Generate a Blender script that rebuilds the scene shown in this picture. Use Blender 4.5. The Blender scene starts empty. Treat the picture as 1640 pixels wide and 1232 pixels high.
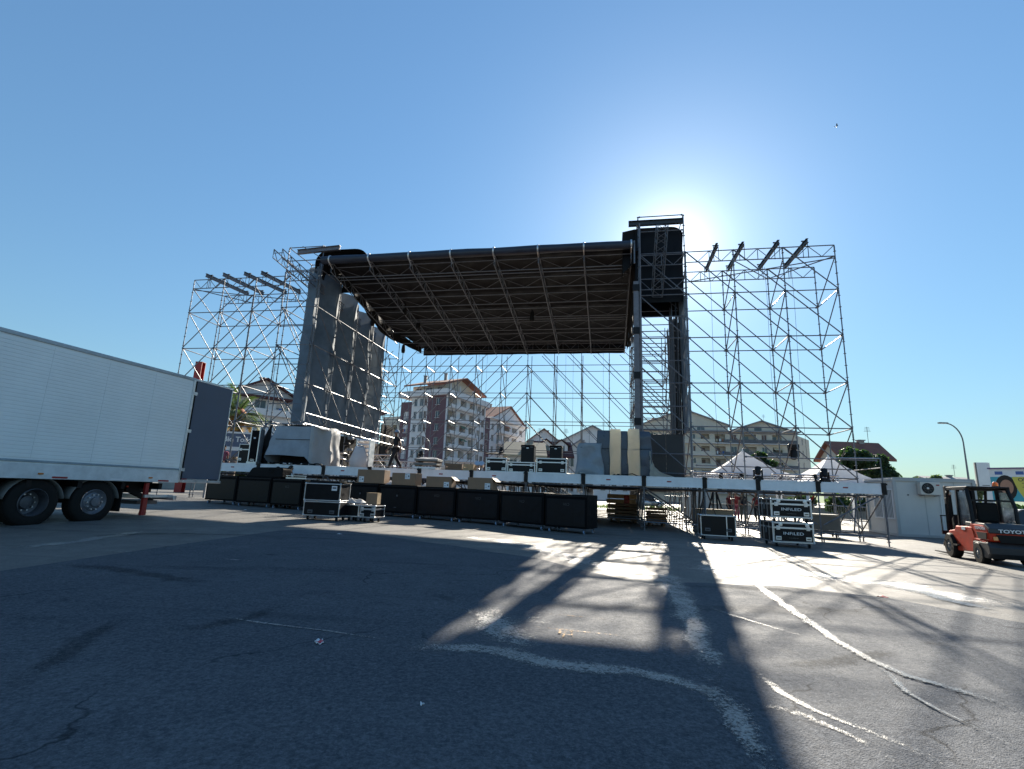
import bpy, bmesh, math, random
from mathutils import Vector, Matrix, noise
random.seed(7)
S = bpy.context.scene
COL = S.collection
R = math.radians
# ---------------------------------------------------------------- camera
CAM_H, FPX, PITCH, ROLL = 1.25, 810.0, R(11.85), R(2.24)
r0 = Vector((1, 0, 0)); u0 = Vector((0, -math.sin(PITCH), math.cos(PITCH))); FW = Vector((0, math.cos(PITCH), math.sin(PITCH)))
RT = r0 * math.cos(ROLL) + u0 * math.sin(ROLL); UP = u0 * math.cos(ROLL) - r0 * math.sin(ROLL)
cam = bpy.data.objects.new('camera', bpy.data.cameras.new('camera')); COL.objects.link(cam)
cam.data.sensor_width = 36; cam.data.lens = 36 * FPX / 1640; cam.data.clip_end = 6000; cam.data.clip_start = .05
cam.matrix_world = Matrix(((RT.x, UP.x, -FW.x, 0), (RT.y, UP.y, -FW.y, 0), (RT.z, UP.z, -FW.z, CAM_H), (0, 0, 0, 1)))
S.camera = cam
# ---------------------------------------------------------------- sky and sun
SUN_AZ, SUN_EL = R(18.5), R(26.5)
W = bpy.data.worlds.new('World'); S.world = W; W.use_nodes = True
wt = W.node_tree; bg = wt.nodes['Background']
sky = wt.nodes.new('ShaderNodeTexSky'); sky.sky_type = 'NISHITA'; sky.sun_disc = False
sky.sun_elevation = SUN_EL; sky.sun_rotation = SUN_AZ
sky.air_density = 1.7; sky.dust_density = 0.15; sky.ozone_density = 2.0; sky.altitude = 0
tint = wt.nodes.new('ShaderNodeMix'); tint.data_type = 'RGBA'; tint.blend_type = 'MULTIPLY'; tint.inputs[0].default_value = 1; tint.inputs[7].default_value = (.475, .745, 1.05, 1)
gm_ = wt.nodes.new('ShaderNodeGamma'); gm_.inputs[1].default_value = .72; wt.links.new(sky.outputs[0], gm_.inputs[0]); wt.links.new(gm_.outputs[0], tint.inputs[6])
# circumsolar aureole: bright scattered light in the few degrees round the sun
wtc = wt.nodes.new('ShaderNodeTexCoord'); dot = wt.nodes.new('ShaderNodeVectorMath'); dot.operation = 'DOT_PRODUCT'; dot.inputs[1].default_value = (math.sin(SUN_AZ) * math.cos(SUN_EL), math.cos(SUN_AZ) * math.cos(SUN_EL), math.sin(SUN_EL))
wt.links.new(wtc.outputs['Generated'], dot.inputs[0])
acc = tint.outputs[2]
for ex_, am in ((24, .6), (80, 1.1), (380, 3.0)):
    pw = wt.nodes.new('ShaderNodeMath'); pw.operation = 'POWER'; pw.use_clamp = True; pw.inputs[1].default_value = ex_; mx0 = wt.nodes.new('ShaderNodeMath'); mx0.operation = 'MAXIMUM'; mx0.inputs[1].default_value = 0
    wt.links.new(dot.outputs['Value'], mx0.inputs[0]); wt.links.new(mx0.outputs[0], pw.inputs[0])
    sc_ = wt.nodes.new('ShaderNodeVectorMath'); sc_.operation = 'SCALE'; sc_.inputs[0].default_value = (1 * am, .97 * am, .92 * am); wt.links.new(pw.outputs[0], sc_.inputs['Scale'])
    ad = wt.nodes.new('ShaderNodeVectorMath'); ad.operation = 'ADD'; wt.links.new(acc, ad.inputs[0]); wt.links.new(sc_.outputs[0], ad.inputs[1]); acc = ad.outputs[0]
wt.links.new(acc, bg.inputs[0]); bg.inputs[1].default_value = 0.062
sun = bpy.data.objects.new('sun', bpy.data.lights.new('sun', 'SUN')); COL.objects.link(sun)
sun.data.energy = 4.4; sun.data.angle = R(.53); sun.data.color = (1, .91, .77)
SD = Vector((math.sin(SUN_AZ) * math.cos(SUN_EL), math.cos(SUN_AZ) * math.cos(SUN_EL), math.sin(SUN_EL)))
sun.rotation_euler = (-SD).to_track_quat('-Z', 'Y').to_euler()
S.view_settings.view_transform = 'Standard'; S.view_settings.look = 'None'; S.view_settings.exposure = 1.8; S.view_settings.gamma = 1
S.render.engine = 'CYCLES'; S.cycles.use_denoising = True
S.cycles.max_bounces = 6; S.cycles.transparent_max_bounces = 12
# ---------------------------------------------------------------- placing
def sstep(a, b, x):
    x = min(1, max(0, (x - a) / (b - a))); return x * x * (3 - 2 * x)
def g(x, y):                                   # the lot drains gently to the right
    return -0.0155 * (max(-20, min(16, x)) - 5) * sstep(4, 18, y) * (1 - sstep(24, 36, y))
CP = Vector((0, 0, CAM_H))
def pray(px, py): return RT * (px - 820) + UP * (616 - py) + FW * FPX
def gp(px, py, dz=0):                          # point of the ground seen at a photo pixel
    d = pray(px, py); z = 0
    for i in range(30):
        p = CP + d * ((z - CAM_H) / d.z); z = g(p.x, p.y)
    return Vector((p.x, p.y, z + dz))
def ay(px, py, Y):                             # point at depth Y
    d = pray(px, py); return CP + d * (Y / d.y)
PHI = R(11); SX = Vector((math.cos(PHI), -math.sin(PHI), 0)); SY = Vector((math.sin(PHI), math.cos(PHI), 0)); OO = Vector((5.05, 19.27, 0))
def L(s, t, z=0): return OO + SX * s + SY * t + Vector((0, 0, z))
def gs(s, t): p = L(s, t); return g(p.x, p.y)
def st(px, py, t):                             # stage coordinates of a pixel on the upright plane t
    d = pray(px, py); p = CP + d * ((OO + SY * t - CP).dot(SY) / d.dot(SY)); q = p - OO
    return Vector((q.dot(SX), t, p.z))
# ---------------------------------------------------------------- mesh helpers
class MB:
    def __init__(s): s.v = []; s.f = []; s.mi = []; s.cm = 0
    def add(s, vs, fs):
        o = len(s.v); s.v += [Vector(v) for v in vs]
        for f in fs: s.f.append([i + o for i in f]); s.mi.append(s.cm)
        return s
    def m(s, i): s.cm = i; return s
    def box(s, c, d, rz=0, M=None):
        c = Vector(c); x, y, z = d[0] / 2, d[1] / 2, d[2] / 2
        Q = M if M is not None else Matrix.Rotation(rz, 3, 'Z')
        vs = [c + Q @ Vector((a * x, b * y, e * z)) for e in (-1, 1) for a, b in ((-1, -1), (1, -1), (1, 1), (-1, 1))]
        return s.add(vs, [(3, 2, 1, 0), (4, 5, 6, 7), (0, 1, 5, 4), (1, 2, 6, 5), (2, 3, 7, 6), (3, 0, 4, 7)])
    def bar(s, p, q, w, h, up=(0, 0, 1)):       # rectangular bar from p to q
        p = Vector(p); q = Vector(q); d = (q - p); l = d.length; d.normalize()
        a = d.cross(Vector(up))
        if a.length < 1e-4: a = d.cross(Vector((0, 1, 0)))
        a.normalize(); b = a.cross(d)
        M = Matrix((d, a, b)).transposed()
        return s.box((p + q) / 2, (l, w, h), M=M)
    def tube(s, p, q, r, n=6, r2=None, cap=True):
        p = Vector(p); q = Vector(q); d = (q - p).normalized(); r2 = r if r2 is None else r2
        a = d.cross(Vector((0, 0, 1)))
        if a.length < 1e-3: a = Vector((1, 0, 0))
        a.normalize(); b = d.cross(a)
        vs = [c + (a * math.cos(k * 2 * math.pi / n) + b * math.sin(k * 2 * math.pi / n)) * rr for c, rr in ((p, r), (q, r2)) for k in range(n)]
        fs = [(k, (k + 1) % n, n + (k + 1) % n, n + k) for k in range(n)]
        if cap: fs += [tuple(range(n - 1, -1, -1)), tuple(range(n, 2 * n))]
        return s.add(vs, fs)
    def path(s, pts, r, n=6, rs=None):
        pts = [Vector(p) for p in pts]; N = len(pts); vs = []; pa = None
        for i, p in enumerate(pts):
            d = (pts[min(i + 1, N - 1)] - pts[max(i - 1, 0)]).normalized()
            a = d.cross(Vector((0, 0, 1))) if pa is None else pa - d * pa.dot(d)
            if a.length < 1e-3: a = d.cross(Vector((0, 1, 0)))
            a.normalize(); pa = a; b = d.cross(a); rr = rs[i] if rs else r
            vs += [p + (a * math.cos(k * 2 * math.pi / n) + b * math.sin(k * 2 * math.pi / n)) * rr for k in range(n)]
        fs = [(i * n + k, i * n + (k + 1) % n, (i + 1) * n + (k + 1) % n, (i + 1) * n + k) for i in range(N - 1) for k in range(n)]
        fs += [tuple(range(n - 1, -1, -1)), tuple(range((N - 1) * n, N * n))]
        return s.add(vs, fs)
    def lathe(s, prof, c, n=16, axis=(0, 0, 1), cap=(1, 1)):
        c = Vector(c); Q = Vector((0, 0, 1)).rotation_difference(Vector(axis)).to_matrix(); vs = []
        for r, z in prof: vs += [c + Q @ Vector((r * math.cos(k * 2 * math.pi / n), r * math.sin(k * 2 * math.pi / n), z)) for k in range(n)]
        m = len(prof); fs = [(i * n + k, i * n + (k + 1) % n, (i + 1) * n + (k + 1) % n, (i + 1) * n + k) for i in range(m - 1) for k in range(n)]
        fs += ([tuple(range(n - 1, -1, -1))] if cap[0] else []) + ([tuple(range((m - 1) * n, m * n))] if cap[1] else [])
        return s.add(vs, fs)
    def grid(s, fn, nu, nv):                    # fn(u, v) for u, v in 0..1
        vs = [fn(i / nu, j / nv) for i in range(nu + 1) for j in range(nv + 1)]
        return s.add(vs, [(i * (nv + 1) + j, (i + 1) * (nv + 1) + j, (i + 1) * (nv + 1) + j + 1, i * (nv + 1) + j + 1) for i in range(nu) for j in range(nv)])
    def prism(s, poly, fr, ex):                 # polygon (a, b) in frame fr=(origin, A, B), pushed along ex
        o, A, B = [Vector(q) for q in fr]; ex = Vector(ex); n = len(poly)
        vs = [o + A * a + B * b for a, b in poly]; vs += [v + ex for v in vs]
        return s.add(vs, [tuple(range(n - 1, -1, -1)), tuple(range(n, 2 * n))] + [(k, (k + 1) % n, n + (k + 1) % n, n + k) for k in range(n)])
    def ball(s, c, r, n=10, sq=(1, 1, 1)):
        m = n // 2; c = Vector(c)
        vs = [c + Vector((r * sq[0] * math.sin(math.pi * i / m) * math.cos(2 * math.pi * k / n), r * sq[1] * math.sin(math.pi * i / m) * math.sin(2 * math.pi * k / n), r * sq[2] * math.cos(math.pi * i / m))) for i in range(m + 1) for k in range(n)]
        return s.add(vs, [(i * n + k, (i + 1) * n + k, (i + 1) * n + (k + 1) % n, i * n + (k + 1) % n) for i in range(m) for k in range(n)])
    def join(s, o):
        k = len(s.v); s.v += o.v; s.f += [[i + k for i in f] for f in o.f]; s.mi += o.mi; return s
def ob(name, mb, mats, parent=None, smooth=False, bevel=0, off=None, loc=None, rz=0, recalc=True, attr=None):
    me = bpy.data.meshes.new(name)
    vs = [v - off for v in mb.v] if off is not None else mb.v
    me.from_pydata([tuple(v) for v in vs], [], mb.f)
    mats = mats if isinstance(mats, (list, tuple)) else [mats]
    for m_ in mats: me.materials.append(m_)
    if len(mats) > 1: me.polygons.foreach_set('material_index', mb.mi)
    if attr is not None:
        a = me.attributes.new('fade', 'FLOAT', 'POINT'); a.data.foreach_set('value', attr)
    if recalc:
        bm = bmesh.new(); bm.from_mesh(me)
        bmesh.ops.remove_doubles(bm, verts=bm.verts[:], dist=1e-5) if attr is None and len(bm.verts) < 4000 else None
        bmesh.ops.recalc_face_normals(bm, faces=bm.faces[:]); bm.to_mesh(me); bm.free()
    if smooth:
        me.polygons.foreach_set('use_smooth', [True] * len(me.polygons))
        if smooth != 'all': me.set_sharp_from_angle(angle=R(38))
    o = bpy.data.objects.new(name, me); COL.objects.link(o)
    if parent is not None: o.parent = parent
    if loc is not None: o.location = loc
    o.rotation_euler.z = rz
    if bevel:
        b = o.modifiers.new('bevel', 'BEVEL'); b.width = bevel; b.segments = 2; b.limit_method = 'ANGLE'; b.angle_limit = R(50)
    return o
def tag(o, label=None, cat=None, group=None, kind=None):
    if label: o['label'] = label
    if cat: o['category'] = cat
    if group: o['group'] = group
    if kind: o['kind'] = kind
    return o
def thing(name, label, cat, loc, rz=0, group=None):
    o = bpy.data.objects.new(name, None); COL.objects.link(o); o.empty_display_size = .2
    o.location = loc; o.rotation_euler.z = rz
    return tag(o, label, cat, group)
def sthing(name, label, cat, s, t, z=None, group=None):   # a thing on the stage grid; its parts are built in stage coordinates with off
    z = gs(s, t) if z is None else z
    o = thing(name, label, cat, L(s, t, z), -PHI, group)
    return o, Vector((s, t, z))
def copy_tree(o, parent=None):
    c = o.copy(); COL.objects.link(c)
    if parent is not None: c.parent = parent
    for ch in list(o.children): copy_tree(ch, c)
    return c
def text_mb(body, size, M, depth=.004, align='CENTER', bold=0.0):
    cu = bpy.data.curves.new('t', 'FONT'); cu.body = body; cu.size = size; cu.align_x = align; cu.align_y = 'CENTER'; cu.extrude = depth; cu.offset = bold; cu.resolution_u = 3
    o = bpy.data.objects.new('t', cu); COL.objects.link(o)
    dg = bpy.context.evaluated_depsgraph_get(); me = bpy.data.meshes.new_from_object(o.evaluated_get(dg))
    mb = MB(); mb.add([M @ v.co for v in me.vertices], [tuple(p.vertices) for p in me.polygons])
    bpy.data.objects.remove(o); bpy.data.curves.remove(cu); bpy.data.meshes.remove(me)
    return mb
def face_M(o, right, up):                       # frame for lettering: origin, reading direction, up
    right = Vector(right).normalized(); up = Vector(up).normalized(); n = right.cross(up)
    M = Matrix((right, up, n)).transposed().to_4x4(); M.translation = Vector(o); return M
# ---------------------------------------------------------------- materials
def lin(c):
    if isinstance(c, str): c = [int(c[i:i + 2], 16) / 255 for i in (1, 3, 5)]
    return [(x / 12.92 if x <= .04045 else ((x + .055) / 1.055) ** 2.4) for x in c]
def mat(name, col, rough=.6, metal=0, var=.18, scale=3.0, bump=0, bscale=40, spec=.5, coat=0, trans=0, alpha=1, rvar=.12):
    m = bpy.data.materials.new(name); m.use_nodes = True; nt = m.node_tree; p = nt.nodes['Principled BSDF']
    tc = nt.nodes.new('ShaderNodeTexCoord')
    n1 = nt.nodes.new('ShaderNodeTexNoise'); n1.inputs['Scale'].default_value = scale; n1.inputs['Detail'].default_value = 6; n1.inputs['Roughness'].default_value = .65
    nt.links.new(tc.outputs['Object'], n1.inputs['Vector'])
    mx = nt.nodes.new('ShaderNodeMix'); mx.data_type = 'RGBA'
    c = list(col[:3])
    mx.inputs[6].default_value = [max(0, x * (1 - var)) for x in c] + [1]; mx.inputs[7].default_value = [min(1, x * (1 + var)) for x in c] + [1]
    mr = nt.nodes.new('ShaderNodeMapRange'); mr.inputs[1].default_value = .3; mr.inputs[2].default_value = .7
    nt.links.new(n1.outputs[0], mr.inputs[0]); nt.links.new(mr.outputs[0], mx.inputs[0]); nt.links.new(mx.outputs[2], p.inputs['Base Color'])
    r2 = nt.nodes.new('ShaderNodeMapRange'); r2.inputs[1].default_value = .3; r2.inputs[2].default_value = .7
    r2.inputs[3].default_value = max(.03, rough - rvar); r2.inputs[4].default_value = min(1, rough + rvar)
    nt.links.new(n1.outputs[0], r2.inputs[0]); nt.links.new(r2.outputs[0], p.inputs['Roughness'])
    p.inputs['Metallic'].default_value = metal; p.inputs['Specular IOR Level'].default_value = spec
    if coat: p.inputs['Coat Weight'].default_value = coat; p.inputs['Coat Roughness'].default_value = .1
    if trans: p.inputs['Transmission Weight'].default_value = trans
    if alpha < 1: p.inputs['Alpha'].default_value = alpha
    if bump:
        n2 = nt.nodes.new('ShaderNodeTexNoise'); n2.inputs['Scale'].default_value = bscale; n2.inputs['Detail'].default_value = 4
        nt.links.new(tc.outputs['Object'], n2.inputs['Vector'])
        b = nt.nodes.new('ShaderNodeBump'); b.inputs['Strength'].default_value = bump; b.inputs['Distance'].default_value = .02
        nt.links.new(n2.outputs[0], b.inputs['Height']); nt.links.new(b.outputs[0], p.inputs['Normal'])
    return m
def translucent(name, col, rough, tcol, fac, var=.12, scale=2):   # thin cloth or film that lets some sun through
    m = mat(name, col, rough, var=var, scale=scale, bump=.15, bscale=9); nt = m.node_tree; p = nt.nodes['Principled BSDF']
    t = nt.nodes.new('ShaderNodeBsdfTranslucent'); t.inputs[0].default_value = list(tcol) + [1]
    a = nt.nodes.new('ShaderNodeMixShader'); a.inputs[0].default_value = fac
    nt.links.new(p.outputs[0], a.inputs[1]); nt.links.new(t.outputs[0], a.inputs[2]); nt.links.new(a.outputs[0], nt.nodes['Material Output'].inputs[0]); return m
M_ = {}
M_['steel'] = mat('galvanised_steel', (.15, .16, .185), .42, .35, .3, 5)
M_['steel_d'] = mat('dull_steel', (.10, .105, .12), .5, .4, .3, 4)
M_['alu'] = mat('aluminium', (.62, .63, .65), .38, .85, .12, 6)
M_['deck'] = mat('deck_edge', (.80, .82, .84), .5, .05, .10, 2.5)
M_['wood'] = mat('plywood', (.16, .10, .06), .7, 0, .3, 4)
M_['pine'] = mat('pine_board', (.42, .29, .16), .7, 0, .25, 5)
M_['blackcloth'] = mat('black_cloth', (.012, .0115, .012), .85, 0, .3, 2, .25, 14, spec=.22)
M_['roofcloth'] = mat('roof_cloth', (.0055, .0062, .0095), .6, 0, .35, 1.2, .5, 5, spec=.18)
M_['rollcloth'] = mat('rolled_tarp', (.016, .024, .045), .45, 0, .3, 2, .3, 8)
M_['gauze'] = translucent('grey_gauze', (.12, .165, .215), .75, (.12, .14, .16), .12, var=.3, scale=1.2)
M_['case'] = mat('black_laminate', (.006, .0065, .009), .38, 0, .3, 6, .1, 120, spec=.22)
M_['boxblack'] = mat('black_painted_wood', (.0030, .0031, .0042), .7, 0, .3, 4, .2, 60, spec=.12)
M_['rubber'] = mat('rubber', (.012, .012, .012), .75, 0, .3, 8, spec=.22)
M_['blkmetal'] = mat('black_metal', (.016, .016, .018), .45, .3, .3, 6, spec=.22)
M_['card'] = mat('cardboard', (.27, .17, .105), .8, 0, .12, 3)
M_['paper'] = mat('paper_label', (.72, .74, .76), .7, 0, .05, 6)
M_['ink'] = mat('ink', (.02, .03, .06), .7)
M_['white'] = mat('white_paint', (.74, .75, .76), .45, 0, .06, 2)
M_['whitecloth'] = translucent('white_canvas', (.75, .75, .77), .75, (.8, .8, .82), .5)
M_['film'] = translucent('plastic_film', (.80, .77, .66), .4, (.97, .93, .78), .72)
M_['tarp'] = mat('blue_grey_tarp', (.27, .30, .34), .55, 0, .2, 1.6, .35, 6)
M_['tarp_l'] = translucent('pale_tarp', (.48, .48, .48), .5, (.5, .5, .5), .35)
M_['red'] = mat('red_paint', (.30, .02, .018), .5, 0, .3, 5)
M_['orange'] = mat('orange_paint', (.50, .032, .007), .5, 0, .25, 5, spec=.3)
M_['blue_caster'] = mat('blue_caster', (.22, .32, .48), .5, 0, .2, 9)
M_['glass'] = mat('dark_glass', (.02, .025, .03), .08, 0, .1, 2, spec=.6)
M_['skin'] = mat('skin', (.38, .20, .13), .55, 0, .1, 12)
M_['skin_d'] = mat('tanned_skin', (.24, .12, .075), .55, 0, .1, 12)
M_['hair'] = mat('dark_hair', (.012, .009, .007), .6, 0, .3, 30)
M_['beam'] = mat('painted_steel_beam', (.045, .048, .055), .5, .4, .3, 5)
M_['beam_l'] = mat('zinc_beam', (.17, .16, .175), .5, .4, .3, 5)
M_['greyplastic'] = mat('grey_plastic', (.16, .16, .155), .6, 0, .15, 3)
M_['beige'] = mat('beige_board', (.36, .32, .26), .75, 0, .12, 3)
# ================================================================ ground
def asphalt(name, dark, light, rough, speck=.5, bump=.5, fade=False, stain=.5, seed=0, spec=.5, crack=0, amax=1.0):
    m = bpy.data.materials.new(name); m.use_nodes = True; nt = m.node_tree; p = nt.nodes['Principled BSDF']; N = nt.nodes.new; Lk = nt.links.new
    geo = N('ShaderNodeNewGeometry')
    mp = N('ShaderNodeMapping'); mp.inputs['Location'].default_value = (seed * 17.3, seed * 5.1, 0); Lk(geo.outputs['Position'], mp.inputs[0])
    def noi(sc, det=6, rg=.6, dist=0):
        n = N('ShaderNodeTexNoise'); n.inputs['Scale'].default_value = sc; n.inputs['Detail'].default_value = det; n.inputs['Roughness'].default_value = rg; n.inputs['Distortion'].default_value = dist
        Lk(mp.outputs[0], n.inputs['Vector']); return n.outputs[0]
    def rng(s, a, b, c=0, d=1):
        r = N('ShaderNodeMapRange'); r.inputs[1].default_value = a; r.inputs[2].default_value = b; r.inputs[3].default_value = c; r.inputs[4].default_value = d; Lk(s, r.inputs[0]); return r.outputs[0]
    def mix(f, a, b, bt='MIX'):
        x = N('ShaderNodeMix'); x.data_type = 'RGBA'; x.blend_type = bt
        for s, i in ((f, 0), (a, 6), (b, 7)):
            if isinstance(s, (float, int)): x.inputs[i].default_value = s
            elif isinstance(s, (list, tuple)): x.inputs[i].default_value = list(s) + [1]
            else: Lk(s, x.inputs[i])
        return x.outputs[2]
    big = rng(noi(.22, 8, .62, .6), .38, .64); med = rng(noi(1.7, 7, .7, .3), .35, .66); fine = noi(55, 3, .7); grain = noi(170, 2, .6)
    vor = N('ShaderNodeTexVoronoi'); vor.inputs['Scale'].default_value = 95; Lk(mp.outputs[0], vor.inputs['Vector'])
    c = mix(big, dark, light)
    c = mix(rng(med, 0, 1, 0, .35), c, [x * .55 for x in dark])
    c = mix(rng(fine, .3, .75, 0, speck), c, [x * 1.7 for x in light])
    c = mix(rng(noi(24, 3, .8), .40, .70, 0, speck * .7), c, [x * .5 for x in dark]); c = mix(rng(noi(31, 3, .8), .58, .76, 0, speck * .8), c, [x * 1.9 for x in light])
    c = mix(rng(noi(.6, 5, .75, 1.5), .60, .70, 0, stain), c, [x * .45 for x in dark])
    st_ = N('ShaderNodeTexNoise'); st_.inputs['Scale'].default_value = 1; st_.inputs['Detail'].default_value = 5
    mp2 = N('ShaderNodeMapping'); mp2.inputs['Scale'].default_value = (.16, 1.5, 1); mp2.inputs['Rotation'].default_value = (0, 0, R(12 + seed * 9)); Lk(geo.outputs['Position'], mp2.inputs[0]); Lk(mp2.outputs[0], st_.inputs['Vector'])
    c = mix(rng(st_.outputs[0], .60, .68, 0, .45), c, [x * .5 for x in dark])
    vc = N('ShaderNodeTexVoronoi'); vc.inputs['Scale'].default_value = 260; Lk(mp.outputs[0], vc.inputs['Vector'])
    peb = rng(vc.outputs['Color'], .93, .97, 0, .55); c = mix(peb, c, (.30, .29, .27))
    if crack:                                  # fine wandering cracks and oil spots
        wv = N('ShaderNodeVectorMath'); wv.operation = 'ADD'; wn = N('ShaderNodeTexNoise'); wn.inputs['Scale'].default_value = 1.4; wn.inputs['Detail'].default_value = 5; Lk(mp.outputs[0], wn.inputs['Vector'])
        ws = N('ShaderNodeVectorMath'); ws.operation = 'SCALE'; ws.inputs['Scale'].default_value = .9; Lk(wn.outputs['Color'], ws.inputs[0]); Lk(mp.outputs[0], wv.inputs[0]); Lk(ws.outputs[0], wv.inputs[1])
        ve = N('ShaderNodeTexVoronoi'); ve.feature = 'DISTANCE_TO_EDGE'; ve.inputs['Scale'].default_value = .34; Lk(wv.outputs[0], ve.inputs['Vector'])
        gate = rng(noi(.35, 3, .6), .50, .56); k0 = rng(ve.outputs['Distance'], .0, .006, crack, 0); gm = N('ShaderNodeMath'); gm.operation = 'MULTIPLY'; Lk(gate, gm.inputs[0]); Lk(k0, gm.inputs[1])
        c = mix(gm.outputs[0], c, [x * .25 for x in dark])
        vo = N('ShaderNodeTexVoronoi'); vo.inputs['Scale'].default_value = 1.1; Lk(wv.outputs[0], vo.inputs['Vector']); sp = rng(vo.outputs['Distance'], .05, .16, .6, 0); gs_ = rng(noi(.5, 2, .5), .55, .6); g2 = N('ShaderNodeMath'); g2.operation = 'MULTIPLY'; Lk(sp, g2.inputs[0]); Lk(gs_, g2.inputs[1])
        c = mix(g2.outputs[0], c, [x * .4 for x in dark])
    Lk(c, p.inputs['Base Color'])
    Lk(rng(med, 0, 1, rough - .09, rough + .1), p.inputs['Roughness']); p.inputs['Specular IOR Level'].default_value = spec
    b = N('ShaderNodeBump'); b.inputs['Strength'].default_value = bump; b.inputs['Distance'].default_value = .006
    h = N('ShaderNodeMath'); h.operation = 'ADD'; Lk(vor.outputs['Distance'], h.inputs[0]); Lk(grain, h.inputs[1]); Lk(h.outputs[0], b.inputs['Height'])
    Lk(b.outputs[0], p.inputs['Normal'])
    if fade:
        at = N('ShaderNodeAttribute'); at.attribute_name = 'fade'
        a = N('ShaderNodeMath'); a.operation = 'ADD'; Lk(at.outputs['Fac'], a.inputs[0])
        e = N('ShaderNodeMix'); Lk(rng(noi(4, 8, .8), .25, .75, -.75, .65), a.inputs[1])
        nt.nodes.remove(e)
        a2 = N('ShaderNodeMath'); a2.operation = 'ADD'; Lk(a.outputs[0], a2.inputs[0]); Lk(rng(noi(46, 4, .75), .32, .68, -.8, .6), a2.inputs[1])
        Lk(rng(a2.outputs[0], .15, .95, 0, amax), p.inputs['Alpha'])
    return m
M_['asph_old'] = asphalt('worn_asphalt', (.110, .107, .102), (.165, .160, .150), .64, .6, .5, stain=.6, spec=.12, crack=.6)
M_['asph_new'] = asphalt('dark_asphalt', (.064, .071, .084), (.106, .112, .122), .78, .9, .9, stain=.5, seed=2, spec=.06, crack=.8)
M_['grit'] = asphalt('pale_grit', (.15, .15, .148), (.28, .278, .27), .34, .7, .9, fade=True, stain=.3, seed=3)
M_['wet'] = mat('wet_film', (.05, .05, .052), .20, 0, .2, 6, .25, 60, spec=.7)
xs = sorted(set([-1500, -700, -350, -180, -110, -75, -55, -42] + [-32 + .8 * i for i in range(81)] + [40, 55, 75, 110, 180, 350, 700, 1500]))
ys = sorted(set([-300, -120, -50, -25, -12] + [-6 + .6 * i for i in range(78)] + [46, 55, 75, 110, 180, 350, 700, 1500, 2500]))
mb = MB(); mb.v = [Vector((x, y, g(x, y))) for x in xs for y in ys]; ny = len(ys)
mb.f = [[i * ny + j, (i + 1) * ny + j, (i + 1) * ny + j + 1, i * ny + j + 1] for i in range(len(xs) - 1) for j in range(ny - 1)]; mb.mi = [0] * len(mb.f)
tag(ob('ground', mb, M_['asph_old'], recalc=False, smooth='all'), kind='structure')
def interp(pts, x):
    for a, b in zip(pts, pts[1:]):
        if a[0] <= x <= b[0]: return a[1] + (b[1] - a[1]) * (x - a[0]) / (b[0] - a[0])
    return pts[0][1] if x < pts[0][0] else pts[-1][1]
# the newer, darker surfacing of the near part of the lot
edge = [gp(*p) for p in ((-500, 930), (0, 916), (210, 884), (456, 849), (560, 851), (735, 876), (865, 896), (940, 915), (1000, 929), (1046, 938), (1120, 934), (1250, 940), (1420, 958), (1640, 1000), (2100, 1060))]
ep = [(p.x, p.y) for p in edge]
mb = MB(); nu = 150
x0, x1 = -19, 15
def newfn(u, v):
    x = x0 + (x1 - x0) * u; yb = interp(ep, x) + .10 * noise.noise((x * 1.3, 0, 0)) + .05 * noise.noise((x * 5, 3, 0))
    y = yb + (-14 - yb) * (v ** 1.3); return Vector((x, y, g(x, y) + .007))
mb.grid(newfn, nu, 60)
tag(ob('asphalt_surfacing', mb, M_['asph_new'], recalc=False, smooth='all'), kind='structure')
def strip(name, pix, widths, m, lift=.012, wob=.3, fade=True, seg=14, seed=0):
    pts = [gp(*p) for p in pix]; P = []; Wd = []
    for i in range(len(pts) - 1):
        k = max(2, int((pts[i + 1] - pts[i]).length / .12)); k = min(k, 60)
        for j in range(k):
            f = j / k; P.append(pts[i].lerp(pts[i + 1], f)); Wd.append(widths[i] + (widths[i + 1] - widths[i]) * f)
    P.append(pts[-1]); Wd.append(widths[-1])
    mb = MB(); at = []; n = len(P); nv = 6; V = []
    for i in range(n):
        d = (P[min(i + 2, n - 1)] - P[max(i - 2, 0)]); d.z = 0; d.normalize(); nrm = Vector((-d.y, d.x, 0))
        w = Wd[i] * (1 + wob * noise.noise((i * .35, seed, 0)) + wob * .6 * noise.noise((i * 1.1, seed, 4)))
        sh = Wd[i] * wob * noise.noise((i * .25, seed, 9))
        for j in range(nv + 1):
            v = j / nv * 2 - 1; q = P[i] + nrm * (v * w / 2 + sh)
            V.append(Vector((q.x, q.y, g(q.x, q.y) + lift)))
            e = min(1, (1 - abs(v)) * 1.5) * min(1, i / 4, (n - 1 - i) / 4); at.append(e)
    mb.add(V, [(i * (nv + 1) + j, (i + 1) * (nv + 1) + j, (i + 1) * (nv + 1) + j + 1, i * (nv + 1) + j + 1) for i in range(n - 1) for j in range(nv)])
    return tag(ob(name, mb, m, recalc=False, smooth='all', attr=at if fade else None), kind='structure')
gr = M_['grit']
strip('grit_band', ((640, 1030), (770, 1042), (900, 1066), (1000, 1078), (1140, 1108), (1190, 1150)), (.35, .3, .32, .3, .22, .2), gr, seed=1)
strip('grit_band', ((1120, 1090), (1165, 1130), (1205, 1190), (1240, 1260)), (.25, .22, .2, .16), gr, lift=.016, seed=2)
strip('grit_band', ((745, 975), (800, 998), (815, 1025), (800, 1050)), (.45, .6, .55, .4), gr, lift=.014, seed=3)
strip('grit_band', ((815, 985), (880, 1003)), (.3, .22), gr, lift=.015, seed=4)
strip('grit_band', ((1058, 915), (1085, 950), (1105, 990), (1125, 1040), (1142, 1082)), (.7, .5, .38, .3, .2), gr, lift=.013, seed=5)
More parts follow.
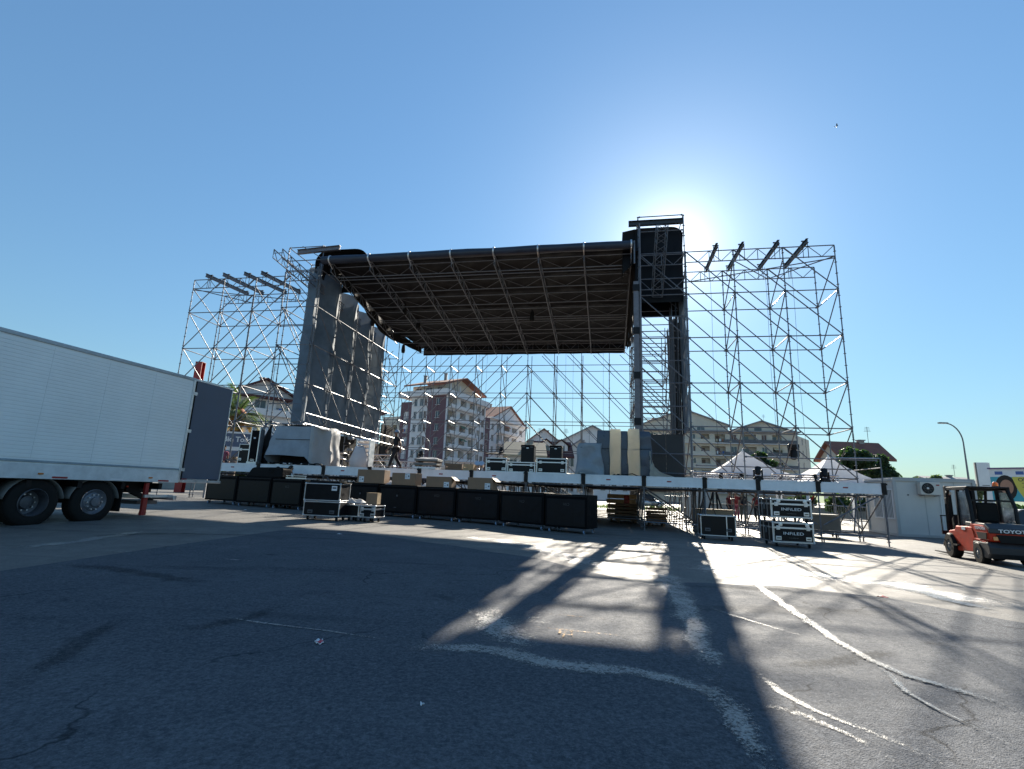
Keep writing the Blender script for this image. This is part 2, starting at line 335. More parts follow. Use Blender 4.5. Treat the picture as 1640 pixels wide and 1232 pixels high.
strip('grit_band', ((730, 858), (800, 866), (870, 880), (930, 898), (1060, 925)), (.5, 1.0, 1.0, 1.1, .8), gr, lift=.004, seed=6)
strip('grit_band', ((1085, 905), (1180, 915), (1290, 918), (1420, 935), (1640, 975)), (1.3, 1.6, 1.5, 1.2, .9), gr, lift=.004, seed=7)
strip('grit_band', ((0, 880), (120, 868), (235, 850)), (.6, .5, .4), gr, lift=.004, seed=8)
strip('grit_band', ((160, 885), (235, 884)), (.25, .12), gr, seed=9)
strip('grit_band', ((330, 895), (420, 900)), (.12, .1), gr, seed=10)
strip('grit_band', ((330, 985), (420, 1000), (520, 1012), (640, 1030)), (.03, .05, .04, .04), gr, seed=11)
strip('grit_band', ((0, 968), (35, 970)), (.12, .08), gr, seed=12)
wt_ = M_['wet']
M_['wetf'] = asphalt('wet_asphalt', (.15, .148, .143), (.24, .238, .23), .30, .4, .3, fade=True, stain=.1, seed=4, spec=.6)
wf = M_['wetf']; M_['faint'] = asphalt('faint_residue', (.15, .148, .143), (.24, .238, .23), .4, .5, .5, fade=True, stain=.1, seed=9, spec=.4, amax=.6)
strip('water_streak', ((1200, 928), (1240, 960), (1300, 1001), (1340, 1029), (1390, 1058), (1450, 1085), (1530, 1108), (1650, 1148)), (.12, .15, .14, .12, .10, .12, .13, .11), wf, lift=.018, wob=.25, seed=21)
strip('water_streak', ((1385, 1054), (1425, 1085), (1452, 1112), (1500, 1140), (1580, 1178), (1650, 1215)), (.05, .08, .06, .03, .025, .02), wf, lift=.020, seed=22)
strip('water_streak', ((1105, 966), (1150, 980), (1225, 1003), (1290, 1022)), (.09, .08, .06, .05), M_['faint'], lift=.0125, seed=23)
strip('water_streak', ((1130, 970), (1180, 978)), (.06, .04), M_['faint'], lift=.0125, seed=26)
strip('water_streak', ((1190, 1070), (1225, 1090), (1250, 1112), (1310, 1142), (1380, 1170), (1520, 1232)), (.05, .09, .08, .07, .07, .06), M_['faint'], lift=.0125, seed=24)
strip('water_streak', ((1205, 1128), (1290, 1148), (1370, 1185), (1460, 1240)), (.09, .08, .07, .06), M_['faint'], lift=.0125, seed=25)
strip('water_streak', ((1400, 935), (1500, 955), (1600, 985)), (.3, .4, .3), wf, lift=.012, seed=27)
# tyre marks and old oil trails
M_['tyre'] = asphalt('tyre_black', (.026, .028, .030), (.040, .042, .044), .75, .5, .6, fade=True, stain=.2, seed=8, spec=.06, amax=.36)
for k, (pts, w_) in enumerate(((((95, 905), (180, 912), (280, 928), (345, 935)), .35), (((0, 985), (60, 992), (110, 998)), .3), (((20, 1105), (90, 1060), (150, 1015), (215, 985)), .22), (((250, 1010), (330, 1005), (400, 990), (470, 965)), .25), (((470, 955), (510, 950), (560, 952)), .3), (((560, 972), (600, 967), (650, 968)), .25), (((1240, 1075), (1340, 1062), (1450, 1040)), .3), (((120, 860), (260, 855), (420, 858)), .4))):
    strip('tyre_mark', pts, [w_ * .6] + [w_] * (len(pts) - 2) + [w_ * .5], M_['tyre'], lift=.0095, wob=.35, seed=60 + k)
# faded spray marks on the asphalt
M_['spray'] = mat('faded_orange_spray', (.42, .22, .07), .7, 0, .35, 20)
M_['sprayf'] = asphalt('spray_on_asphalt', (.35, .18, .06), (.5, .3, .1), .7, .2, .5, fade=True, stain=.2, seed=6)
strip('spray_mark', ((855, 983), (905, 987), (972, 994)), (.03, .04, .03), M_['sprayf'], seed=31)
strip('spray_mark', ((858, 1006), (910, 1011), (1000, 1021)), (.03, .05, .03), M_['sprayf'], seed=32)
for k, pts in enumerate((((892, 1012), (898, 1010), (896, 1017), (903, 1018), (900, 1026), (891, 1025)), ((905, 1012), (904, 1019), (916, 1020), (917, 1012), (915, 1029)))):
    strip('spray_mark', pts, [.035] * len(pts), M_['sprayf'], wob=.2, lift=.016, seed=33 + k)
# litter
q = gp(511, 1031)
t_ = thing('crushed_cup', 'crushed red and white paper cup lying alone on the dark asphalt', 'litter', (q.x, q.y, q.z + .008), R(25)); t_.scale = (.62, .62, .62)
mb = MB()
mb.grid(lambda u, v: Vector(((u - .5) * .11 * (1 - .3 * abs(v - .5)), (v - .5) * .17, .012 + .012 * math.sin(u * 9 + v * 4) + .01 * math.sin(v * 7))), 8, 10)
o = ob('cup_wall', mb, M_['white'], t_, smooth='all', recalc=False); o.modifiers.new('thick', 'SOLIDIFY').thickness = .004
mb = MB(); mb.grid(lambda u, v: Vector(((u - .5) * .085, -.075 + v * .08, .0185 + .012 * math.sin(u * 9 * .8 + .9 + v * 2) + .006)), 6, 6)
ob('printed_band', mb, mat('red_print', (.5, .03, .05), .5), t_, smooth='all', recalc=False).modifiers.new('thick', 'SOLIDIFY').thickness = .002
def scrap(px, py, m, label, w=.07):
    q = gp(px, py, .012); mb = MB(); mb.grid(lambda u, v: Vector(((u - .5) * w, (v - .5) * w * .7, .012 * math.sin(u * 5) * math.cos(v * 4))), 4, 4)
    o = ob('scrap', mb, m, loc=q, rz=px * .1, smooth='all', recalc=False); o.modifiers.new('thick', 'SOLIDIFY').thickness = .003
    tag(o, label, 'litter')
scrap(1413, 957, M_['red'], 'small dark red scrap lying on the pale sunlit asphalt', .12)
scrap(543, 856, M_['white'], 'tiny white paper scrap on the sunlit asphalt before the road cases', .1)
scrap(393, 817, M_['paper'], 'pale flat scrap on the ground under the left row of black boxes', .12)
scrap(676, 1131, M_['paper'], 'tiny white crumb on the dark asphalt in the lower middle of the lot', .03)
# ================================================================ scaffolding
class Scaf:
    def __init__(s, root, off): s.root = root; s.off = off; s.k = {}
    def put(s, kind, mb, m, p): s.k.setdefault(kind, []).append((mb, m, p))
    def pipe(s, kind, p, q, r=.0242, m='steel', n=6):
        mb = MB(); mb.tube(p, q, r, n); s.put(kind, mb, M_[m], (Vector(p) + Vector(q)) / 2)
    def post(s, a, b, z0, z1, m='steel', r=.0242, foot=True, kind='standard', step=.5):
        mb = MB(); mb.tube((a, b, z0), (a, b, z1), r, 7); z = z0 + .35
        while z < z1:
            mb.lathe(((r, -.012), (.058, -.006), (.058, .006), (r, .012)), (a, b, z), 7); z += step
        for zz in range(int((z1 - z0) // 2)): mb.tube((a, b, z0 + 2 * zz + 1.9), (a, b, z0 + 2 * zz + 2.08), r * 1.25, 7)
        s.put(kind, mb, M_[m], Vector((a, b, (z0 + z1) / 2)))
        if foot:
            mb = MB(); mb.box((a, b, z0 + .005), (.15, .15, .01)); mb.tube((a, b, z0), (a, b, z0 + .25), .018, 6); mb.lathe(((.03, 0), (.07, .01), (.07, .03), (.03, .04)), (a, b, z0 + .14), 6)
            s.put('base_plate', mb, M_['steel_d'], Vector((a, b, z0)))
    def led(s, p, q, m='steel', kind='ledger'):
        mb = MB(); p = Vector(p); q = Vector(q); d = (q - p).normalized(); mb.tube(p + d * .03, q - d * .03, .0242, 6)
        for e, k in ((p, 1), (q, -1)): mb.bar(e + d * .03 * k, e + d * .10 * k, .03, .075)
        s.put(kind, mb, M_[m], (p + q) / 2)
    def brace(s, p, q, m='steel'):
        s.pipe('brace', p, q, .0242, m)
    def girder(s, p, q, h, kind='lattice_girder', m='steel', step=.5, r=.0242, up=(0, 0, -1)):
        p = Vector(p); q = Vector(q); dn = Vector(up) * h; mb = MB(); n = max(2, int((q - p).length / step)); n += n % 2
        mb.tube(p, q, r, 6); mb.tube(p + dn, q + dn, r, 6)
        for i in range(n + 1):
            a = p.lerp(q, i / n)
            if i % 2 == 0: mb.tube(a, a + dn, r * .7, 5)
            if i < n:
                b = p.lerp(q, (i + 1) / n); x, y = (a, b + dn) if i % 2 == 0 else (a + dn, b); mb.tube(x, y, r * .7, 5)
        s.put(kind, mb, M_[m], (p + q) / 2)
    def box_truss(s, p, q, w, kind='box_truss', m='alu', step=.32, r=.025, rr=.012, up=(0, 0, 1)):
        s.put(kind, truss_mb(p, q, w, step, r, rr, up), M_[m], (Vector(p) + Vector(q)) / 2)
    def finish(s):
        cs = Vector(((CP - OO).dot(SX), (CP - OO).dot(SY), CAM_H))
        for kind, l in s.k.items():
            l.sort(key=lambda e: (e[2] - cs).length)
            for mb, m, p in l[:100]: ob(kind, mb, m, s.root, smooth=True, off=s.off)
            rest = {}
            for mb, m, p in l[100:]: rest.setdefault(m.name, (MB(), m))[0].join(mb)
            if rest:
                al = MB(); ms = []
                for mb, m in rest.values():
                    mb.mi = [len(ms)] * len(mb.f); ms.append(m); al.join(mb)
                tag(ob(kind, al, ms, s.root, smooth=True, off=s.off, recalc=False), kind='stuff')
def truss_mb(p, q, w, step=.32, r=.025, rr=.012, up=(0, 0, 1)):
    p = Vector(p); q = Vector(q); d = (q - p).normalized(); a = d.cross(Vector(up)).normalized(); b = a.cross(d)
    cs = [a * (x * w / 2) + b * (y * w / 2) for x, y in ((-1, -1), (1, -1), (1, 1), (-1, 1))]; mb = MB()
    for c in cs: mb.tube(p + c, q + c, r, 6)
    n = max(2, int((q - p).length / step))
    for i in range(n):
        for k in range(4):
            c0, c1 = (cs[k], cs[(k + 1) % 4]) if i % 2 == 0 else (cs[(k + 1) % 4], cs[k])
            mb.tube(p.lerp(q, i / n) + c0, p.lerp(q, (i + 1) / n) + c1, rr, 4, cap=False)
    for i in (0, n):
        for k in range(4): mb.tube(p.lerp(q, i / n) + cs[k], p.lerp(q, i / n) + cs[(k + 1) % 4], rr, 4)
    return mb
def ibeam(p, q, h=.19, w=.10):
    p = Vector(p); q = Vector(q); mb = MB(); up = Vector((0, 0, 1))
    mb.bar(p, q, .022, h - .04); mb.bar(p + up * (h / 2 - .011), q + up * (h / 2 - .011), w, .022); mb.bar(p - up * (h / 2 - .011), q - up * (h / 2 - .011), w, .022); return mb
def wing(name, label, ss, tf, tb, ztop, side, beams, mbeam, base):
    root, off = sthing(name, label, 'scaffold tower', (ss[0] + ss[-1]) / 2, tf, group=None)
    s = Scaf(root, off); lv = [10, 8, 6, 4.15, 2.2]
    for i, a in enumerate(ss):
        for t in (tf, tb):
            s.post(a, t, gs(a, t), ztop)
        for z in lv:
            s.led((a, tf, z), (a, tb, z))
        for z0, z1 in zip([ztop - .5] + lv, lv):
            s.brace((a, tf, z0), (a, tb, z1))
    for a, b in zip(ss, ss[1:]):
        for t in (tf, tb):
            for z in lv: s.led((a, t, z), (b, t, z))
            for z0, z1 in zip([ztop] + lv, lv):
                p, q = (a, t, z0), (b, t, z1)
                off_ = Vector((0, -.05, 0)); s.brace(Vector(p) + off_, Vector(q) + off_)
    for t in (tf, tb):
        for a, b in zip(ss, ss[1:]): s.girder((a, t, ztop), (b, t, ztop), .5)
    s.pipe('plan_brace', (ss[-1], tf, ztop - .5), (ss[-2], tb, ztop - .5)); s.pipe('plan_brace', (ss[-1], tf + .05, ztop - .56), (ss[0], tb, ztop - .56))
    s.pipe('plan_brace', (ss[1], tf, ztop - .5), (ss[2], tb, ztop - .5))
    for sf, sb in beams:
        s.put('steel_beam', ibeam((sf - (sb - sf) * .08, tf - .3, ztop + .13), (sb, tb + .2, ztop + .13)), M_[mbeam], Vector((sf, tf, ztop)))
        for t, a in ((tf, sf), (tb, sb)):
            mb = MB()
            for e in (-.1, .1): mb.tube((a + e, t - .04, ztop - .55), (a + e, t - .04, ztop + .25), .014, 5)
            mb.box((a, t, ztop + .25), (.26, .08, .02)); s.put('beam_clamp', mb, M_['blkmetal'], Vector((a, t, ztop)))
    return s
# right wing
SR = [2.12, 4.12, 6.13, 8.17]
w1 = wing('scaffold_wing', 'open scaffold wing beside the white gazebos, with four dark beams on top', SR, 2.07, 4.25, 12.0, 1, [(3.41, 3.41), (4.48, 4.42), (5.9, 5.83), (7.03, 6.95)], 'beam', None)
for a, z in ((3.5, 3.2), (4.6, 2.9), (5.95, 4.0), (7.1, 3.0)):
    mb = MB(); mb.path([(a + .02 * math.sin(k), 4.0, 12 - (12 - z) * k / 8) for k in range(9)], .007, 4); w1.put('hanging_cable', mb, M_['blkmetal'], Vector((a, 4, 8)))
w1.finish()
# left wing
SLW = [-17.75, -19.75, -21.7, -23.6]
w2 = wing('scaffold_wing', 'open scaffold wing behind the white trailer, four pale beams resting across its top', SLW, 2.45, 4.75, 11.9, -1, [(-22.62, -22.2), (-21.57, -21.2), (-20.27, -19.7), (-19.26, -18.8)], 'beam_l', None)
w2.finish()
# towers under the roof edges
TT = [2.07, 4.14, 6.2, 8.3, 10.4, 12.4]
def tower(label, s0, s1, ztop, zrow):
    root, off = sthing('scaffold_tower', label, 'scaffold tower', (s0 + s1) / 2, 2.07); s = Scaf(root, off)
    for i, t in enumerate(TT):
        zt = ztop if i < 2 else zrow
        for a in (s0, s1): s.post(a, t, gs(a, t), zt)
        zz = [2.2, 4, 6, 8, 10] + ([12, ztop - .75, ztop] if i < 2 else [])
        for z in zz: s.led((s0, t, z), (s1, t, z))
        for z in (3, 5, 7, 9): s.led((s0, t + .04, z), (s1, t + .04, z))
        for z0, z1 in ((12, 10), (10, 8), (8, 6), (6, 4), (4, 2.2)):
            if z0 > zt: continue
            s.brace((s0, t - .05, z0), (s1, t - .05, z1))
        if i:
            for a in (s0, s1):
                for z in zz: s.led((a, TT[i - 1], z), (a, t, z))
                for z0, z1 in ((10, 8), (8, 6), (6, 4)):
                    s.brace((a + .05, TT[i - 1], z0), (a + .05, t, z1))
    return s
# right tower
s = tower('tall scaffold tower with a black tarpaulin box round its top, hiding the sun', .08, 2.08, 13.85, 11.2)
s.put('steel_beam', ibeam((-.35, 2.0, 13.5), (2.05, 2.0, 13.5), .24, .16), M_['beam'], Vector((1, 2, 13)))
s.girder((.08, 2.02, 11.9), (2.08, 2.02, 11.9), .5); s.girder((.08, 2.02, 10.75), (2.08, 2.02, 10.75), .5)
s.box_truss((1.02, .9, 12.75), (.86, 2.25, 10.0), .42, 'lifting_truss', 'steel_d', .26, .022, .014)
s.put('lifting_mast', (lambda m: (m.box((-.06, 1.95, 6.3), (.22, .22, 8.6)), m.tube((.13, 1.86, 2), (.13, 1.86, 13.4), .04, 8), m)[-1])(MB()), M_['beam_l'], Vector((0, 2, 7)))
for z in (4.3, 6.3, 8.3, 10.3): s.put('sleeve_block', MB().box((-.06, 1.95, z), (.28, .28, .3)), M_['blkmetal'], Vector((0, 2, z)))
# hood: a black tarpaulin box with rounded shoulder
def hood(s, s0, s1, t0, t1, z0, z1, mt, r0, r1, open_front=False):
    prof = []
    for k in range(9): a = math.pi - k / 8 * math.pi / 2; prof.append((s0 + r0 + r0 * math.cos(a), z1 - r0 + r0 * math.sin(a)))
    for k in range(9): a = math.pi / 2 - k / 8 * math.pi / 2; prof.append((s1 - r1 + r1 * math.cos(a), z1 - r1 + r1 * math.sin(a)))
    prof = [(s0, z0 + (z1 - r0 - z0) * k / 6) for k in range(6)] + prof + [(s1, z1 - r1 + (z0 - z1 + r1) * (k + 1) / 6) for k in range(6)]
    n0 = len(prof); n = n0; mb = MB(); closed = prof + [(s1 + (s0 - s1) * k / 10, z0) for k in range(1, 11)]; nc = len(closed)
    def wob(p, t): return .05 * noise.noise((p[0] * 1.5, t * 1.1, p[1] * .9)) + .03 * math.sin(p[1] * 5 + t * 2)
    mb.grid(lambda u, v: (lambda p, t: Vector((p[0] + wob(p, t), t, p[1] + wob(p, t + 3) * .6)))(prof[min(n - 1, round(u * (n - 1)))], t0 + (t1 - t0) * v), n - 1, 8)
    faces = [t1] if open_front else [t0, t1]
    for t in faces:
        c = Vector(((s0 + s1) / 2, t, (z0 + z1) / 2)); k = len(mb.v)
        mb.grid(lambda u, v: (lambda p: Vector((c.x + (p[0] - c.x) * v, t + (.10 * noise.noise((p[0] * 1.2 * v, p[1] * v, t)) - .05) * (1 - v ** 6), c.z + (p[1] - c.z) * v)))(closed[min(nc - 1, round(u * (nc - 1)))]), nc - 1, 8)
    s.put('tarpaulin_hood', mb, mt, Vector(((s0 + s1) / 2, t0, z1)))
hood(s, -.05, 2.04, 2.32, 4.3, 9.75, 13.42, M_['roofcloth'], .12, .55)
mb = MB(); mb.grid(lambda u, v: Vector((-.62 + .6 * u, 2.35 + .05 * math.sin(v * 6), 13.3 - v * (2.1 - .5 * u) + .12 * u)), 5, 10); mb.grid(lambda u, v: Vector((-.62, 2.35 + 1.6 * u, 13.3 - v * 2.1)), 4, 8)
s.put('tarpaulin_flap', mb, M_['roofcloth'], Vector((-.3, 2.3, 12)))
for i, (t0, t1) in enumerate(((2.2, 3.3), (5.0, 5.9))):
    mb = MB(); mb.grid(lambda u, v: Vector((2.0 + .10 * math.sin(u * 7 + i) + .06 * noise.noise((u * 4, v * 9, i)), t0 + (t1 - t0) * u, 10.0 - 6.0 * v)), 16, 30); s.put('gauze_panel', mb, M_['gauze'], Vector((2, t0, 7)))
rc_ = random.Random(11)
for k in range(30):
    t_k = 2.3 + 6.0 * k / 30; s_k = 1.42 + .1 * (t_k - 2.07) + rc_.uniform(-.05, .55); s.pipe('riser_tube', (min(2.2, s_k), t_k, 3.9), (min(2.2, s_k + rc_.uniform(-.12, .12)), t_k + rc_.uniform(-.3, .3), 9.9), .026, 'blkmetal' if k % 3 == 0 else 'steel_d')
s.finish()
# left tower with fabric
s = tower('tall left tower of scaffold hung with four bays of dark grey gauze above the stage', -17.75, -15.75, 13.3, 11.4)
s.put('steel_beam', ibeam((-17.2, 2.0, 13.0), (-14.8, 2.0, 13.12), .24, .16), M_['beam_l'], Vector((-16, 2, 13)))
s.girder((-17.75, 2.0, 11.9), (-15.75, 2.0, 11.9), .5)
for a in (-16.3, -16.75): s.girder((a, -.35, 11.95), (a, 10.6, 10.95), .42, 'lifting_girder', 'steel', .35)
for t in (-.3, 2.0, 4, 6, 8, 10): s.pipe('spreader', (-16.3, t, 11.75 - .1 * t), (-16.75, t, 11.75 - .1 * t), .018)
s.girder((-15.66, 2.1, 4.55), (-15.66, 14.2, 4.45), .5, 'base_girder')
for t in (1.8, 3.4): s.pipe('spreader', (-16.8, t, 13.2), (-15.0, t, 12.1), .02)
for i, (t0, t1, zt) in enumerate(((2.07, 4.2, 12.4), (4.14, 6.27, 12.1), (6.2, 8.37, 11.75), (8.3, 10.5, 11.45))):
    def fab(u, v):
        t = t0 + (t1 - t0) * u; z = zt - (zt - 4.15) * v
        rec = sstep(.16, .30, u) * (1 - sstep(.30, 1.0, u) ** .8)      # cloth swings outwards behind each post, then back to the next one
        x = -15.90 - .95 * rec + .05 * noise.noise((u * 4, v * 13, i)) + .035 * math.sin(u * 19 + i + 2.5 * math.sin(v * 7)) * (.4 + u)
        return Vector((x, t, z + .06 * math.sin(u * 9) * v))
    mb = MB(); mb.grid(fab, 36, 40); s.put('gauze_panel', mb, M_['gauze'] if i else M_['gauze'], Vector((-16, t0, 7)))
hood(s, -16.35, -13.3, 2.4, 5.2, 12.0, 13.22, M_['blackcloth'], .6, .95, open_front=True)
mb = MB(); mb.grid(lambda u, v: Vector((-16.6 + .05 * math.sin(v * 15), 2.5 + 11 * u, 4.0 - 2.0 * v)), 30, 6); s.put('black_drape', mb, M_['blackcloth'], Vector((-16.6, 6, 3)))
mb = MB(); mb.box((-15.9, 12.0, 4.15), (.08, 1.9, 2.1)); s.put('black_drape', mb, M_['blackcloth'], Vector((-15.9, 12, 4)))
s.finish()
# back wall of scaffolding
root, off = sthing('scaffold_wall', 'long double scaffold wall across the back of the stage, seen against the apartment blocks', 'scaffold wall', -8.5, 14.6); s = Scaf(root, off)
sb = [-20.2 + 1.9 * k for k in range(12)]
for a in sb:
    for t in (14.6, 16.5): s.post(a, t, gs(a, t), 11.2, step=1.0, foot=False)
    for z in (4, 6, 8, 10): s.led((a, 14.6, z), (a, 16.5, z))
    for z in (10, 8, 6): s.brace((a, 14.6, z), (a, 16.5, z - 2))
for a, b in zip(sb, sb[1:]):
    for t in (14.6, 16.5):
        for z in (2.2, 4, 6, 8, 10): s.led((a, t, z), (b, t, z))
        for z0, z1 in ((12, 10), (10, 8), (8, 6), (6, 4), (4, 2.2)):
            p, q = ((b, t - .05, z0), (a, t - .05, z1)) if a < -7 else ((a, t - .05, z0), (b, t - .05, z1))
            if z0 == 12: p = (p[0] * .6 + q[0] * .4, p[1], 11.2)
            s.brace(p, q)
for a in (-13, -10.2, -9.6, -4.1, -3.6, -1.6):
    mb = MB(); mb.tube((a, 13.5, 10.6), (a, 13.5, 2.2), .007, 4); s.put('hanging_cable', mb, M_['blkmetal'], Vector((a, 13.5, 6)))
s.finish()
# ================================================================ stage roof
root, off = sthing('stage_roof', 'wide dark fabric stage roof on lattice rafters between the two towers', 'stage roof', -7.7, 7.2, 0); s = Scaf(root, off)
RA = [-.25 - 2.12 * k for k in range(8)]; S0, S1 = -15.2, -.2
def rz(t): return 12.3 - (t - 1.9) * (12.3 - 10.75) / (12.6 - 1.9)
def left_s(t): return S0 + (0 if t < 9 else .38 * (t - 9) ** 1.25 * .55)
TP = [2.3, 3.9, 5.5, 7.1, 8.7, 10.3, 11.9]
def rf(u, v):
    t = 1.9 + 10.7 * v; a = left_s(t) + (S1 - left_s(t)) * u
    k = (a - S1) / -2.12; w = math.sin((k % 1) * math.pi); kt = ((t - 2.3) / 1.6); wt2 = abs(math.sin((kt % 1) * math.pi))
    z = rz(t) + .03 + .16 * w ** .7 * wt2 ** .6 * min(1, (12.6 - t) / .7) + .05 * noise.noise((a * 2.2, t * 2.2, 0)) + .03 * noise.noise((a * 6, t * 6, 2))
    return Vector((a, t, z))
mb = MB(); mb.grid(rf, 112, 70); s.put('roof_fabric', mb, M_['roofcloth'], Vector((-7, 6, 12)))
mb = MB(); mb.path([(S0 - .35 + (S1 - S0 + .35) * k / 14, 1.75, 12.33 + .008 * math.sin(k * 1.3)) for k in range(15)], .21, 14, rs=[.2 + .012 * math.sin(k * 2.1) for k in range(15)]); s.put('rolled_tarp', mb, M_['rollcloth'], Vector((-7, 1.7, 12)))
for a in RA:
    mb = MB(); mb.lathe(((.225, -.035), (.232, -.03), (.232, .03), (.225, .035)), (a, 1.75, 12.33), 14, (1, 0, 0)); mb.tube((a, 1.62, 12.14), (a, 2.0, 11.95), .02, 5)
    s.put('roll_strap', mb, M_['alu'], Vector((a, 1.7, 12)))
    t1 = 12.5
    if a < -14.5: t1 = 10.5
    s.girder((a, 1.9, rz(1.9) - .03), (a, t1, rz(t1) - .03), .52, 'rafter', 'steel', .55, up=(0, 0, -1))
for t in TP:
    a0 = left_s(t) + .1
    s.pipe('purlin', (a0, t, rz(t) - .08), (S1, t, rz(t) - .08), .026, 'steel')
    s.pipe('purlin', (a0, t + .25, rz(t) - .52), (S1, t + .25, rz(t) - .52), .024, 'steel')
    if t in (2.3, 7.1): s.pipe('purlin', (a0, t + .55, rz(t) - .54), (S1, t + .55, rz(t) - .54), .024, 'steel')
for a, b in zip(RA, RA[1:]):
    for t0, t1 in zip(TP[::1], TP[1:]):
        m_ = (t0 + t1) / 2
        s.pipe('wind_brace', (a, t0, rz(t0) - .1), ((a + b) / 2, m_, rz(m_) - .15), .018, 'steel_d'); s.pipe('wind_brace', (b, t0, rz(t0) - .1), ((a + b) / 2, m_, rz(m_) - .15), .018, 'steel_d')
s.girder((-14, 11.6, rz(11.6) - .1), (S1, 11.6, rz(11.6) - .1), .5, 'lattice_girder', 'steel_d', .5)
s.pipe('edge_tube', (S1 + .05, 1.7, 12.45), (S1 + .05, 12.6, rz(12.6) + .05), .05, 'steel')
s.pipe('edge_tube', (S1 + .08, 1.72, 12.5), (S1 + .08, 1.72, 11.4), .04, 'steel')
mb = MB(); mb.grid(lambda u, v: Vector((-14 + (S1 + 14) * u, 12.62 + .03 * math.sin(u * 60), rz(12.6) + .15 - .62 * v)), 60, 3); s.put('back_valance', mb, M_['blackcloth'], Vector((-7, 12.6, 10)))
mb = MB(); mb.grid(lambda u, v: (lambda t: Vector((left_s(t) - .02 + .04 * math.sin(u * 40), t, rz(t) + .12 - (.65 - .2 * math.sin(u * 8)) * v)))(1.9 + 10.7 * u), 50, 3); s.put('side_valance', mb, M_['blackcloth'], Vector((-15, 6, 11)))
mb = MB(); mb.grid(lambda u, v: (lambda t: Vector((S1 + .12 + .03 * math.sin(u * 50), t, rz(t) + .15 - (.7 + 1.55 * sstep(2.2, 3.2, t) * (1 - sstep(7.5, 9.5, t))) * v)))(2.2 + 10.2 * u), 50, 6); s.put('side_valance', mb, M_['blackcloth'], Vector((0, 6, 11)))
mb = MB(); mb.grid(lambda u, v: Vector((S1 - .02 + .42 * v, 2.0 + 10.4 * u, rz(2.0 + 10.4 * u) - .05 - .12 * math.sin(v * 3.1) + .03 * math.sin(u * 50))), 50, 3); s.put('gap_flap', mb, M_['blackcloth'], Vector((0, 6, 11)))
s.finish()
def hoist(px, py, t, lab, ln=.55):
    p = st(px, py, t); o = thing('chain_hoist', lab, 'chain hoist', L(p.x, t, p.z), -PHI, 'black chain hoist bags under the stage roof')
    ob('chain_bag', MB().lathe(((.02, .28), (.10, .26), (.12, .1), (.14, -.12), (.11, -.27), (.03, -.3)), (0, 0, 0), 10), M_['blackcloth'], o, smooth=True)
    zt = rz(min(12.4, max(2, t))) - .1 - p.z
    ob('chain', MB().tube((0, 0, .26), (0, 0, max(.4, zt)), .014, 5), M_['steel_d'], o)
    ob('hook', MB().lathe(((.02, 0), (.05, .02), (.05, .1), (.02, .14)), (0, 0, .26), 8), M_['blkmetal'], o)
hoist(646, 559, 11.5, 'chain hoist bag hanging free below the back left corner of the roof')
hoist(597, 515, 8.0, 'black chain hoist bag hanging beside the gauze panels')
hoist(648, 497, 6.5, 'small dark chain hoist bag under the left part of the roof fabric')
hoist(670, 519, 8.4, 'second chain hoist bag in from the gauze panels, under the roof')
hoist(852, 507, 7.4, 'dark chain hoist bag under the middle of the roof fabric')
# ================================================================ stage platform
DZ = 1.97
GF = [-18.37, -16.2, -13.1, -11.0, -8.83, -6.64, -4.44, -2.22, .03, 2.19, 4.01, 5.98, 8.05]
root, off = sthing('stage_platform', 'long scaffold stage deck with pale aluminium edge boards, carrying all the gear', 'stage', -5, 0); s = Scaf(root, off)
FH = .36
for a, b in zip(GF, GF[1:]):
    mb = MB(); mb.box(((a + b) / 2, -.03, DZ - FH / 2), (b - a - .16, .05, FH)); mb.box(((a + b) / 2, -.058, DZ - .02), (b - a - .16, .012, .03)); mb.box(((a + b) / 2, -.058, DZ - FH + .02), (b - a - .16, .012, .03))
    s.put('edge_board', mb, M_['deck'], Vector(((a + b) / 2, 0, 1.8)))
    if b - a > 1.9 and a not in (-11.0, -4.44, 4.01):
        mb = MB(); mb.box((a + .42 * (b - a), -.057, DZ - .17), (.16, .004, .045)); s.put('red_sticker', mb, M_['red'], Vector((a, -.05, 1.8)))
    # deck boards, underside visible
    t1 = 12.9 if b < 2.3 else 4.3
    mb = MB(); mb.box(((a + b) / 2, t1 / 2, DZ - .045), (b - a - .02, t1, .05))
    for k in range(int(t1 / 1.04)): mb.box(((a + b) / 2, .5 + k * 1.04, DZ - .11), (b - a - .05, .06, .08))
    s.put('deck_board', mb, M_['wood'], Vector(((a + b) / 2, t1 / 2, 1.9)))
tg = [0, 2.07, 4.14, 6.2, 8.3, 10.4, 12.4]
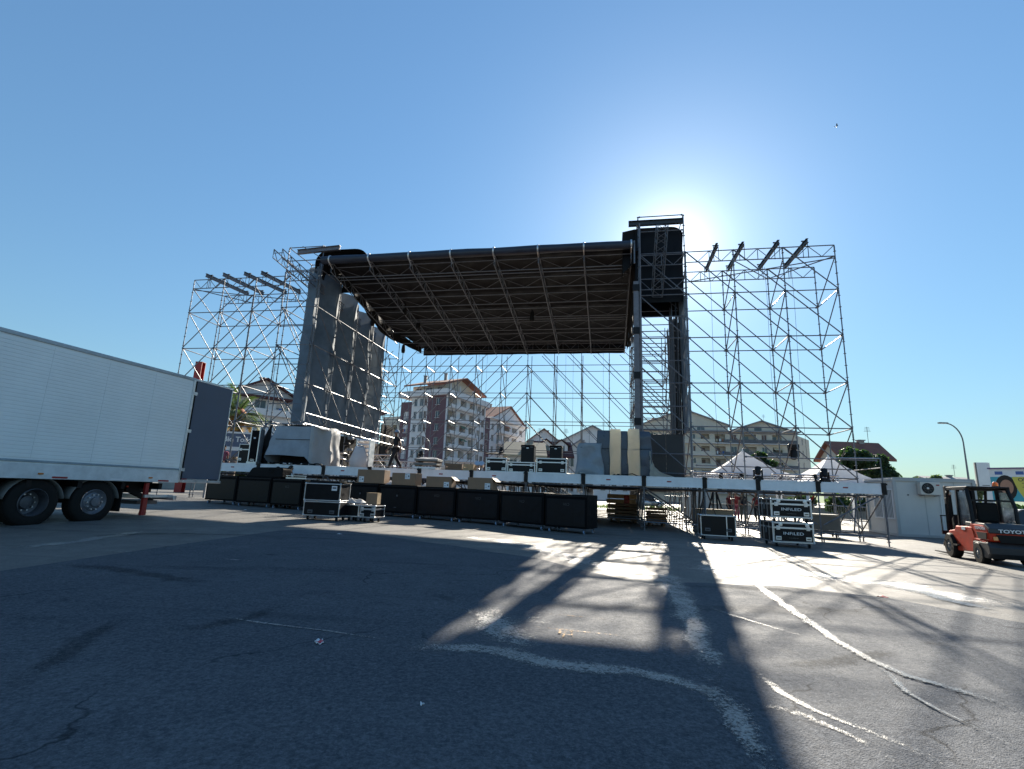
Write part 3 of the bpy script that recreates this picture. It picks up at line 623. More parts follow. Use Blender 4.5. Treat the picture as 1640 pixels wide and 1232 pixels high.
for i, a in enumerate(GF):
    for t in tg:
        if a > 2.3 and t > 4.2: continue
        z0 = gs(a, t); s.post(a, t, z0, DZ - (.0 if t == 0 else .1), kind='deck_post', step=1)
        if t == 0:
            mb = MB(); mb.box((a, -.05, DZ - .17), (.12, .11, .40)); mb.box((a, -.1, DZ - .02), (.17, .06, .06)); s.put('edge_clamp', mb, M_['blkmetal'], Vector((a, 0, 1.9)))
        if i + 1 < len(GF):
            b = GF[i + 1]
            if not (b > 2.3 and t > 4.2):
                if a > -.5 or t > 0: s.led((a, t, gs(a, t) + .32), (b, t, gs(b, t) + .32), kind='base_ledger')
                s.led((a, t + .02, DZ - .42), (b, t + .02, DZ - .42), m='steel_d', kind='deck_ledger')
                if t > 1 and i % 2 == 0: s.brace((a, t, DZ - .3), (b, t, gs(b, t) + .3), 'steel_d')
    for t0, t1 in zip(tg, tg[1:]):
        if a > 2.3 and t1 > 4.2: continue
        s.led((a, t0, DZ - .45), (a, t1, DZ - .45), m='steel_d', kind='deck_ledger'); s.led((a, t0, gs(a, t0) + .25), (a, t1, gs(a, t1) + .25), kind='base_ledger')
        s.brace((a + .04, t0, DZ - .3), (a + .04, t1, gs(a, t1) + .3), 'steel_d')
s.brace((.1, -.02, DZ - .45), (2.15, 2.0, .3)); s.brace((2.25, 0.03, DZ - .45), (3.0, 2.0, .4), 'steel_d')
for a, b in ((4.05, 5.9), (7.9, 6.1), (-16.1, -14.9), (-13.0, -11.9), (-10.9, -9.5), (-8.7, -7.7)):
    s.brace((a, .04, DZ - .42), (b, .04, .5))
for k in range(14): s.pipe('inner_post', (-6.2 + k * .17, 7.2 + (k % 3) * .4, gs(-6, 7)), (-6.2 + k * .17, 7.2 + (k % 3) * .4, 1.85), .022, 'steel_d')
for k in range(10): s.pipe('inner_post', (2.25 + (k % 2) * .12, 1.0 + k * .35, gs(2, 2)), (2.35 + (k % 3) * .1, 1.2 + k * .35, 1.8), .024, 'steel_d')
# handrails
for z in (2.95,):
    s.led((2.2, 2.07, 2.55), (8.0, 2.07, 2.55), kind='guard_rail'); s.led((4.1, 2.0, 2.95), (9.1, 2.4, 2.95), kind='guard_rail')
mb = MB(); mb.tube((8.05, -.02, 1.97), (8.05, -.02, 2.86), .024, 7); mb.tube((8.05, -.02, 2.52), (8.05, 2.0, 2.52), .02, 6); s.put('rail_post', mb, M_['steel'], Vector((8, 0, 2.4)))
s.pipe('guard_rail', (8.05, -.02, 2.84), (6.9, 1.0, 2.9), .024, 'alu')
s.pipe('deck_post', (8.05, -.02, .1), (8.05, -.02, 1.99), .03)
for a, t, b, u in ((5.98, 2.07, 7.4, 4.2), (8.05, 2.0, 7.1, .2), (8.17, 4.2, 8.17, 2.1)):
    s.brace((a, t, DZ - .3), (b, u, .3), 'steel_d')
s.finish()
# red prop leaning under the right end
root, off = sthing('leaning_prop', 'red steel prop leaning under the right end of the stage deck', 'steel prop', 6.6, 4.4, None)
ob('tube', MB().tube((6.35, 4.4, gs(6.4, 4.4)), (7.4, 4.2, 1.62), .035, 8), M_['red'], root, smooth=True, off=off); ob('prop_foot', MB().box((6.35, 4.4, gs(6.4, 4.4) + .01), (.15, .15, .02)), M_['red'], root, off=off)
# ================================================================ cases and boxes
def rim_edges(w, d, h, e, z0=0):
    mb = MB()
    for x in (-w / 2, w / 2):
        for y in (-d / 2, d / 2): mb.box((x, y, z0 + h / 2), (e, e, h + e))
    for z in (z0, z0 + h):
        for y in (-d / 2, d / 2): mb.box((0, y, z), (w - e, e * .98, e * .98))
        for x in (-w / 2, w / 2): mb.box((x, 0, z), (e * .98, d - e, e * .98))
    return mb
def caster(parent, x, y, r=.055, m='rubber'):
    mb = MB(); z = r; mb.lathe(((r * .5, -.02), (r * .93, -.02), (r, -.012), (r, .012), (r * .93, .02), (r * .5, .02)), (x, y, r), 12, (1, 0, 0))
    k = ob('caster', mb, M_[m], parent, smooth=True)
    b = MB(); b.box((x - .028, y, r * 1.45), (.006, .05, r * 1.6)); b.box((x + .028, y, r * 1.45), (.006, .05, r * 1.6)); b.box((x, y, r * 2.22), (.09, .09, .012)); ob('caster_fork', b, M_['steel_d'], k)
def flight_case(name, label, loc, rz, w, d, h, group=None, wheels=True, style='lid', text=None, lidfrac=.28, latches=True, edge=.032, side_div=None):
    t = thing(name, label, 'flight case', loc, rz, group); z0 = .13 if wheels else .02
    hh = h - z0
    ob('body', MB().box((0, 0, z0 + hh / 2), (w - edge * .5, d - edge * .5, hh - edge * .5)), M_['case'], t, bevel=.006)
    ob('edge_trim', rim_edges(w - edge, d - edge, hh - edge, edge, z0 + edge / 2), M_['alu'], t, bevel=.005)
    for x in (-1, 1):
        for y in (-1, 1):
            for z in (z0 + .02, z0 + hh - .02):
                ob('ball_corner', MB().ball((x * (w / 2 - .02), y * (d / 2 - .02), z), .038, 8), M_['alu'], t, smooth='all')
    fy = -d / 2 - .004
    if style == 'lid':
        zl = z0 + hh * (1 - lidfrac)
        ob('lid_seam', MB().box((0, 0, zl), (w - .01, d - .01, .05)), M_['alu'], t, bevel=.004)
        for x in (-.36, .36):
            mb = MB(); mb.box((x * w, fy, zl), (.10, .014, .12)); mb.box((x * w, fy - .012, zl + .01), (.05, .014, .07)); ob('latch', mb, M_['alu'], t, bevel=.008)
            mb = MB(); mb.box((x * w, fy, z0 + hh * .22), (.15, .012, .11)); o = ob('handle', mb, M_['alu'], t, bevel=.006); ob('grip', MB().box((x * w, fy - .01, z0 + hh * .22), (.10, .02, .025)), M_['rubber'], o, bevel=.005)
    elif style == 'rack':
        for x in (-.3, .3):
            mb = MB(); mb.box((x * w, fy, z0 + hh * .3), (.16, .012, .10)); o = ob('handle', mb, M_['steel_d'], t, bevel=.006); ob('grip', MB().box((x * w, fy - .01, z0 + hh * .3), (.10, .02, .02)), M_['rubber'], o)
        if side_div: ob('divider', MB().box((w * side_div, fy, z0 + hh / 2), (.03, .012, hh)), M_['alu'], t)
    if wheels:
        for x in (-1, 1):
            for y in (-1, 1): caster(t, x * (w / 2 - .12), y * (d / 2 - .12))
    if text:
        big, small = text
        zc = z0 + hh * (.45)
        M = face_M((0, fy - .004, zc), (1, 0, 0), (0, 0, 1))
        mb = text_mb(big, .125, M @ Matrix.Diagonal((1.3, .9, 1, 1)), .002, bold=.0005)
        ob('lettering', mb, M_['white'], t, recalc=False)
        M = face_M((0, fy - .004, zc - .12), (1, 0, 0), (0, 0, 1)); mb = text_mb(small, .038, M, .001); ob('small_lettering', mb, M_['greyplastic'], t, recalc=False)
        fr = MB(); iw, ih = w - .09, hh * .86
        zf = z0 + hh * .5
        for x in (-1, 1): fr.box((x * iw / 2, fy + .002, zf), (.014, .012, ih))
        for zz in (-1, 1): fr.box((0, fy + .001, zf + zz * ih / 2), (iw - .02, .012, .014))
        ob('front_frame', fr, M_['alu'], t, bevel=.004)
        for x in (-.3, .34):
            mb = MB(); mb.lathe(((.055, 0), (.055, .012), (.03, .014), (.03, .026), (.012, .028)), (x * w, fy + .003, zf + ih * .44), 14, (0, -1, 0)); ob('latch', mb, M_['alu'], t, smooth=True)
        # ribbed side panel
        for y in (-.22, .22): ob('side_strip', MB().box((-w / 2 - .002, y * d, zf), (.012, .03, ih)), M_['alu'], t)
        ob('side_plate', MB().box((-w / 2 - .003, 0, zf + .05), (.008, .16, .2)), M_['greyplastic'], t)
    return t
# two stacked screen cases right of the deck
p0, p1 = gp(1307, 880), gp(1238, 873)
dirx = (Vector((p0.x, p0.y, 0)) - Vector((p1.x, p1.y, 0))); 
RZI = R(-10)
cx = p0 + Matrix.Rotation(RZI, 3, 'Z') @ Vector((-.56, .60, 0)); zc = g(cx.x, cx.y)
c1 = flight_case('flight_case', 'lower of the two stacked black cases with white INFILED lettering', (cx.x, cx.y, zc), RZI, 1.12, 1.15, .71, 'screen cases with white lettering', text=('INFiLED', 'www.infiled.com'))
c2 = flight_case('flight_case', 'upper of the two stacked black cases with white INFILED lettering', (cx.x - .01, cx.y + .01, zc + .70), RZI, 1.12, 1.15, .67, 'screen cases with white lettering', text=('INFiLED', 'www.infiled.com'))
# black rolling boxes in front of the deck
def rolling_box(label, a, b, h, depth=.95, logo=True, split=False, z=None, card=None):
    a = Vector(a); b = Vector(b); d = b - a; w = Vector((d.x, d.y, 0)).length - .04; rz_ = math.atan2(d.y, d.x); m = (a + b) / 2
    nrm = Vector((-math.sin(rz_), math.cos(rz_), 0)); c = m + nrm * depth / 2
    t = thing('rolling_box', label, 'rolling box', (c.x, c.y, min(a.z, b.z)), rz_, 'black rolling boxes along the stage front')
    ob('body', MB().box((0, 0, .16 + (h - .16) / 2), (w, depth, h - .16)), M_['boxblack'], t, bevel=.02)
    ob('top_batten', MB().box((0, -depth / 2 - .004, h - .05), (w * .96, .02, .035)), M_['blkmetal'], t, bevel=.004)
    mb = MB(); mb.box((0, -depth / 2 - .003, .62), (w * .9, .012, .8)); ob('front_panel', mb, M_['case'], t, bevel=.004)
    if split:
        ob('seam', MB().box((w * .0, -depth / 2 - .01, .65), (.012, .008, .95)), M_['rubber'], t)
        ob('pull_handle', MB().box((w * .0, -depth / 2 - .02, .78), (.05, .03, .06)), M_['steel_d'], t, bevel=.004)
        ob('pull_handle', MB().box((-.05, -depth / 2 - .02, .36), (.1, .02, .02)), M_['steel_d'], t)
    if logo:
        ob('lettering', text_mb('VIO', .13, face_M((.02, -depth / 2 - .012, .86), (1, 0, 0), (0, 0, 1)), .002), mat('dim_print', (.035, .037, .042), .5) if 'dim' not in M_ else M_['dim'], t, recalc=False)
    for x in (-1, 1):
        for y in (-1, 1):
            caster(t, x * (w / 2 - .13), y * (depth / 2 - .10), .06, 'blue_caster')
    return t, c, rz_, w
M_['dim'] = mat('dim_print', (.04, .042, .048), .5)
xs_ = [941, 871, 799, 728, 665, 603, 545, 480, 430, 375, 326]
ys_ = [857, 850.3, 842, 836, 831, 826, 822, 817.5, 813.5, 809.5, 805.5]
P_ = [gp(x, y) for x, y in zip(xs_, ys_)]
labs = ['black rolling box at the right end, beside the open scaffold under the stage',
        'black rolling box second from the right end, with bare top',
        'black rolling box carrying the rightmost cardboard box',
        'black rolling box carrying the second cardboard box from the right',
        'two door black rolling box carrying the cardboard box with label at its top corner',
        'black rolling box behind the two small road cases',
        'black rolling box hidden behind the stacked double road case',
        'black rolling box with dim lettering, left of the stacked double road case',
        'black rolling box under the leaning padded case',
        'black rolling box at the left end of the row, beside the trailer door']
boxes = []
for i in range(10):
    boxes.append(rolling_box(labs[i], P_[i + 1], P_[i], 1.17, logo=i in (0, 1, 2, 3, 7), split=i in (4, 5)))
def carton(label, i, u, w, d, h, rzo=0, sticker=(.2, .3), z=1.172, open_flap=False):
    t_, c, rz_, bw = boxes[i]; base = t_.location
    ax = Vector((math.cos(rz_), math.sin(rz_), 0)); ay_ = Vector((-math.sin(rz_), math.cos(rz_), 0))
    q = Vector(base) + ax * (u * bw) + ay_ * (-.22) + Vector((0, 0, z))
    t = thing('cardboard_box', label, 'cardboard box', q, rz_ + R(rzo), 'cardboard boxes standing on the black rolling boxes')
    ob('carton_body', MB().box((0, 0, h / 2), (w, d, h)), M_['card'], t, bevel=.006)
    ob('tape', MB().box((0, 0, h + .001), (w * .99, .06, .003)), mat('packing_tape', (.36, .25, .15), .3), t)
    sx, sz = sticker
    o = ob('label_sheet', MB().box((sx * w, -d / 2 - .002, sz * h), (.20, .003, .21)), M_['paper'], t)
    mb = MB(); mb.box((sx * w + .05, -d / 2 - .0045, sz * h), (.05, .002, .05)); mb.box((sx * w - .05, -d / 2 - .0045, sz * h + .05), (.06, .002, .015)); mb.box((sx * w - .05, -d / 2 - .0045, sz * h - .03), (.07, .002, .012))
    ob('label_print', mb, M_['ink'], o)
    if open_flap: ob('flap', MB().box((w / 2 + .05, 0, h - .06), (.22, d * .98, .008), M=Matrix.Rotation(R(38), 3, 'Y')), M_['pine'], t)
    return t
carton('cardboard box at the right end, its side flap catching the sun, label low', 2, .02, .94, .45, .40, 4, (.30, .28), open_flap=True)
carton('low cardboard box between two others, label low at its right end', 3, .02, .98, .45, .37, 5, (.30, .22), open_flap=True)
carton('cardboard box with its white label at the upper right corner', 4, .12, .98, .5, .44, 2, (.16, .74))
carton('leftmost large cardboard box, white label at its lower left corner', 5, .25, 1.1, .5, .50, 0, (-.34, .27), z=1.175)
# crumpled film beside the cartons
def crumple(name, label, cat, q, w, d, h, m, rz=0, seed=0):
    mb = MB(); mb.grid(lambda u, v: Vector(((u - .5) * w, (v - .5) * d, .004 + h * max(0, min(1, 4 * u * (1 - u) * 1.2)) * min(1, 4 * v * (1 - v)) * (.55 + .6 * noise.noise((u * 5 + seed, v * 5, seed))))), 22, 16)
    return tag(ob(name, mb, m, loc=q, rz=rz, smooth='all', recalc=False), label, cat)
b4 = boxes[4]; q = Vector(b4[0].location) + Vector((-.50, .02, 1.175)); crumple('plastic_film_heap', 'crumpled clear film between two cartons on the black boxes', 'plastic film', q, .42, .35, .2, M_['whitecloth'], b4[2])
b1 = boxes[3]; q = Vector(b1[0].location) + Vector((-.62, .02, 1.175)); crumple('plastic_film_heap', 'small heap of white film left of the low carton', 'plastic film', q, .3, .3, .13, M_['whitecloth'], b1[2], 4)
# padded case leaning on the left boxes, white tray
t9, c9, r9, w9 = boxes[8]
q = Vector(t9.location) + Vector((math.cos(r9), math.sin(r9), 0)) * .1 + Vector((0, 0, 1.17))
t = thing('padded_case', 'black padded case with slanted end lying on top of the left rolling boxes', 'padded case', q, r9 - R(2))
mb = MB(); mb.prism([(-.80, 0), (.95, 0), (1.0, .05), (1.0, .36), (.9, .42), (-.42, .40), (-.52, .36)], ((0, -.25, 0), (1, 0, 0), (0, 0, 1)), (0, .55, 0)); ob('cover', mb, M_['blackcloth'], t, bevel=.04)
ob('carry_strap', MB().path([(.3, -.27, .36), (.35, -.30, .25), (.5, -.30, .22), (.6, -.27, .36)], .015, 5), M_['rubber'], t)
t7, c7, r7, w7 = boxes[7]
q = Vector(t7.location) + Vector((math.cos(r7), math.sin(r7), 0)) * .25 + Vector((0, 0, 1.175))
t = thing('metal_tray', 'pale metal frame tray lying on the black box near the white shirted man', 'metal tray', q, r7)
mb = MB()
for y in (-.3, .3): mb.box((0, y, .03), (1.0, .03, .05))
for x in (-.48, .48): mb.box((x, 0, .03), (.03, .57, .05))
ob('frame', mb, M_['alu'], t); ob('rail', MB().box((.0, -.3, .12), (1.0, .025, .025)), M_['alu'], t); ob('rail_leg', MB().box((-.45, -.3, .08), (.02, .02, .07)), M_['alu'], t); ob('rail_leg', MB().box((.45, -.3, .08), (.02, .02, .07)), M_['alu'], t)
# road cases in front
q = (gp(481, 832) + gp(543, 836)) / 2; rzc = R(-8)
n_ = Vector((-math.sin(rzc), math.cos(rzc), 0))
q1 = q + n_ * .35
def label_on(t, x, y, z, w=.17, h=.14):
    o = ob('label_sheet', MB().box((x, y, z), (w, .004, h)), M_['paper'], t); ob('label_print', MB().box((x, y - .003, z + .01), (w * .7, .002, .04)), M_['ink'], o)
ca = flight_case('road_case', 'lower road case of the pair standing alone before the rolling boxes', q1, rzc, 1.16, .68, .56, None, style='rack', edge=.03)
cb = flight_case('road_case', 'upper road case of the pair, with a white label on its front', q1 + Vector((-.02, 0, .56)), rzc, 1.16, .68, .54, None, wheels=False, style='plain', edge=.03)
label_on(cb, .38, -.345, .40)
mb = MB(); mb.box((0, .02, .018), (1.2, .62, .03)); t = thing('board', 'dark board lying on top of the upper road case', 'board', q1 + Vector((0, 0, 1.10)), rzc); ob('panel', mb, M_['boxblack'], t, bevel=.005)
for x in (-.56, .56): ob('batten', MB().box((x, -.28, .05), (.12, .08, .05)), M_['wood'], t)
q = gp(562, 835); rz2 = R(-10)
cc = flight_case('road_case', 'small road case under the grey cloth, left of the carton', q + Vector((.03, .3, 0)), rz2, .48, .55, .50, None, style='plain', edge=.035)
q3 = gp(592, 837) + Vector((-.02, .3, 0))
cd = flight_case('road_case', 'small road case with sunlit side panel under the upright carton', q3, R(-16), .52, .6, .50, None, style='lid', edge=.035, lidfrac=.3)
t = thing('cardboard_box', 'small upright carton standing on the small road case', 'cardboard box', q3 + Vector((.0, -.02, .535)), R(-12)); ob('carton_body', MB().box((0, 0, .17), (.36, .25, .34)), M_['card'], t, bevel=.004); ob('carton_rim', MB().box((.0, .0, .345), (.365, .255, .008)), M_['pine'], t); ob('carton_side', MB().box((.182, 0, .17), (.006, .25, .33)), M_['pine'], t)
crumple('folded_cloth', 'crumpled grey cloth lying over the small road case', 'cloth', q + Vector((.0, .25, .54)), .8, .55, .18, M_['tarp_l'], rz2, 2)
# ================================================================ gear on the deck
def dk(px, py, t): p = st(px, py, t); return L(p.x, t, DZ)
def case_px(name, label, x0, x1, ytop, ybot, t, d, group, **k):
    a = st(x0, ybot, t); b = st(x1, ybot, t); tp = st((x0 + x1) / 2, ytop, t); bt = st((x0 + x1) / 2, ybot, t); w = b.x - a.x; h = k.pop('h', tp.z - bt.z); zb = k.pop('zb', DZ)
    return flight_case(name, label, L((a.x + b.x) / 2, t + d / 2, zb), -PHI, w, d, h, group, **k), w, h
gf = 'black flight cases in a row on the stage deck'
case_px('flight_case', 'left flight case of the row on the deck, moving light lying on its lid', 777.5, 811, 728, 751.5, .9, .62, gf, wheels=False, edge=.045)
case_px('flight_case', 'low middle flight case of the row on the deck', 812, 857, 735, 753, .9, .62, gf, wheels=False, edge=.045)
case_px('flight_case', 'widest flight case of the row on the deck, beside the wrapped gear', 858.5, 907.5, 728.5, 754, .9, .62, gf, wheels=False, edge=.045)
def trunk(label, x0, x1, yt, t, z):
    a = st(x0, 730, t); b = st(x1, 730, t); zt = st((x0 + x1) / 2, yt, t).z; h = zt - z; w = b.x - a.x
    o = thing('storage_chest', label, 'trunk', L((a.x + b.x) / 2, t + .3, z), -PHI, 'square black trunks behind the flight cases')
    ob('body', MB().box((0, 0, h / 2), (w, .55, h)), M_['case'], o, bevel=.02); ob('lid', MB().box((0, 0, h - .05), (w + .02, .57, .10)), M_['boxblack'], o, bevel=.02)
    ob('clasp', MB().box((0, -.29, h - .14), (.10, .02, .05)), M_['alu'], o, bevel=.005)
    for x in (-.3, .3): ob('strap', MB().box((x * w, -.285, h - .09), (.14, .012, .02)), M_['greyplastic'], o)
trunk('square black trunk standing behind the low middle flight case', 834, 855, 712.5, 1.7, DZ)
trunk('square black trunk behind the widest flight case, cable loop on top', 880, 899.5, 713.5, 1.7, DZ)
# moving lights
def moving_head(label, s, t, z, rz=0, up=True, sc=1.0, group='black moving lights'):
    o = thing('moving_light', label, 'stage light', L(s, t, z), rz - PHI, group)
    k = 1 if up else -1
    ob('base', MB().box((0, 0, k * .07 * sc), (.36 * sc, .26 * sc, .14 * sc)), M_['blkmetal'], o, bevel=.02)
    y = MB()
    for x in (-1, 1): y.box((x * .165 * sc, 0, k * .30 * sc), (.05 * sc, .12 * sc, .32 * sc))
    y.box((0, 0, k * .165 * sc), (.36 * sc, .14 * sc, .05 * sc)); ob('yoke', y, M_['blkmetal'], o, bevel=.012)
    h = ob('head', MB().lathe(((.06 * sc, -.17 * sc), (.11 * sc, -.14 * sc), (.125 * sc, 0), (.13 * sc, .15 * sc), (.12 * sc, .18 * sc)), (0, 0, k * .40 * sc), 14, (.15, .25, 1)), M_['blkmetal'], o, smooth=True)
    ob('lens', MB().lathe(((.1 * sc, 0), (.1 * sc, .012 * sc)), (.027 * sc, .045 * sc, k * .40 * sc + .176 * sc), 14, (.15, .25, 1)), M_['glass'], h, smooth=True)
q = st(1215, 775, .5); moving_head('black moving light standing on the deck edge, midway between the two gazebo peaks', q.x, .5, DZ, sc=.85)
q = st(1322, 776, .6); moving_head('black moving light standing on the deck edge near the right gazebo', q.x, .6, DZ, rz=.3, sc=.85)
q = st(1270, 712, 4.1); moving_head('black moving light hanging head down from the scaffold wing', q.x, 4.1, q.z, up=False, sc=1.15); 
q = st(1307, 777, .7); moving_head('small black light lying beside a moving light at the deck edge', q.x, .7, DZ, rz=1.2, sc=.5)
for px, lab in ((1155, 'small black light among the aluminium trusses left on the deck'), (1187, 'second small black light among the aluminium trusses on the deck')):
    q = st(px, 770, 1.6); moving_head(lab, q.x, 1.6, DZ, rz=px, sc=.5)
q = st(802, 728, 1.2); a_ = st(790, 728, 1.2)
moving_head('black moving light lying on the left flight case lid', q.x, 1.25, DZ + .78, rz=.5, sc=.5)
crumple('black_cloth', 'black cloth draped over the lid of the left flight case', 'cloth', L(a_.x + .1, 1.2, DZ + .76), .9, .5, .1, M_['blackcloth'], -PHI, 5)
q = st(674, 722, 2.6); moving_head('black moving light on the deck above the stacked pale panels', q.x, 2.6, DZ + .5, sc=.7)
for k, px in enumerate((765, 772)): 
    q = st(px, 737, 2.0); t = thing('par_light', ['chrome par light left of the flight cases', 'second chrome par light touching the left flight case'][k], 'stage light', L(q.x, 2.0, DZ), -PHI, 'chrome par lights')
    ob('can', MB().lathe(((.06, -.14), (.10, -.10), (.11, .12), (.12, .13)), (0, 0, .34), 12, (.1, -.8, .5)), M_['alu'], t, smooth=True); ob('bracket', MB().path([(-.13, 0, .34), (-.13, 0, .05), (.13, 0, .05), (.13, 0, .34)], .012, 5), M_['blkmetal'], t); ob('foot', MB().box((0, 0, .025), (.3, .2, .05)), M_['blkmetal'], t)
# clutter of cables and small fittings along the left deck edge
for k in range(9):
    px = 440 + k * 9; q = st(px, 740, .5 + .1 * (k % 3)); t = thing('cable_coil', 'coil of black cable on the deck before the tarpaulin', 'cable', L(q.x, .35 + .12 * (k % 3), DZ + .03), k, 'cable coils strewn on the left deck edge')
    r_ = .11 + .03 * (k % 3); mb = MB()
    for j in range(3): mb.path([(r_ * math.cos(a * .5) * (1 + .1 * j), r_ * math.sin(a * .5), .02 + .025 * j + .015 * math.sin(a + j)) for a in range(13)], .012, 5)
    ob('cable', mb, M_['rubber'], t, smooth=True); ob('connector', MB().tube((r_, 0, .03), (r_ + .16, .05, .04), .025, 7), M_['alu'], t)
# aluminium trusses
def truss_thing(label, s0, s1, t, z, w=.3, group='aluminium trusses lying on the deck', t1=None):
    t1 = t if t1 is None else t1; m = ((s0 + s1) / 2, (t + t1) / 2)
    o = tag(ob('aluminium_truss', truss_mb((s0 - m[0], t - m[1], w / 2), (s1 - m[0], t1 - m[1], w / 2), w, .28, .026, .013), M_['alu'], loc=L(m[0], m[1], z), rz=-PHI, smooth=True), label, 'truss', group); return o
a = st(530, 735, 4.5); b = st(552, 735, 4.5); truss_thing('short aluminium truss between the covered machine and the white bag', a.x, b.x, 4.5, DZ + .55)
a = st(580, 735, 4.4); b = st(626, 735, 4.4); truss_thing('aluminium truss raised behind the white bag, left of the walking man', a.x, b.x, 4.4, DZ + .5)
a = st(600, 745, 3.0); b = st(632, 745, 3.0); truss_thing('aluminium truss flat on the deck at the feet of the walking man', a.x, b.x, 3.0, DZ, .22)
a = st(640, 738, 5.2); b = st(700, 738, 5.2); truss_thing('aluminium truss lying right of the walking man', a.x, b.x, 5.2, DZ + .25)
a = st(735, 738, 5.2); b = st(768, 738, 5.2); truss_thing('aluminium truss lying behind the wooden crates', a.x, b.x, 5.2, DZ + .3)
a = st(1110, 770, 1.4); b = st(1195, 770, 1.2); truss_thing('aluminium truss on the right deck, nearer the black panel', a.x, b.x, 1.5, DZ, .29)
a = st(1240, 775, 1.2); b = st(1345, 775, 1.2); truss_thing('aluminium truss on the right deck, before the right gazebo', a.x, b.x, 1.4, DZ, .29)
# white bag and light metal rack
q = dk(574, 740, 1.6); t = thing('white_bag', 'white bulk bag slumped against a metal rack on the deck', 'bag', q, -PHI)
mb = MB(); mb.lathe(((.30, 0), (.42, .12), (.40, .4), (.28, .72), (.18, .95), (.12, 1.0)), (0, 0, 0), 16); mb.v = [v + Vector((.08 * noise.noise(v * 3), .08 * noise.noise(v * 3 + Vector((5, 0, 0))), .05 * noise.noise(v * 4))) for v in mb.v]
ob('sack', mb, M_['whitecloth'], t, smooth='all'); ob('drawcord', MB().lathe(((.15, 0), (.17, .02), (.15, .04)), (0, 0, .93), 10), M_['tarp'], t, smooth=True)
q = dk(583, 740, 2.0); t = thing('louvred_rack', 'pale louvred metal rack right behind the white bag', 'rack', q, -PHI)
for x in (-.32, .32): ob('upright', MB().box((x, 0, .65), (.04, .5, 1.3)), M_['alu'], t)
for k in range(7): ob('shelf', MB().box((0, 0, .1 + k * .19), (.6, .5, .03), M=Matrix.Rotation(R(-14), 3, 'X')), M_['alu'], t)
q = dk(557, 735, 2.6); t = thing('light_stand', 'dark stand loaded with clamps and lamps beside the white bag', 'stand', q, -PHI)
ob('pole', MB().tube((0, 0, 0), (0, 0, 1.75), .03, 8), M_['blkmetal'], t, smooth=True); ob('base', MB().box((0, 0, .03), (.5, .4, .06)), M_['blkmetal'], t)
for k in range(5): ob('clamp', MB().box((.08 * (-1) ** k, -.05, .35 + .27 * k), (.26, .18, .12)), M_['blkmetal'] if k % 2 else M_['steel'], t, bevel=.02)
# pale panels and wooden crates
q = dk(684, 745, 1.5)
for k in range(3):
    t = thing('flat_platform', ['bottom pale panel of the low stack on the deck', 'middle pale panel of the low stack on the deck', 'top pale panel of the low stack, white film on it'][k], 'panel', q + Vector((.03 * k, 0, .17 * k)), -PHI + R(k), 'pale panels stacked on the deck')
    ob('panel_board', MB().box((0, 0, .10), (1.05, .8, .10)), M_['greyplastic'] if k else M_['alu'], t, bevel=.01)
    for x in (-.4, .4): ob('bearer', MB().box((x, 0, .025), (.1, .8, .05)), M_['wood'], t)
crumple('white_film', 'white film bunched on the top pale panel', 'plastic film', q + Vector((.06, 0, .5)), 1.0, .7, .12, M_['whitecloth'], -PHI, 8)
a = st(704, 740, 2.4); t = tag(ob('pale_roll', MB().tube((0, 0, .15), (1.0, 0, .18), .15, 12), M_['tarp_l'], loc=L(a.x, 2.6, DZ), rz=-PHI, smooth=True), 'pale rolled sheet lying behind the right end of the panel stack', 'roll')
for k, (x0, x1) in enumerate(((713, 740), (742, 758))):
    a = st(x0, 745, 1.2); b = st(x1, 745, 1.2); w = b.x - a.x; t = thing('wooden_crate', ['long wooden crate on the deck between panels and flight cases', 'short wooden crate at the right of the long wooden crate'][k], 'crate', L((a.x + b.x) / 2, 1.5, DZ), -PHI, 'wooden crates on the deck')
    for y in (-.28, .28):
        for z in (.1, .25): ob('side_board', MB().box((0, y, z), (w, .022, .13)), M_['wood'] if k == 0 else M_['pine'], t)
    for x in (-1, 1): ob('end_board', MB().box((x * (w / 2 - .012), 0, .17), (.022, .535, .3)), M_['wood'] if k == 0 else M_['pine'], t)
    ob('bottom_board', MB().box((0, 0, .02), (w - .05, .53, .03)), M_['wood'], t)
# machine under a blue grey tarpaulin
a = st(420, 738, .9); b = st(524, 738, .9); wT = b.x - a.x; sm = (a.x + b.x) / 2
t = thing('covered_machine', 'bulky machine on the left deck under a blue grey tarpaulin tied with cord', 'covered machine', L(sm, 1.6, DZ), -PHI)
ob('chassis', MB().box((0, .16, .85), (wT * .60, 1.0, 1.5)), M_['boxblack'], t, bevel=.05)
for x in (-.9, -.1, .75): ob('foot', MB().box((x, -.45, .05), (.22, .3, .10)), M_['alu'], t)
def tarpfn(u, v):                              # u round the machine, v downwards
    a_ = [(-1.0, -.62), (.62, -.62), (1.05, -.1), (1.0, .9), (-.95, .9), (-1.0, -.62)]
    k = min(4, int(u * 5)); f = u * 5 - k; x = a_[k][0] + (a_[k + 1][0] - a_[k][0]) * f; y = a_[k][1] + (a_[k + 1][1] - a_[k][1]) * f
    low = .44 if k == 0 else .05
    if k == 0 and f > .86: low = .44 - (f - .86) * 2.8
    if k == 4 and f > .8: low = .05 + (f - .8) * 1.5
    z = 1.78 - .16 * (1 if k == 1 else 0) * f + (low - 1.78) * v
    fl = 1 + .26 * v * (1 if x < 0 else .55) + .05 * noise.noise((u * 12, v * 3, 0)) + .03 * math.sin(u * 40) * v
    return Vector((x * fl * wT * .36, y * fl, z + .04 * noise.noise((u * 9, v * 4, 5))))
mb = MB(); mb.grid(tarpfn, 60, 14)
o = ob('tarpaulin', mb, M_['tarp'], t, smooth=True, recalc=False)
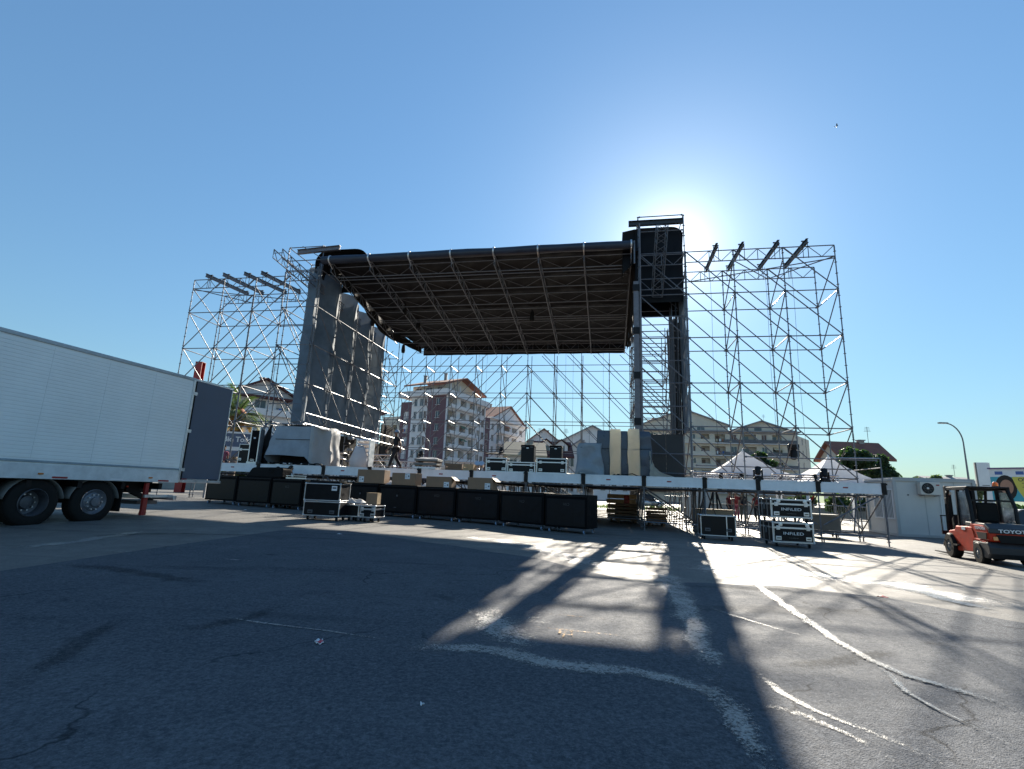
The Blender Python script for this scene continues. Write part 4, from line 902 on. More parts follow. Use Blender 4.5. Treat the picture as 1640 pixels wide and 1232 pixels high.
mb = MB(); mb.grid(lambda u, v: Vector(((-1.0 + 2.03 * u) * wT * .36 * (1.0 if v < .99 else 1), -.62 + 1.52 * v, 1.79 + .05 * noise.noise((u * 5, v * 5, 1)) + .07 * math.sin(u * 3.1) - .14 * max(0, u - .8) * 5 * (1 - v))), 20, 12)
ob('tarpaulin_top', mb, M_['tarp'], t, smooth=True, recalc=False)
mb = MB(); mb.grid(lambda u, v: (lambda p: Vector((p.x * 1.035 + .02, p.y * 1.05 - .02, p.z + .015)))(tarpfn(.185 + .36 * u, v)), 64, 28); ob('pale_sheet', mb, M_['tarp_l'], t, smooth=True, recalc=False)
mb = MB(); mb.path([(lambda p: Vector((p.x * 1.02, p.y * 1.02 - .015, 1.18)))(tarpfn(k / 40, .36)) for k in range(1, 16)], .012, 5); ob('tie_cord', mb, M_['rubber'], t)
# film wrapped gear
t = thing('wrapped_load', 'tall load of dark panels wrapped in bands of pale plastic film on the deck', 'wrapped load', L(-.55, 1.2, DZ), -PHI)
def bulge(x0, x1, h, d, m, name, r=.10, y0=0, lean=0, nw=.05, seed=0, flare=0):
    def fn(u, v):
        k = u * 4; i = min(3, int(k)); f = k - i; cs = [(x0, y0), (x1, y0), (x1, y0 + d), (x0, y0 + d), (x0, y0)]
        x = cs[i][0] + (cs[i + 1][0] - cs[i][0]) * f; y = cs[i][1] + (cs[i + 1][1] - cs[i][1]) * f
        cx_, cy = (x0 + x1) / 2, y0 + d / 2
        s_ = 1 + .07 * math.sin(v * 3.14) + flare * (1 - v) ** 2
        z = h * v; tp = 1 - (.25 * r / max(.1, x1 - x0)) * max(0, (v - .9) * 10)
        return Vector((cx_ + (x - cx_) * s_ * tp + lean * v * v + nw * noise.noise((x * 2 + seed, z * 1.6, y)), cy + (y - cy) * s_ * tp + nw * noise.noise((x * 3, z * 2, y + seed)), z))
    mb = MB(); mb.grid(fn, 40, 22)
    mb.grid(lambda u, v: (lambda p, c: c.lerp(p, v) + Vector((0, 0, .04 * (1 - v))))(fn(u, 1), Vector(((x0 + x1) / 2 + lean, y0 + d / 2, h))), 40, 3)
    return ob(name, mb, m, t, smooth='all', recalc=False)
M_['wrapdark'] = mat('dark_wrapped_panel', (.065, .08, .11), .34, 0, .2, 3, .25, 6)
X = lambda px: st(px, 725, 1.2).x + .55
bulge(X(931), X(960), 1.22, .7, M_['wrapdark'], 'small_bundle', y0=-.1, seed=1)
bulge(X(927), X(963), 1.30, .85, translucent('hazy_film', (.34, .39, .44), .25, (.6, .6, .6), .3), 'film_sheet', y0=-.17, seed=1, nw=.14, flare=.25).modifiers.new('c', 'SOLIDIFY').thickness = .004
bulge(X(956), X(977.5), 1.86, .9, M_['wrapdark'], 'dark_panel', seed=3, nw=.03)
bulge(X(977), X(994), 1.90, 1.06, M_['film'], 'film_band', y0=-.10, seed=4, nw=.03)
bulge(X(993.5), X(1005.5), 1.84, .92, M_['wrapdark'], 'dark_panel', y0=-.03, seed=5, nw=.05)
bulge(X(1006), X(1024), 1.92, 1.10, M_['film'], 'film_band', y0=-.13, seed=6, nw=.03)
bulge(X(1023.5), X(1043), 1.84, .9, M_['wrapdark'], 'dark_panel', y0=-.06, seed=7, nw=.06, r=.5)
mb = MB(); mb.grid(lambda u, v: Vector((X(1040) + u * (.22 + .70 * v * v) + .05 * noise.noise((u * 4, v * 5, 0)), -.12 + .8 * u * (1 - v) - .1 * v + .07 * noise.noise((u * 5, v * 3, 2)), 1.02 * (1 - v) * (1 - .55 * u) + .02 + .02 * math.sin(u * 20))), 16, 18); ob('film_skirt', mb, M_['film'], t, smooth='all', recalc=False)
mb = MB(); mb.grid(lambda u, v: Vector((X(905) + u * 1.1, -.35 + .5 * v + .05 * math.sin(u * 9), .03 + .12 * u * u + .03 * math.sin(u * 13 + v * 6))), 20, 6); ob('film_tail', mb, M_['film'], t, smooth='all', recalc=False)
ob('cord', MB().path([(X(930), -.2, 1.13), (X(958), -.12, 1.10), (X(982), -.10, 1.10), (X(1008), -.12, 1.09), (X(1043), -.13, 1.12)], .009, 5), M_['rubber'], t)
ob('cable', MB().path([(X(1010), -.14, .55), (X(1011), -.14, 1.0), (X(1013), -.14, 1.08), (X(1024), -.14, 1.08)], .010, 5), M_['rubber'], t)
for px in (958, 983, 990, 1010): ob('foot', MB().box((X(px), -.05, .05), (.10, .12, .10)), M_['blkmetal'], t)
ob('base_cable', MB().path([(X(985), -.3, .04), (X(1000), -.34, .06), (X(1012), -.3, .12), (X(1020), -.36, .03), (X(1028), -.3, .02)], .02, 5), M_['rubber'], t)
# black panels at the foot of the tower
a = st(1040, 760, 2.3); b = st(1097, 760, 2.3); t = thing('black_panel_wall', 'dark flat panels standing at the foot of the tall right tower', 'panel wall', L((a.x + b.x) / 2, 2.5, DZ), -PHI)
w_ = (b.x - a.x) / 2; zt = st(1070, 695, 2.3).z - DZ
for k in (-.5, .5): ob('panel_board', MB().box((k * w_, 0, zt / 2), (w_ - .01, .06, zt)), mat('charcoal_panel', (.022, .024, .028), .55, 0, .25, 1.5), t, bevel=.006)
for k in (-1, 0, 1): ob('panel_foot', MB().box((k * w_ * .95, -.25, .03), (.05, .6, .05)), M_['blkmetal'], t)
# gear at the far left of the deck
q = dk(393, 738, .9); t = flight_case('flight_case', 'black flight case standing at the far left of the deck behind the trailer door', q + SY * .3, -PHI, .85, .6, .92, gf, wheels=False, edge=.03)
q = dk(407, 738, 1.0); t = thing('lighting_rack', 'tall narrow pale frame with a black unit, beside the covered machine', 'rack', q, -PHI)
for x in (-.22, .22): ob('upright', MB().box((x, 0, .85), (.05, .3, 1.7)), M_['alu'], t)
ob('unit', MB().box((0, 0, .9), (.38, .32, 1.3)), M_['boxblack'], t, bevel=.02); ob('base', MB().box((0, 0, .06), (.5, .4, .12)), M_['alu'], t); ob('socket', MB().box((0, -.17, 1.2), (.1, .02, .06)), M_['white'], t)
mb = MB(); mb.grid(lambda u, v: Vector((-.45 + .9 * u, .1 * math.sin(u * 5), 1.9 * (1 - v) * (.35 + .65 * u) + .02)), 10, 10); o = ob('black_cloth', mb, M_['blackcloth'], loc=dk(417, 738, 1.3), rz=-PHI, smooth='all', recalc=False); tag(o, 'black cloth hanging between the narrow frame and the covered machine', 'cloth'); o.modifiers.new('c', 'SOLIDIFY').thickness = .01
# ================================================================ people
def skin_obj(name, nodes, edges, m, parent, sub=1, root=0):
    me = bpy.data.meshes.new(name); ks = list(nodes); ix = {k: i for i, k in enumerate(ks)}
    me.from_pydata([nodes[k][0] for k in ks], [(ix[a], ix[b]) for a, b in edges], []); me.materials.append(m)
    o = bpy.data.objects.new(name, me); COL.objects.link(o); o.parent = parent
    md = o.modifiers.new('skin', 'SKIN'); md.use_smooth_shade = True
    if not me.skin_vertices: me.attributes.new('x', 'FLOAT', 'POINT')
    sv = me.skin_vertices[0].data
    for k in ks:
        r = nodes[k][1]; sv[ix[k]].radius = (r, r) if not isinstance(r, tuple) else r
    sv[ix[ks[root]]].use_root = True
    o.modifiers.new('sub', 'SUBSURF').levels = sub; o.modifiers['sub'].render_levels = sub
    return o
def person(label, loc, rz, shirt, trousers, pose='stand', hair='short', shoes='rubber', sc=1.0, group=None, skin='skin', bare=True, extra=None):
    t = thing('person', label, 'person', loc, rz, group); t.scale = (sc, sc, sc)
    sw = {'stand': 0, 'walk': .26, 'step': .12, 'sit': 0}[pose]; dz = .80 if pose == 'sit' else 0
    n = {'pelvis': ((0, 0, .95), (.15, .11)), 'waist': ((0, .01, 1.10), (.135, .10)), 'chest': ((0, .02, 1.30), (.165, .115)), 'shl': ((0, .02, 1.43), (.12, .08)), 'neck': ((0, .0, 1.52), .052), 'jaw': ((0, -.025, 1.585), (.058, .066)), 'brow': ((0, -.01, 1.66), (.072, .088)), 'crown': ((0, .0, 1.735), (.055, .068)), 'nose': ((0, -.105, 1.625), .014)}
    e = [('pelvis', 'waist'), ('waist', 'chest'), ('chest', 'shl'), ('shl', 'neck'), ('neck', 'jaw'), ('jaw', 'brow'), ('brow', 'crown'), ('brow', 'nose')]
    for s_, sd in ((-1, 'l'), (1, 'r')):
        f = s_ * sw
        n['hip' + sd] = ((s_ * .09, 0, .90), .095); n['knee' + sd] = ((s_ * .105, -f * .5 - .03, .49), .062); n['ank' + sd] = ((s_ * .11, -f + (.10 if f < 0 else 0), .09 + (.05 if f < -.1 else 0)), .042); n['toe' + sd] = ((s_ * .125, -f - .15 + (.10 if f < 0 else 0), .035), .036)
        e += [('pelvis', 'hip' + sd), ('hip' + sd, 'knee' + sd), ('knee' + sd, 'ank' + sd), ('ank' + sd, 'toe' + sd)]
        n['sh' + sd] = ((s_ * .185, .02, 1.42), .058); n['el' + sd] = ((s_ * .235, .05 + f * .45, 1.14), .042); n['wr' + sd] = ((s_ * .245, -.06 + f * .9, .91), .029); n['palm' + sd] = ((s_ * .24, -.08 + f, .84), (.024, .036))
        e += [('shl', 'sh' + sd), ('sh' + sd, 'el' + sd), ('el' + sd, 'wr' + sd), ('wr' + sd, 'palm' + sd)]
        n['ear' + sd] = ((s_ * .082, .005, 1.635), .014); e.append(('brow', 'ear' + sd))
        for k, (dy, ln) in enumerate(((-.030, .062), (-.010, .074), (.010, .070), (.028, .055))):
            n[f'f{k}a{sd}'] = ((s_ * .24, -.085 + f + dy, .80), .009); n[f'f{k}b{sd}'] = ((s_ * .228, -.09 + f + dy, .80 - ln * .6), .0085); n[f'f{k}c{sd}'] = ((s_ * .210, -.095 + f + dy, .80 - ln), .0075)
            e += [('palm' + sd, f'f{k}a{sd}'), (f'f{k}a{sd}', f'f{k}b{sd}'), (f'f{k}b{sd}', f'f{k}c{sd}')]
        n['th' + sd] = ((s_ * .225, -.125 + f, .845), .010); n['tt' + sd] = ((s_ * .218, -.145 + f, .80), .0085); e += [('palm' + sd, 'th' + sd), ('th' + sd, 'tt' + sd)]
    if dz:
        n = {k: ((v[0][0], v[0][1] - (.10 if k[0] in 'fptw' and k[:2] != 'pe' and k[:2] != 'wa' else 0), v[0][2] - dz), v[1]) for k, v in n.items()}
        for s_, sd in ((-1, 'l'), (1, 'r')): n['knee' + sd] = ((s_ * .11, -.42, .16), .062); n['ank' + sd] = ((s_ * .11, -.82, .07), .042); n['toe' + sd] = ((s_ * .12, -.88, .18), .036)
    skin_obj('body', n, e, M_[skin], t, 1)
    up = lambda r, d: (r[0] + d, r[1] + d) if isinstance(r, tuple) else r + d
    ks = ['pelvis', 'waist', 'chest', 'shl', 'shl' ]; q = {k: (n[k][0], up(n[k][1], .016)) for k in ('pelvis', 'waist', 'chest', 'shl')}; ee = [('pelvis', 'waist'), ('waist', 'chest'), ('chest', 'shl')]
    for sd in 'lr':
        q['sh' + sd] = (n['sh' + sd][0], n['sh' + sd][1] + .016); a, b = Vector(n['sh' + sd][0]), Vector(n['el' + sd][0]); q['sl' + sd] = (tuple(a.lerp(b, .65 if bare else 1)), .056); ee += [('shl', 'sh' + sd), ('sh' + sd, 'sl' + sd)]
        if not bare: q['cu' + sd] = (tuple(Vector(n['el' + sd][0]).lerp(Vector(n['wr' + sd][0]), .9)), .040); ee.append(('sl' + sd, 'cu' + sd))
    skin_obj('shirt', q, ee, M_[shirt], t)
    q = {'pelvis': ((0, 0, .97 - dz), (.158, .122))}; ee = []
    for sd in 'lr':
        for k, d in (('hip', .014), ('knee', .018), ('ank', .022)): q[k + sd] = (n[k + sd][0], n[k + sd][1] + d)
        ee += [('pelvis', 'hip' + sd), ('hip' + sd, 'knee' + sd), ('knee' + sd, 'ank' + sd)]
    skin_obj('trousers', q, ee, M_[trousers], t)
    for sd in 'lr':
        a, b = Vector(n['ank' + sd][0]), Vector(n['toe' + sd][0]); a = a + Vector((0, .04, -.05)); a.z = max(a.z, min(b.z + .005, .06))
        skin_obj('shoe', {'a': (tuple(a), .045), 'b': (tuple((a + b) / 2 + Vector((0, 0, .01))), .046), 'c': (tuple(b), .038)}, [('a', 'b'), ('b', 'c')], M_[shoes], t)
    for x in (-.03, .03): ob('eye', MB().ball((x, -.088, 1.655 - dz), .012, 8), M_['ink'], t, smooth='all')
    ob('mouth', MB().box((0, -.089, 1.585 - dz), (.045, .012, .008)), mat('lip', (.25, .08, .06), .5) if 'lip' not in M_ else M_['lip'], t)
    mb = MB(); mb.grid(lambda u, v: Vector((.094 * math.cos(u * 6.283) * math.sin(v * 1.75), .005 + .104 * math.sin(u * 6.283) * math.sin(v * 1.75) + .012, 1.675 - dz + .098 * math.cos(v * 1.75) + (.03 if math.sin(u * 6.283) < -.3 else -.015) * v)), 20, 8); ob('hair', mb, M_['hair'], t, smooth='all', recalc=False)
    return t
M_['lip'] = mat('lip', (.25, .08, .06), .5)
M_['blackshirt'] = mat('black_cotton', (.014, .013, .016), .9, 0, .2, 8, .3, 40); M_['maroon'] = mat('maroon_cotton', (.16, .016, .02), .9, 0, .2, 8, .3, 40); M_['redshirt'] = mat('red_cotton', (.26, .03, .03), .9, 0, .2, 8, .3, 40)
M_['whiteshirt'] = mat('white_cotton', (.7, .71, .73), .9, 0, .06, 8); M_['navy'] = mat('navy_cotton', (.02, .022, .03), .9, 0, .2, 8); M_['khaki'] = mat('khaki_cotton', (.14, .13, .10), .9, 0, .2, 8); M_['pink'] = mat('pink_cotton', (.45, .12, .16), .9, 0, .2, 8)
q = st(631, 746, 1.3); person('man in black with a pale blue cap, walking left across the stage deck', L(q.x, 1.3, DZ), R(-62), 'blackshirt', 'blackshirt', 'walk', skin='skin_d', sc=.97)
t = [o for o in bpy.data.objects if o.get('category') == 'person'][-1]
mb = MB(); mb.lathe(((.105, 0), (.108, .04), (.09, .09), (.05, .115), (.01, .12)), (0, .01, 1.68), 14); mb.box((0, -.13, 1.69), (.13, .10, .012)); ob('cap', mb, mat('blue_cap', (.22, .30, .42), .8), t, smooth=True)
def gperson(px, py, label, *a, **k):
    q = gp(px, py); return person(label, (q.x, q.y, q.z), *a, **k)
gpl = 'people standing behind the right end of the stage'
def far_person(px, py, D, label, *a, **k):
    q = ay(px, py, D); return person(label, (q.x, q.y, g(q.x, q.y)), *a, **k)
far_person(1170, 831, 31, 'person in a dark red shirt with arms lowered, leftmost of the group behind the stage', R(30), 'maroon', 'navy', 'stand', group=gpl)
t = far_person(1191, 829, 31.5, 'person in a red shirt and khaki trousers with a dark backpack', R(160), 'redshirt', 'khaki', 'step', group=gpl)
ob('backpack', MB().box((0, .20, 1.28), (.32, .18, .45)), M_['navy'], t, bevel=.05)
far_person(1180, 829, 32.5, 'person in pink red trousers, half hidden beside the one with the backpack', R(10), 'redshirt', 'pink', 'stand', group=gpl)
far_person(1213, 829, 32, 'person in dark red shirt and dark trousers, rightmost of the group', R(-40), 'maroon', 'navy', 'step', group=gpl)
q = L(st(465, 760, -.55).x, -.55, 0); person('dark haired man in a white shirt behind the left rolling boxes', (q.x, q.y, g(q.x, q.y)), R(140), 'whiteshirt', 'navy', 'stand', sc=.97)
q = L(st(447, 765, -.15).x, -.3, 0); person('bare armed man in black standing behind the left rolling boxes', (q.x, q.y, g(q.x, q.y)), R(60), 'blackshirt', 'navy', 'stand', skin='skin_d', sc=.93)
q = dk(356, 740, 2.4); person('person in a pink shirt sitting at the far left of the deck behind the trailer', L(st(356, 740, 2.4).x, 2.4, DZ - .02), R(40), 'pink', 'navy', 'sit')
# black trestle behind the stage
q = ay(1146, 822, 30); t = thing('black_trestle', 'black folding trestle standing behind the right part of the stage', 'trestle', (q.x, q.y, g(q.x, q.y)), R(20))
for x in (-1, 1): ob('leg', MB().tube((x * .45, -.3, 0), (x * .12, 0, 1.7), .05, 7), M_['blkmetal'], t); ob('leg', MB().tube((x * .45, .3, 0), (x * .12, 0, 1.7), .05, 7), M_['blkmetal'], t)
ob('top_bar', MB().box((0, 0, 1.7), (1.4, .1, .08)), M_['blkmetal'], t)
# ================================================================ trailer
AZT = R(14.5); TU = Vector((math.sin(AZT), math.cos(AZT), 0)); TN = Vector((math.cos(AZT), -math.sin(AZT), 0))
TZ = .08
t = thing('box_trailer', 'long white ribbed box trailer with its rear door swung open, at the left', 'trailer', TN * -12.7 + TU * 9.0 + Vector((0, 0, TZ)), math.pi / 2 - AZT)
# local: x forward towards the rear doors (away from the camera), y = left (-y faces the lot); rear end at x = 2.85
XR, ZB, ZT, WD = 2.85, 1.04, 4.04, 2.5
mb = MB(); mb.box(((XR - 13) / 2, WD / 2, (ZB + ZT) / 2), (XR + 13, WD, ZT - ZB)); 
M_['trailer'] = mat('trailer_panel', (.84, .88, .88), .45, .0, .07, .6)
o = ob('box_body', mb, M_['trailer'], t, bevel=.02)
rb = MB(); n = 30
for k in range(n):
    z = ZB + .42 + k * (ZT - .12 - ZB - .42) / n; rb.box(((XR - 13) / 2, -.004, z + .042), (XR + 12.9, .014, .074))
ob('ribbed_side', rb, M_['trailer'], t, bevel=.005)
ob('top_rail', MB().box(((XR - 13) / 2, .02, ZT - .03), (XR + 13, .10, .09)), mat('rail_grey', (.36, .40, .44), .4, .4), t, bevel=.012)
ob('lower_rail', MB().box(((XR - 13) / 2, -.012, ZB + .36), (XR + 12.95, .03, .05)), mat('rail_blue', (.26, .33, .38), .45, .3), t, bevel=.006)
ob('sill', MB().box(((XR - 13) / 2, -.008, ZB + .15), (XR + 12.95, .03, .32)), mat('sill_white', (.62, .65, .66), .4), t, bevel=.006)
ob('corner_post', MB().box((XR - .03, -.016, (ZB + ZT) / 2), (.07, .04, ZT - ZB - .1)), M_['alu'], t, bevel=.008)
# open rear door, folded out in line with the side
d = ob('rear_door', MB().box((XR + .74, .03, (ZB + ZT) / 2 + .04), (1.36, .05, ZT - ZB - .14)), mat('door_inside', (.075, .095, .14), .5, 0, .12, 1.2), t, bevel=.015)
d['label'] = 'dark blue grey rear door swung out in line with the side'
fr = MB(); fr.box((XR + .74, .03, ZT - .02), (1.44, .07, .06)); fr.box((XR + .74, .0, ZB + .04), (1.36, .16, .08)); fr.box((XR + 1.44, .03, (ZB + ZT) / 2), (.03, .06, ZT - ZB - .1)); ob('door_edge', fr, M_['alu'], d, bevel=.005)
for z in (1.4, 2.5, 3.6): ob('hinge', MB().box((XR + .02, -.03, z), (.14, .05, .09)), M_['alu'], d)
ob('seal', MB().box((XR + .05, .0, (ZB + ZT) / 2), (.03, .05, ZT - ZB - .15)), M_['rubber'], d)
for k in range(9): ob('panel_seam', MB().box((XR - 1.25 - k * 1.25, -.013, (ZB + .42 + ZT - .12) / 2), (.014, .008, ZT - ZB - .56)), M_['trailer'], t)
for k in range(4): ob('marker_lamp', MB().box((XR - .9 - k * 2.6, -.03, ZB + .10), (.10, .025, .035)), mat('marker_amber', (.5, .16, .02), .35) if 'mk' not in M_ else M_['mk'], t)
for k in range(5): ob('reflector_tape', MB().box((XR - .5 - k * 1.3, -.026, ZB + .03), (.32, .004, .04)), M_['white'] if k % 2 else M_['red'], t)
# chassis
ob('chassis_rail', MB().box(((XR - 13) / 2, .75, .88), (XR + 12.6, .14, .30)), M_['blkmetal'], t); ob('chassis_rail', MB().box(((XR - 13) / 2, 1.75, .88), (XR + 12.6, .14, .30)), M_['blkmetal'], t)
for k in range(9): ob('cross_member', MB().box((-6 + k * 1.05, 1.25, .92), (.1, 2.3, .16)), M_['blkmetal'], t)
ob('rear_bumper', MB().box((XR - .25, .9, .62), (.10, 2.3, .12)), M_['alu'], t, bevel=.01); ob('bumper_side', MB().box((XR - .55, -.0, .66), (.85, .06, .07)), M_['alu'], t)
ob('tail_lift', MB().box((XR - .5, 1.2, .48), (.6, 1.6, .10)), M_['steel_d'], t)
for y in (.5, 1.9): ob('lift_arm', MB().bar((XR - 1.1, y, .85), (XR - .3, y, .5), .1, .12), M_['blkmetal'], t)
def wheel(x, y, label=None, deep=True):
    r = .52
    w = ob('wheel', MB().lathe(((.30, .16), (.36, .17), (.47, .165), (.505, .14), (.52, .10), (.52, -.10), (.505, -.14), (.47, -.165), (.36, -.17), (.30, -.16)), (x, y + .17, r), 32, (0, -1, 0), (0, 0)), M_['rubber'], t, smooth=True)
    tr = MB()
    for k in range(44): a = k / 44 * 6.283; tr.box((x + .515 * math.cos(a), y + .17, r + .515 * math.sin(a)), (.02, .22, .045), M=Matrix.Rotation(-a, 3, 'Y'))
    ob('tread', tr, M_['rubber'], w)
    pr = ((.30, .165), (.285, .178), (.272, .15), (.258, -.08), (.15, -.11), (.13, -.03), (.06, -.01), (.02, -.01)) if deep else ((.30, .165), (.285, .175), (.27, .15), (.22, .12), (.15, .16), (.11, .17), (.10, .22), (.02, .225))
    ob('rim', MB().lathe(pr, (x, y + .17, r), 28, (0, -1, 0), (0, 1)), M_['steel_d'] if deep else M_['steel'], w, smooth=True)
    for k in range(10):
        a = k / 10 * 6.283; ob('wheel_nut', MB().tube((x + .175 * math.cos(a), y + .30 - (0 if deep else .25), r + .175 * math.sin(a)), (x + .175 * math.cos(a), y + .22 - (0 if deep else .25), r + .175 * math.sin(a)), .018, 6), M_['alu'], w)
    fd = MB(); fd.grid(lambda u, v: Vector((x + .60 * math.cos(R(8) + u * R(164)), y + .40 * v, r + .56 * math.sin(R(8) + u * R(164)))), 20, 2); f = ob('mudguard', fd, M_['greyplastic'], t, smooth='all'); f.modifiers.new('c', 'SOLIDIFY').thickness = .015
wheel(-.58, .10); wheel(.72, .12, deep=False); wheel(-1.88, .10)
for x in (-.58, .72): 
    w = ob('wheel', MB().lathe(((.30, .16), (.47, .165), (.52, .10), (.52, -.10), (.47, -.165), (.30, -.16)), (x, 2.25, .52), 28, (0, -1, 0)), M_['rubber'], t, smooth=True); ob('axle', MB().tube((x, .3, .52), (x, 2.2, .52), .07, 8), M_['blkmetal'], t)
ob('mud_flap', MB().box((1.36, .3, .55), (.02, .42, .55)), M_['rubber'], t)
for x in (-4, -2.9): ob('side_guard', MB().box((x - 1.2, .06, .72), (2.2, .04, .12)), M_['alu'], t)
rp = ob('support_leg', MB().box((1.99, .10, .58), (.10, .08, .84)), M_['red'], t, bevel=.008); rp['label'] = 'red support leg hanging behind the rear wheel'
ob('leg_wing', MB().prism([(-.06, 0), (.08, 0), (.05, .62)], ((2.12, .2, .16), (1, 0, 0), (0, 0, 1)), (0, .1, 0)), M_['red'], rp)
ob('side_lamp', MB().box((1.42, .05, .9), (.04, .03, .03)), M_['orange'], t)
# red column behind the trailer
q = ay(317, 610, 45)
t = thing('steel_column', 'red steel column rising behind the roof of the white trailer', 'column', (q.x, q.y, g(q.x, q.y)), 0)
zt = ay(319, 581, 45).z - g(q.x, q.y)
mb = MB(); mb.box((0, 0, zt / 2), (.06, .5, zt)); mb.box((0, .27, zt / 2), (.6, .05, zt)); mb.box((0, -.27, zt / 2), (.6, .05, zt)); ob('shaft', mb, M_['red'], t); ob('foot_plate', MB().box((0, 0, .02), (.6, .6, .04)), M_['red'], t); ob('cap', MB().box((0, 0, zt + .015), (.64, .64, .03)), M_['red'], t)
# ================================================================ forklift
HF = R(22); fd_ = Vector((math.sin(HF), math.cos(HF), 0)); fr_ = Vector((math.cos(HF), -math.sin(HF), 0))
q = gp(1499, 887); FL = q + fr_ * .55 - fd_ * 1.15
t = thing('forklift', 'orange and black forklift with a glazed cab, parked by the white cabin', 'forklift', (FL.x, FL.y, g(FL.x, FL.y)), -HF); t.scale = (.90, .90, .90)
# local: y forward, x right, front axle at y=0
M_['flgrey'] = mat('counterweight_grey', (.035, .036, .04), .5, .1, .2, 3)
def wheel2(x, y, r, w):
    k = ob('wheel', MB().lathe(((r * .5, w / 2), (r * .9, w / 2), (r, w * .36), (r, -w * .36), (r * .9, -w / 2), (r * .5, -w / 2)), (x, y, r), 24, (1, 0, 0), (0, 0)), M_['rubber'], t, smooth=True)
    ob('rim', MB().lathe(((r * .55, w * .5), (r * .5, w * .4), (r * .2, w * .42), (r * .15, w * .52), (.01, w * .52)), (x, y, r), 16, (-1 if x < 0 else 1, 0, 0), (0, 1)), M_['greyplastic'], k, smooth=True)
for x in (-.52, .52): wheel2(x, 0, .37, .26); wheel2(x * .95, -1.75, .30, .2)
body = MB()
body.prism([(.42, .30), (.42, .52), (.10, .82), (-.30, .86), (-.42, .98), (-1.5, 1.0), (-1.62, .72), (-2.25, .66), (-2.3, .45), (-2.05, .42), (-1.98, .62), (-1.52, .62), (-1.42, .30), (-.36, .25), (-.36, .5), (.3, .5)], ((-.56, 0, 0), (0, 1, 0), (0, 0, 1)), (1.12, 0, 0))
ob('body', body, M_['orange'], t, bevel=.03)
cw = MB(); cw.prism([(-1.40, .28), (-1.45, .62), (-2.36, .64), (-2.46, .5), (-2.44, .34), (-2.25, .2), (-1.5, .2)], ((-.57, 0, 0), (0, 1, 0), (0, 0, 1)), (1.14, 0, 0)); k = ob('counterweight', cw, M_['flgrey'], t, bevel=.04)
hd = MB(); hd.prism([(-1.3, .98), (-1.4, 1.12), (-2.2, 1.10), (-2.42, .98), (-2.44, .66), (-1.5, .66)], ((-.55, 0, 0), (0, 1, 0), (0, 0, 1)), (1.10, 0, 0)); hk = ob('hood', hd, M_['orange'], t, bevel=.05)
ob('hood_top', MB().prism([(-1.05, 1.0), (-1.05, 1.13), (-2.22, 1.12), (-2.46, 1.0), (-2.47, .88), (-2.43, .87), (-2.2, .97)], ((-.54, 0, 0), (0, 1, 0), (0, 0, 1)), (1.08, 0, 0)), M_['flgrey'], hk, bevel=.02)
ob('grille', MB().prism([(-.40, .84), (.40, .84), (.32, .64), (-.32, .64)], ((0, -2.45, 0), (1, 0, 0), (0, 0, 1)), (0, -.02, 0)), M_['rubber'], hk)
sl = ob('side_vent', MB().prism([(-1.75, .88), (-2.35, .88), (-2.30, .70), (-1.85, .70)], ((-.552, 0, 0), (0, 1, 0), (0, 0, 1)), (-.012, 0, 0)), M_['rubber'], hk)
ob('lettering', text_mb('TOYOTA', .125, face_M((0, -2.478, .935), (1, 0, 0), (0, 0, 1)) @ Matrix.Diagonal((1.35, 1, 1, 1)), .003, bold=.003), M_['white'], hk, recalc=False)
ob('lettering', text_mb('TOYOTA', .11, face_M((-.548, -1.98, .985), (0, -1, 0), (0, 0, 1)) @ Matrix.Diagonal((1.35, 1, 1, 1)), .008, bold=.003), M_['white'], hk, recalc=False)
ob('white_plate', MB().box((-.562, -.95, .93), (.01, .24, .09)), M_['white'], t)
ob('step', MB().box((-.60, -.42, .42), (.10, .4, .04)), M_['blkmetal'], t)
for x in (-.42, .42): ob('tail_lamp', MB().box((x, -2.46, .74), (.10, .02, .10)), mat('lamp_amber', (.8, .35, .12), .3), t, bevel=.01)
# mast and forks
for x in (-.34, .34):
    ob('mast_rail', MB().box((x, .62, 1.15), (.09, .16, 2.1)), M_['blkmetal'], t, bevel=.01); ob('inner_rail', MB().box((x * .75, .66, 1.12), (.07, .12, 1.98)), M_['blkmetal'], t)
for z in (.35, 1.25, 2.15): ob('mast_tie', MB().box((0, .6, z), (.75, .08, .10)), M_['blkmetal'], t)
ob('lift_cylinder', MB().tube((0, .6, .25), (0, .6, 1.95), .045, 10), M_['steel_d'], t, smooth=True); ob('hose', MB().path([(.1, .58, 2.1), (.12, .5, 1.7), (.1, .56, .7)], .018, 6), M_['rubber'], t)
for z in (.35, .72): ob('carriage_bar', MB().box((0, .78, z), (1.05, .05, .12)), M_['blkmetal'], t)
for x in (-.38, .38): ob('fork', MB().prism([(0, .75), (.045, .75), (.045, .09), (1.1, .07), (1.1, .04), (0, .04)], ((x - .055, .81, 0), (0, 1, 0), (0, 0, 1)), (.11, 0, 0)), M_['blkmetal'], t)
lb = MB()
for x in (-.50, -.25, 0, .25, .50): lb.bar((x, .80, .75), (x, .80, 1.25), .025, .03)
lb.bar((-.52, .80, 1.25), (.52, .80, 1.25), .035, .035); ob('load_backrest', lb, M_['blkmetal'], t)
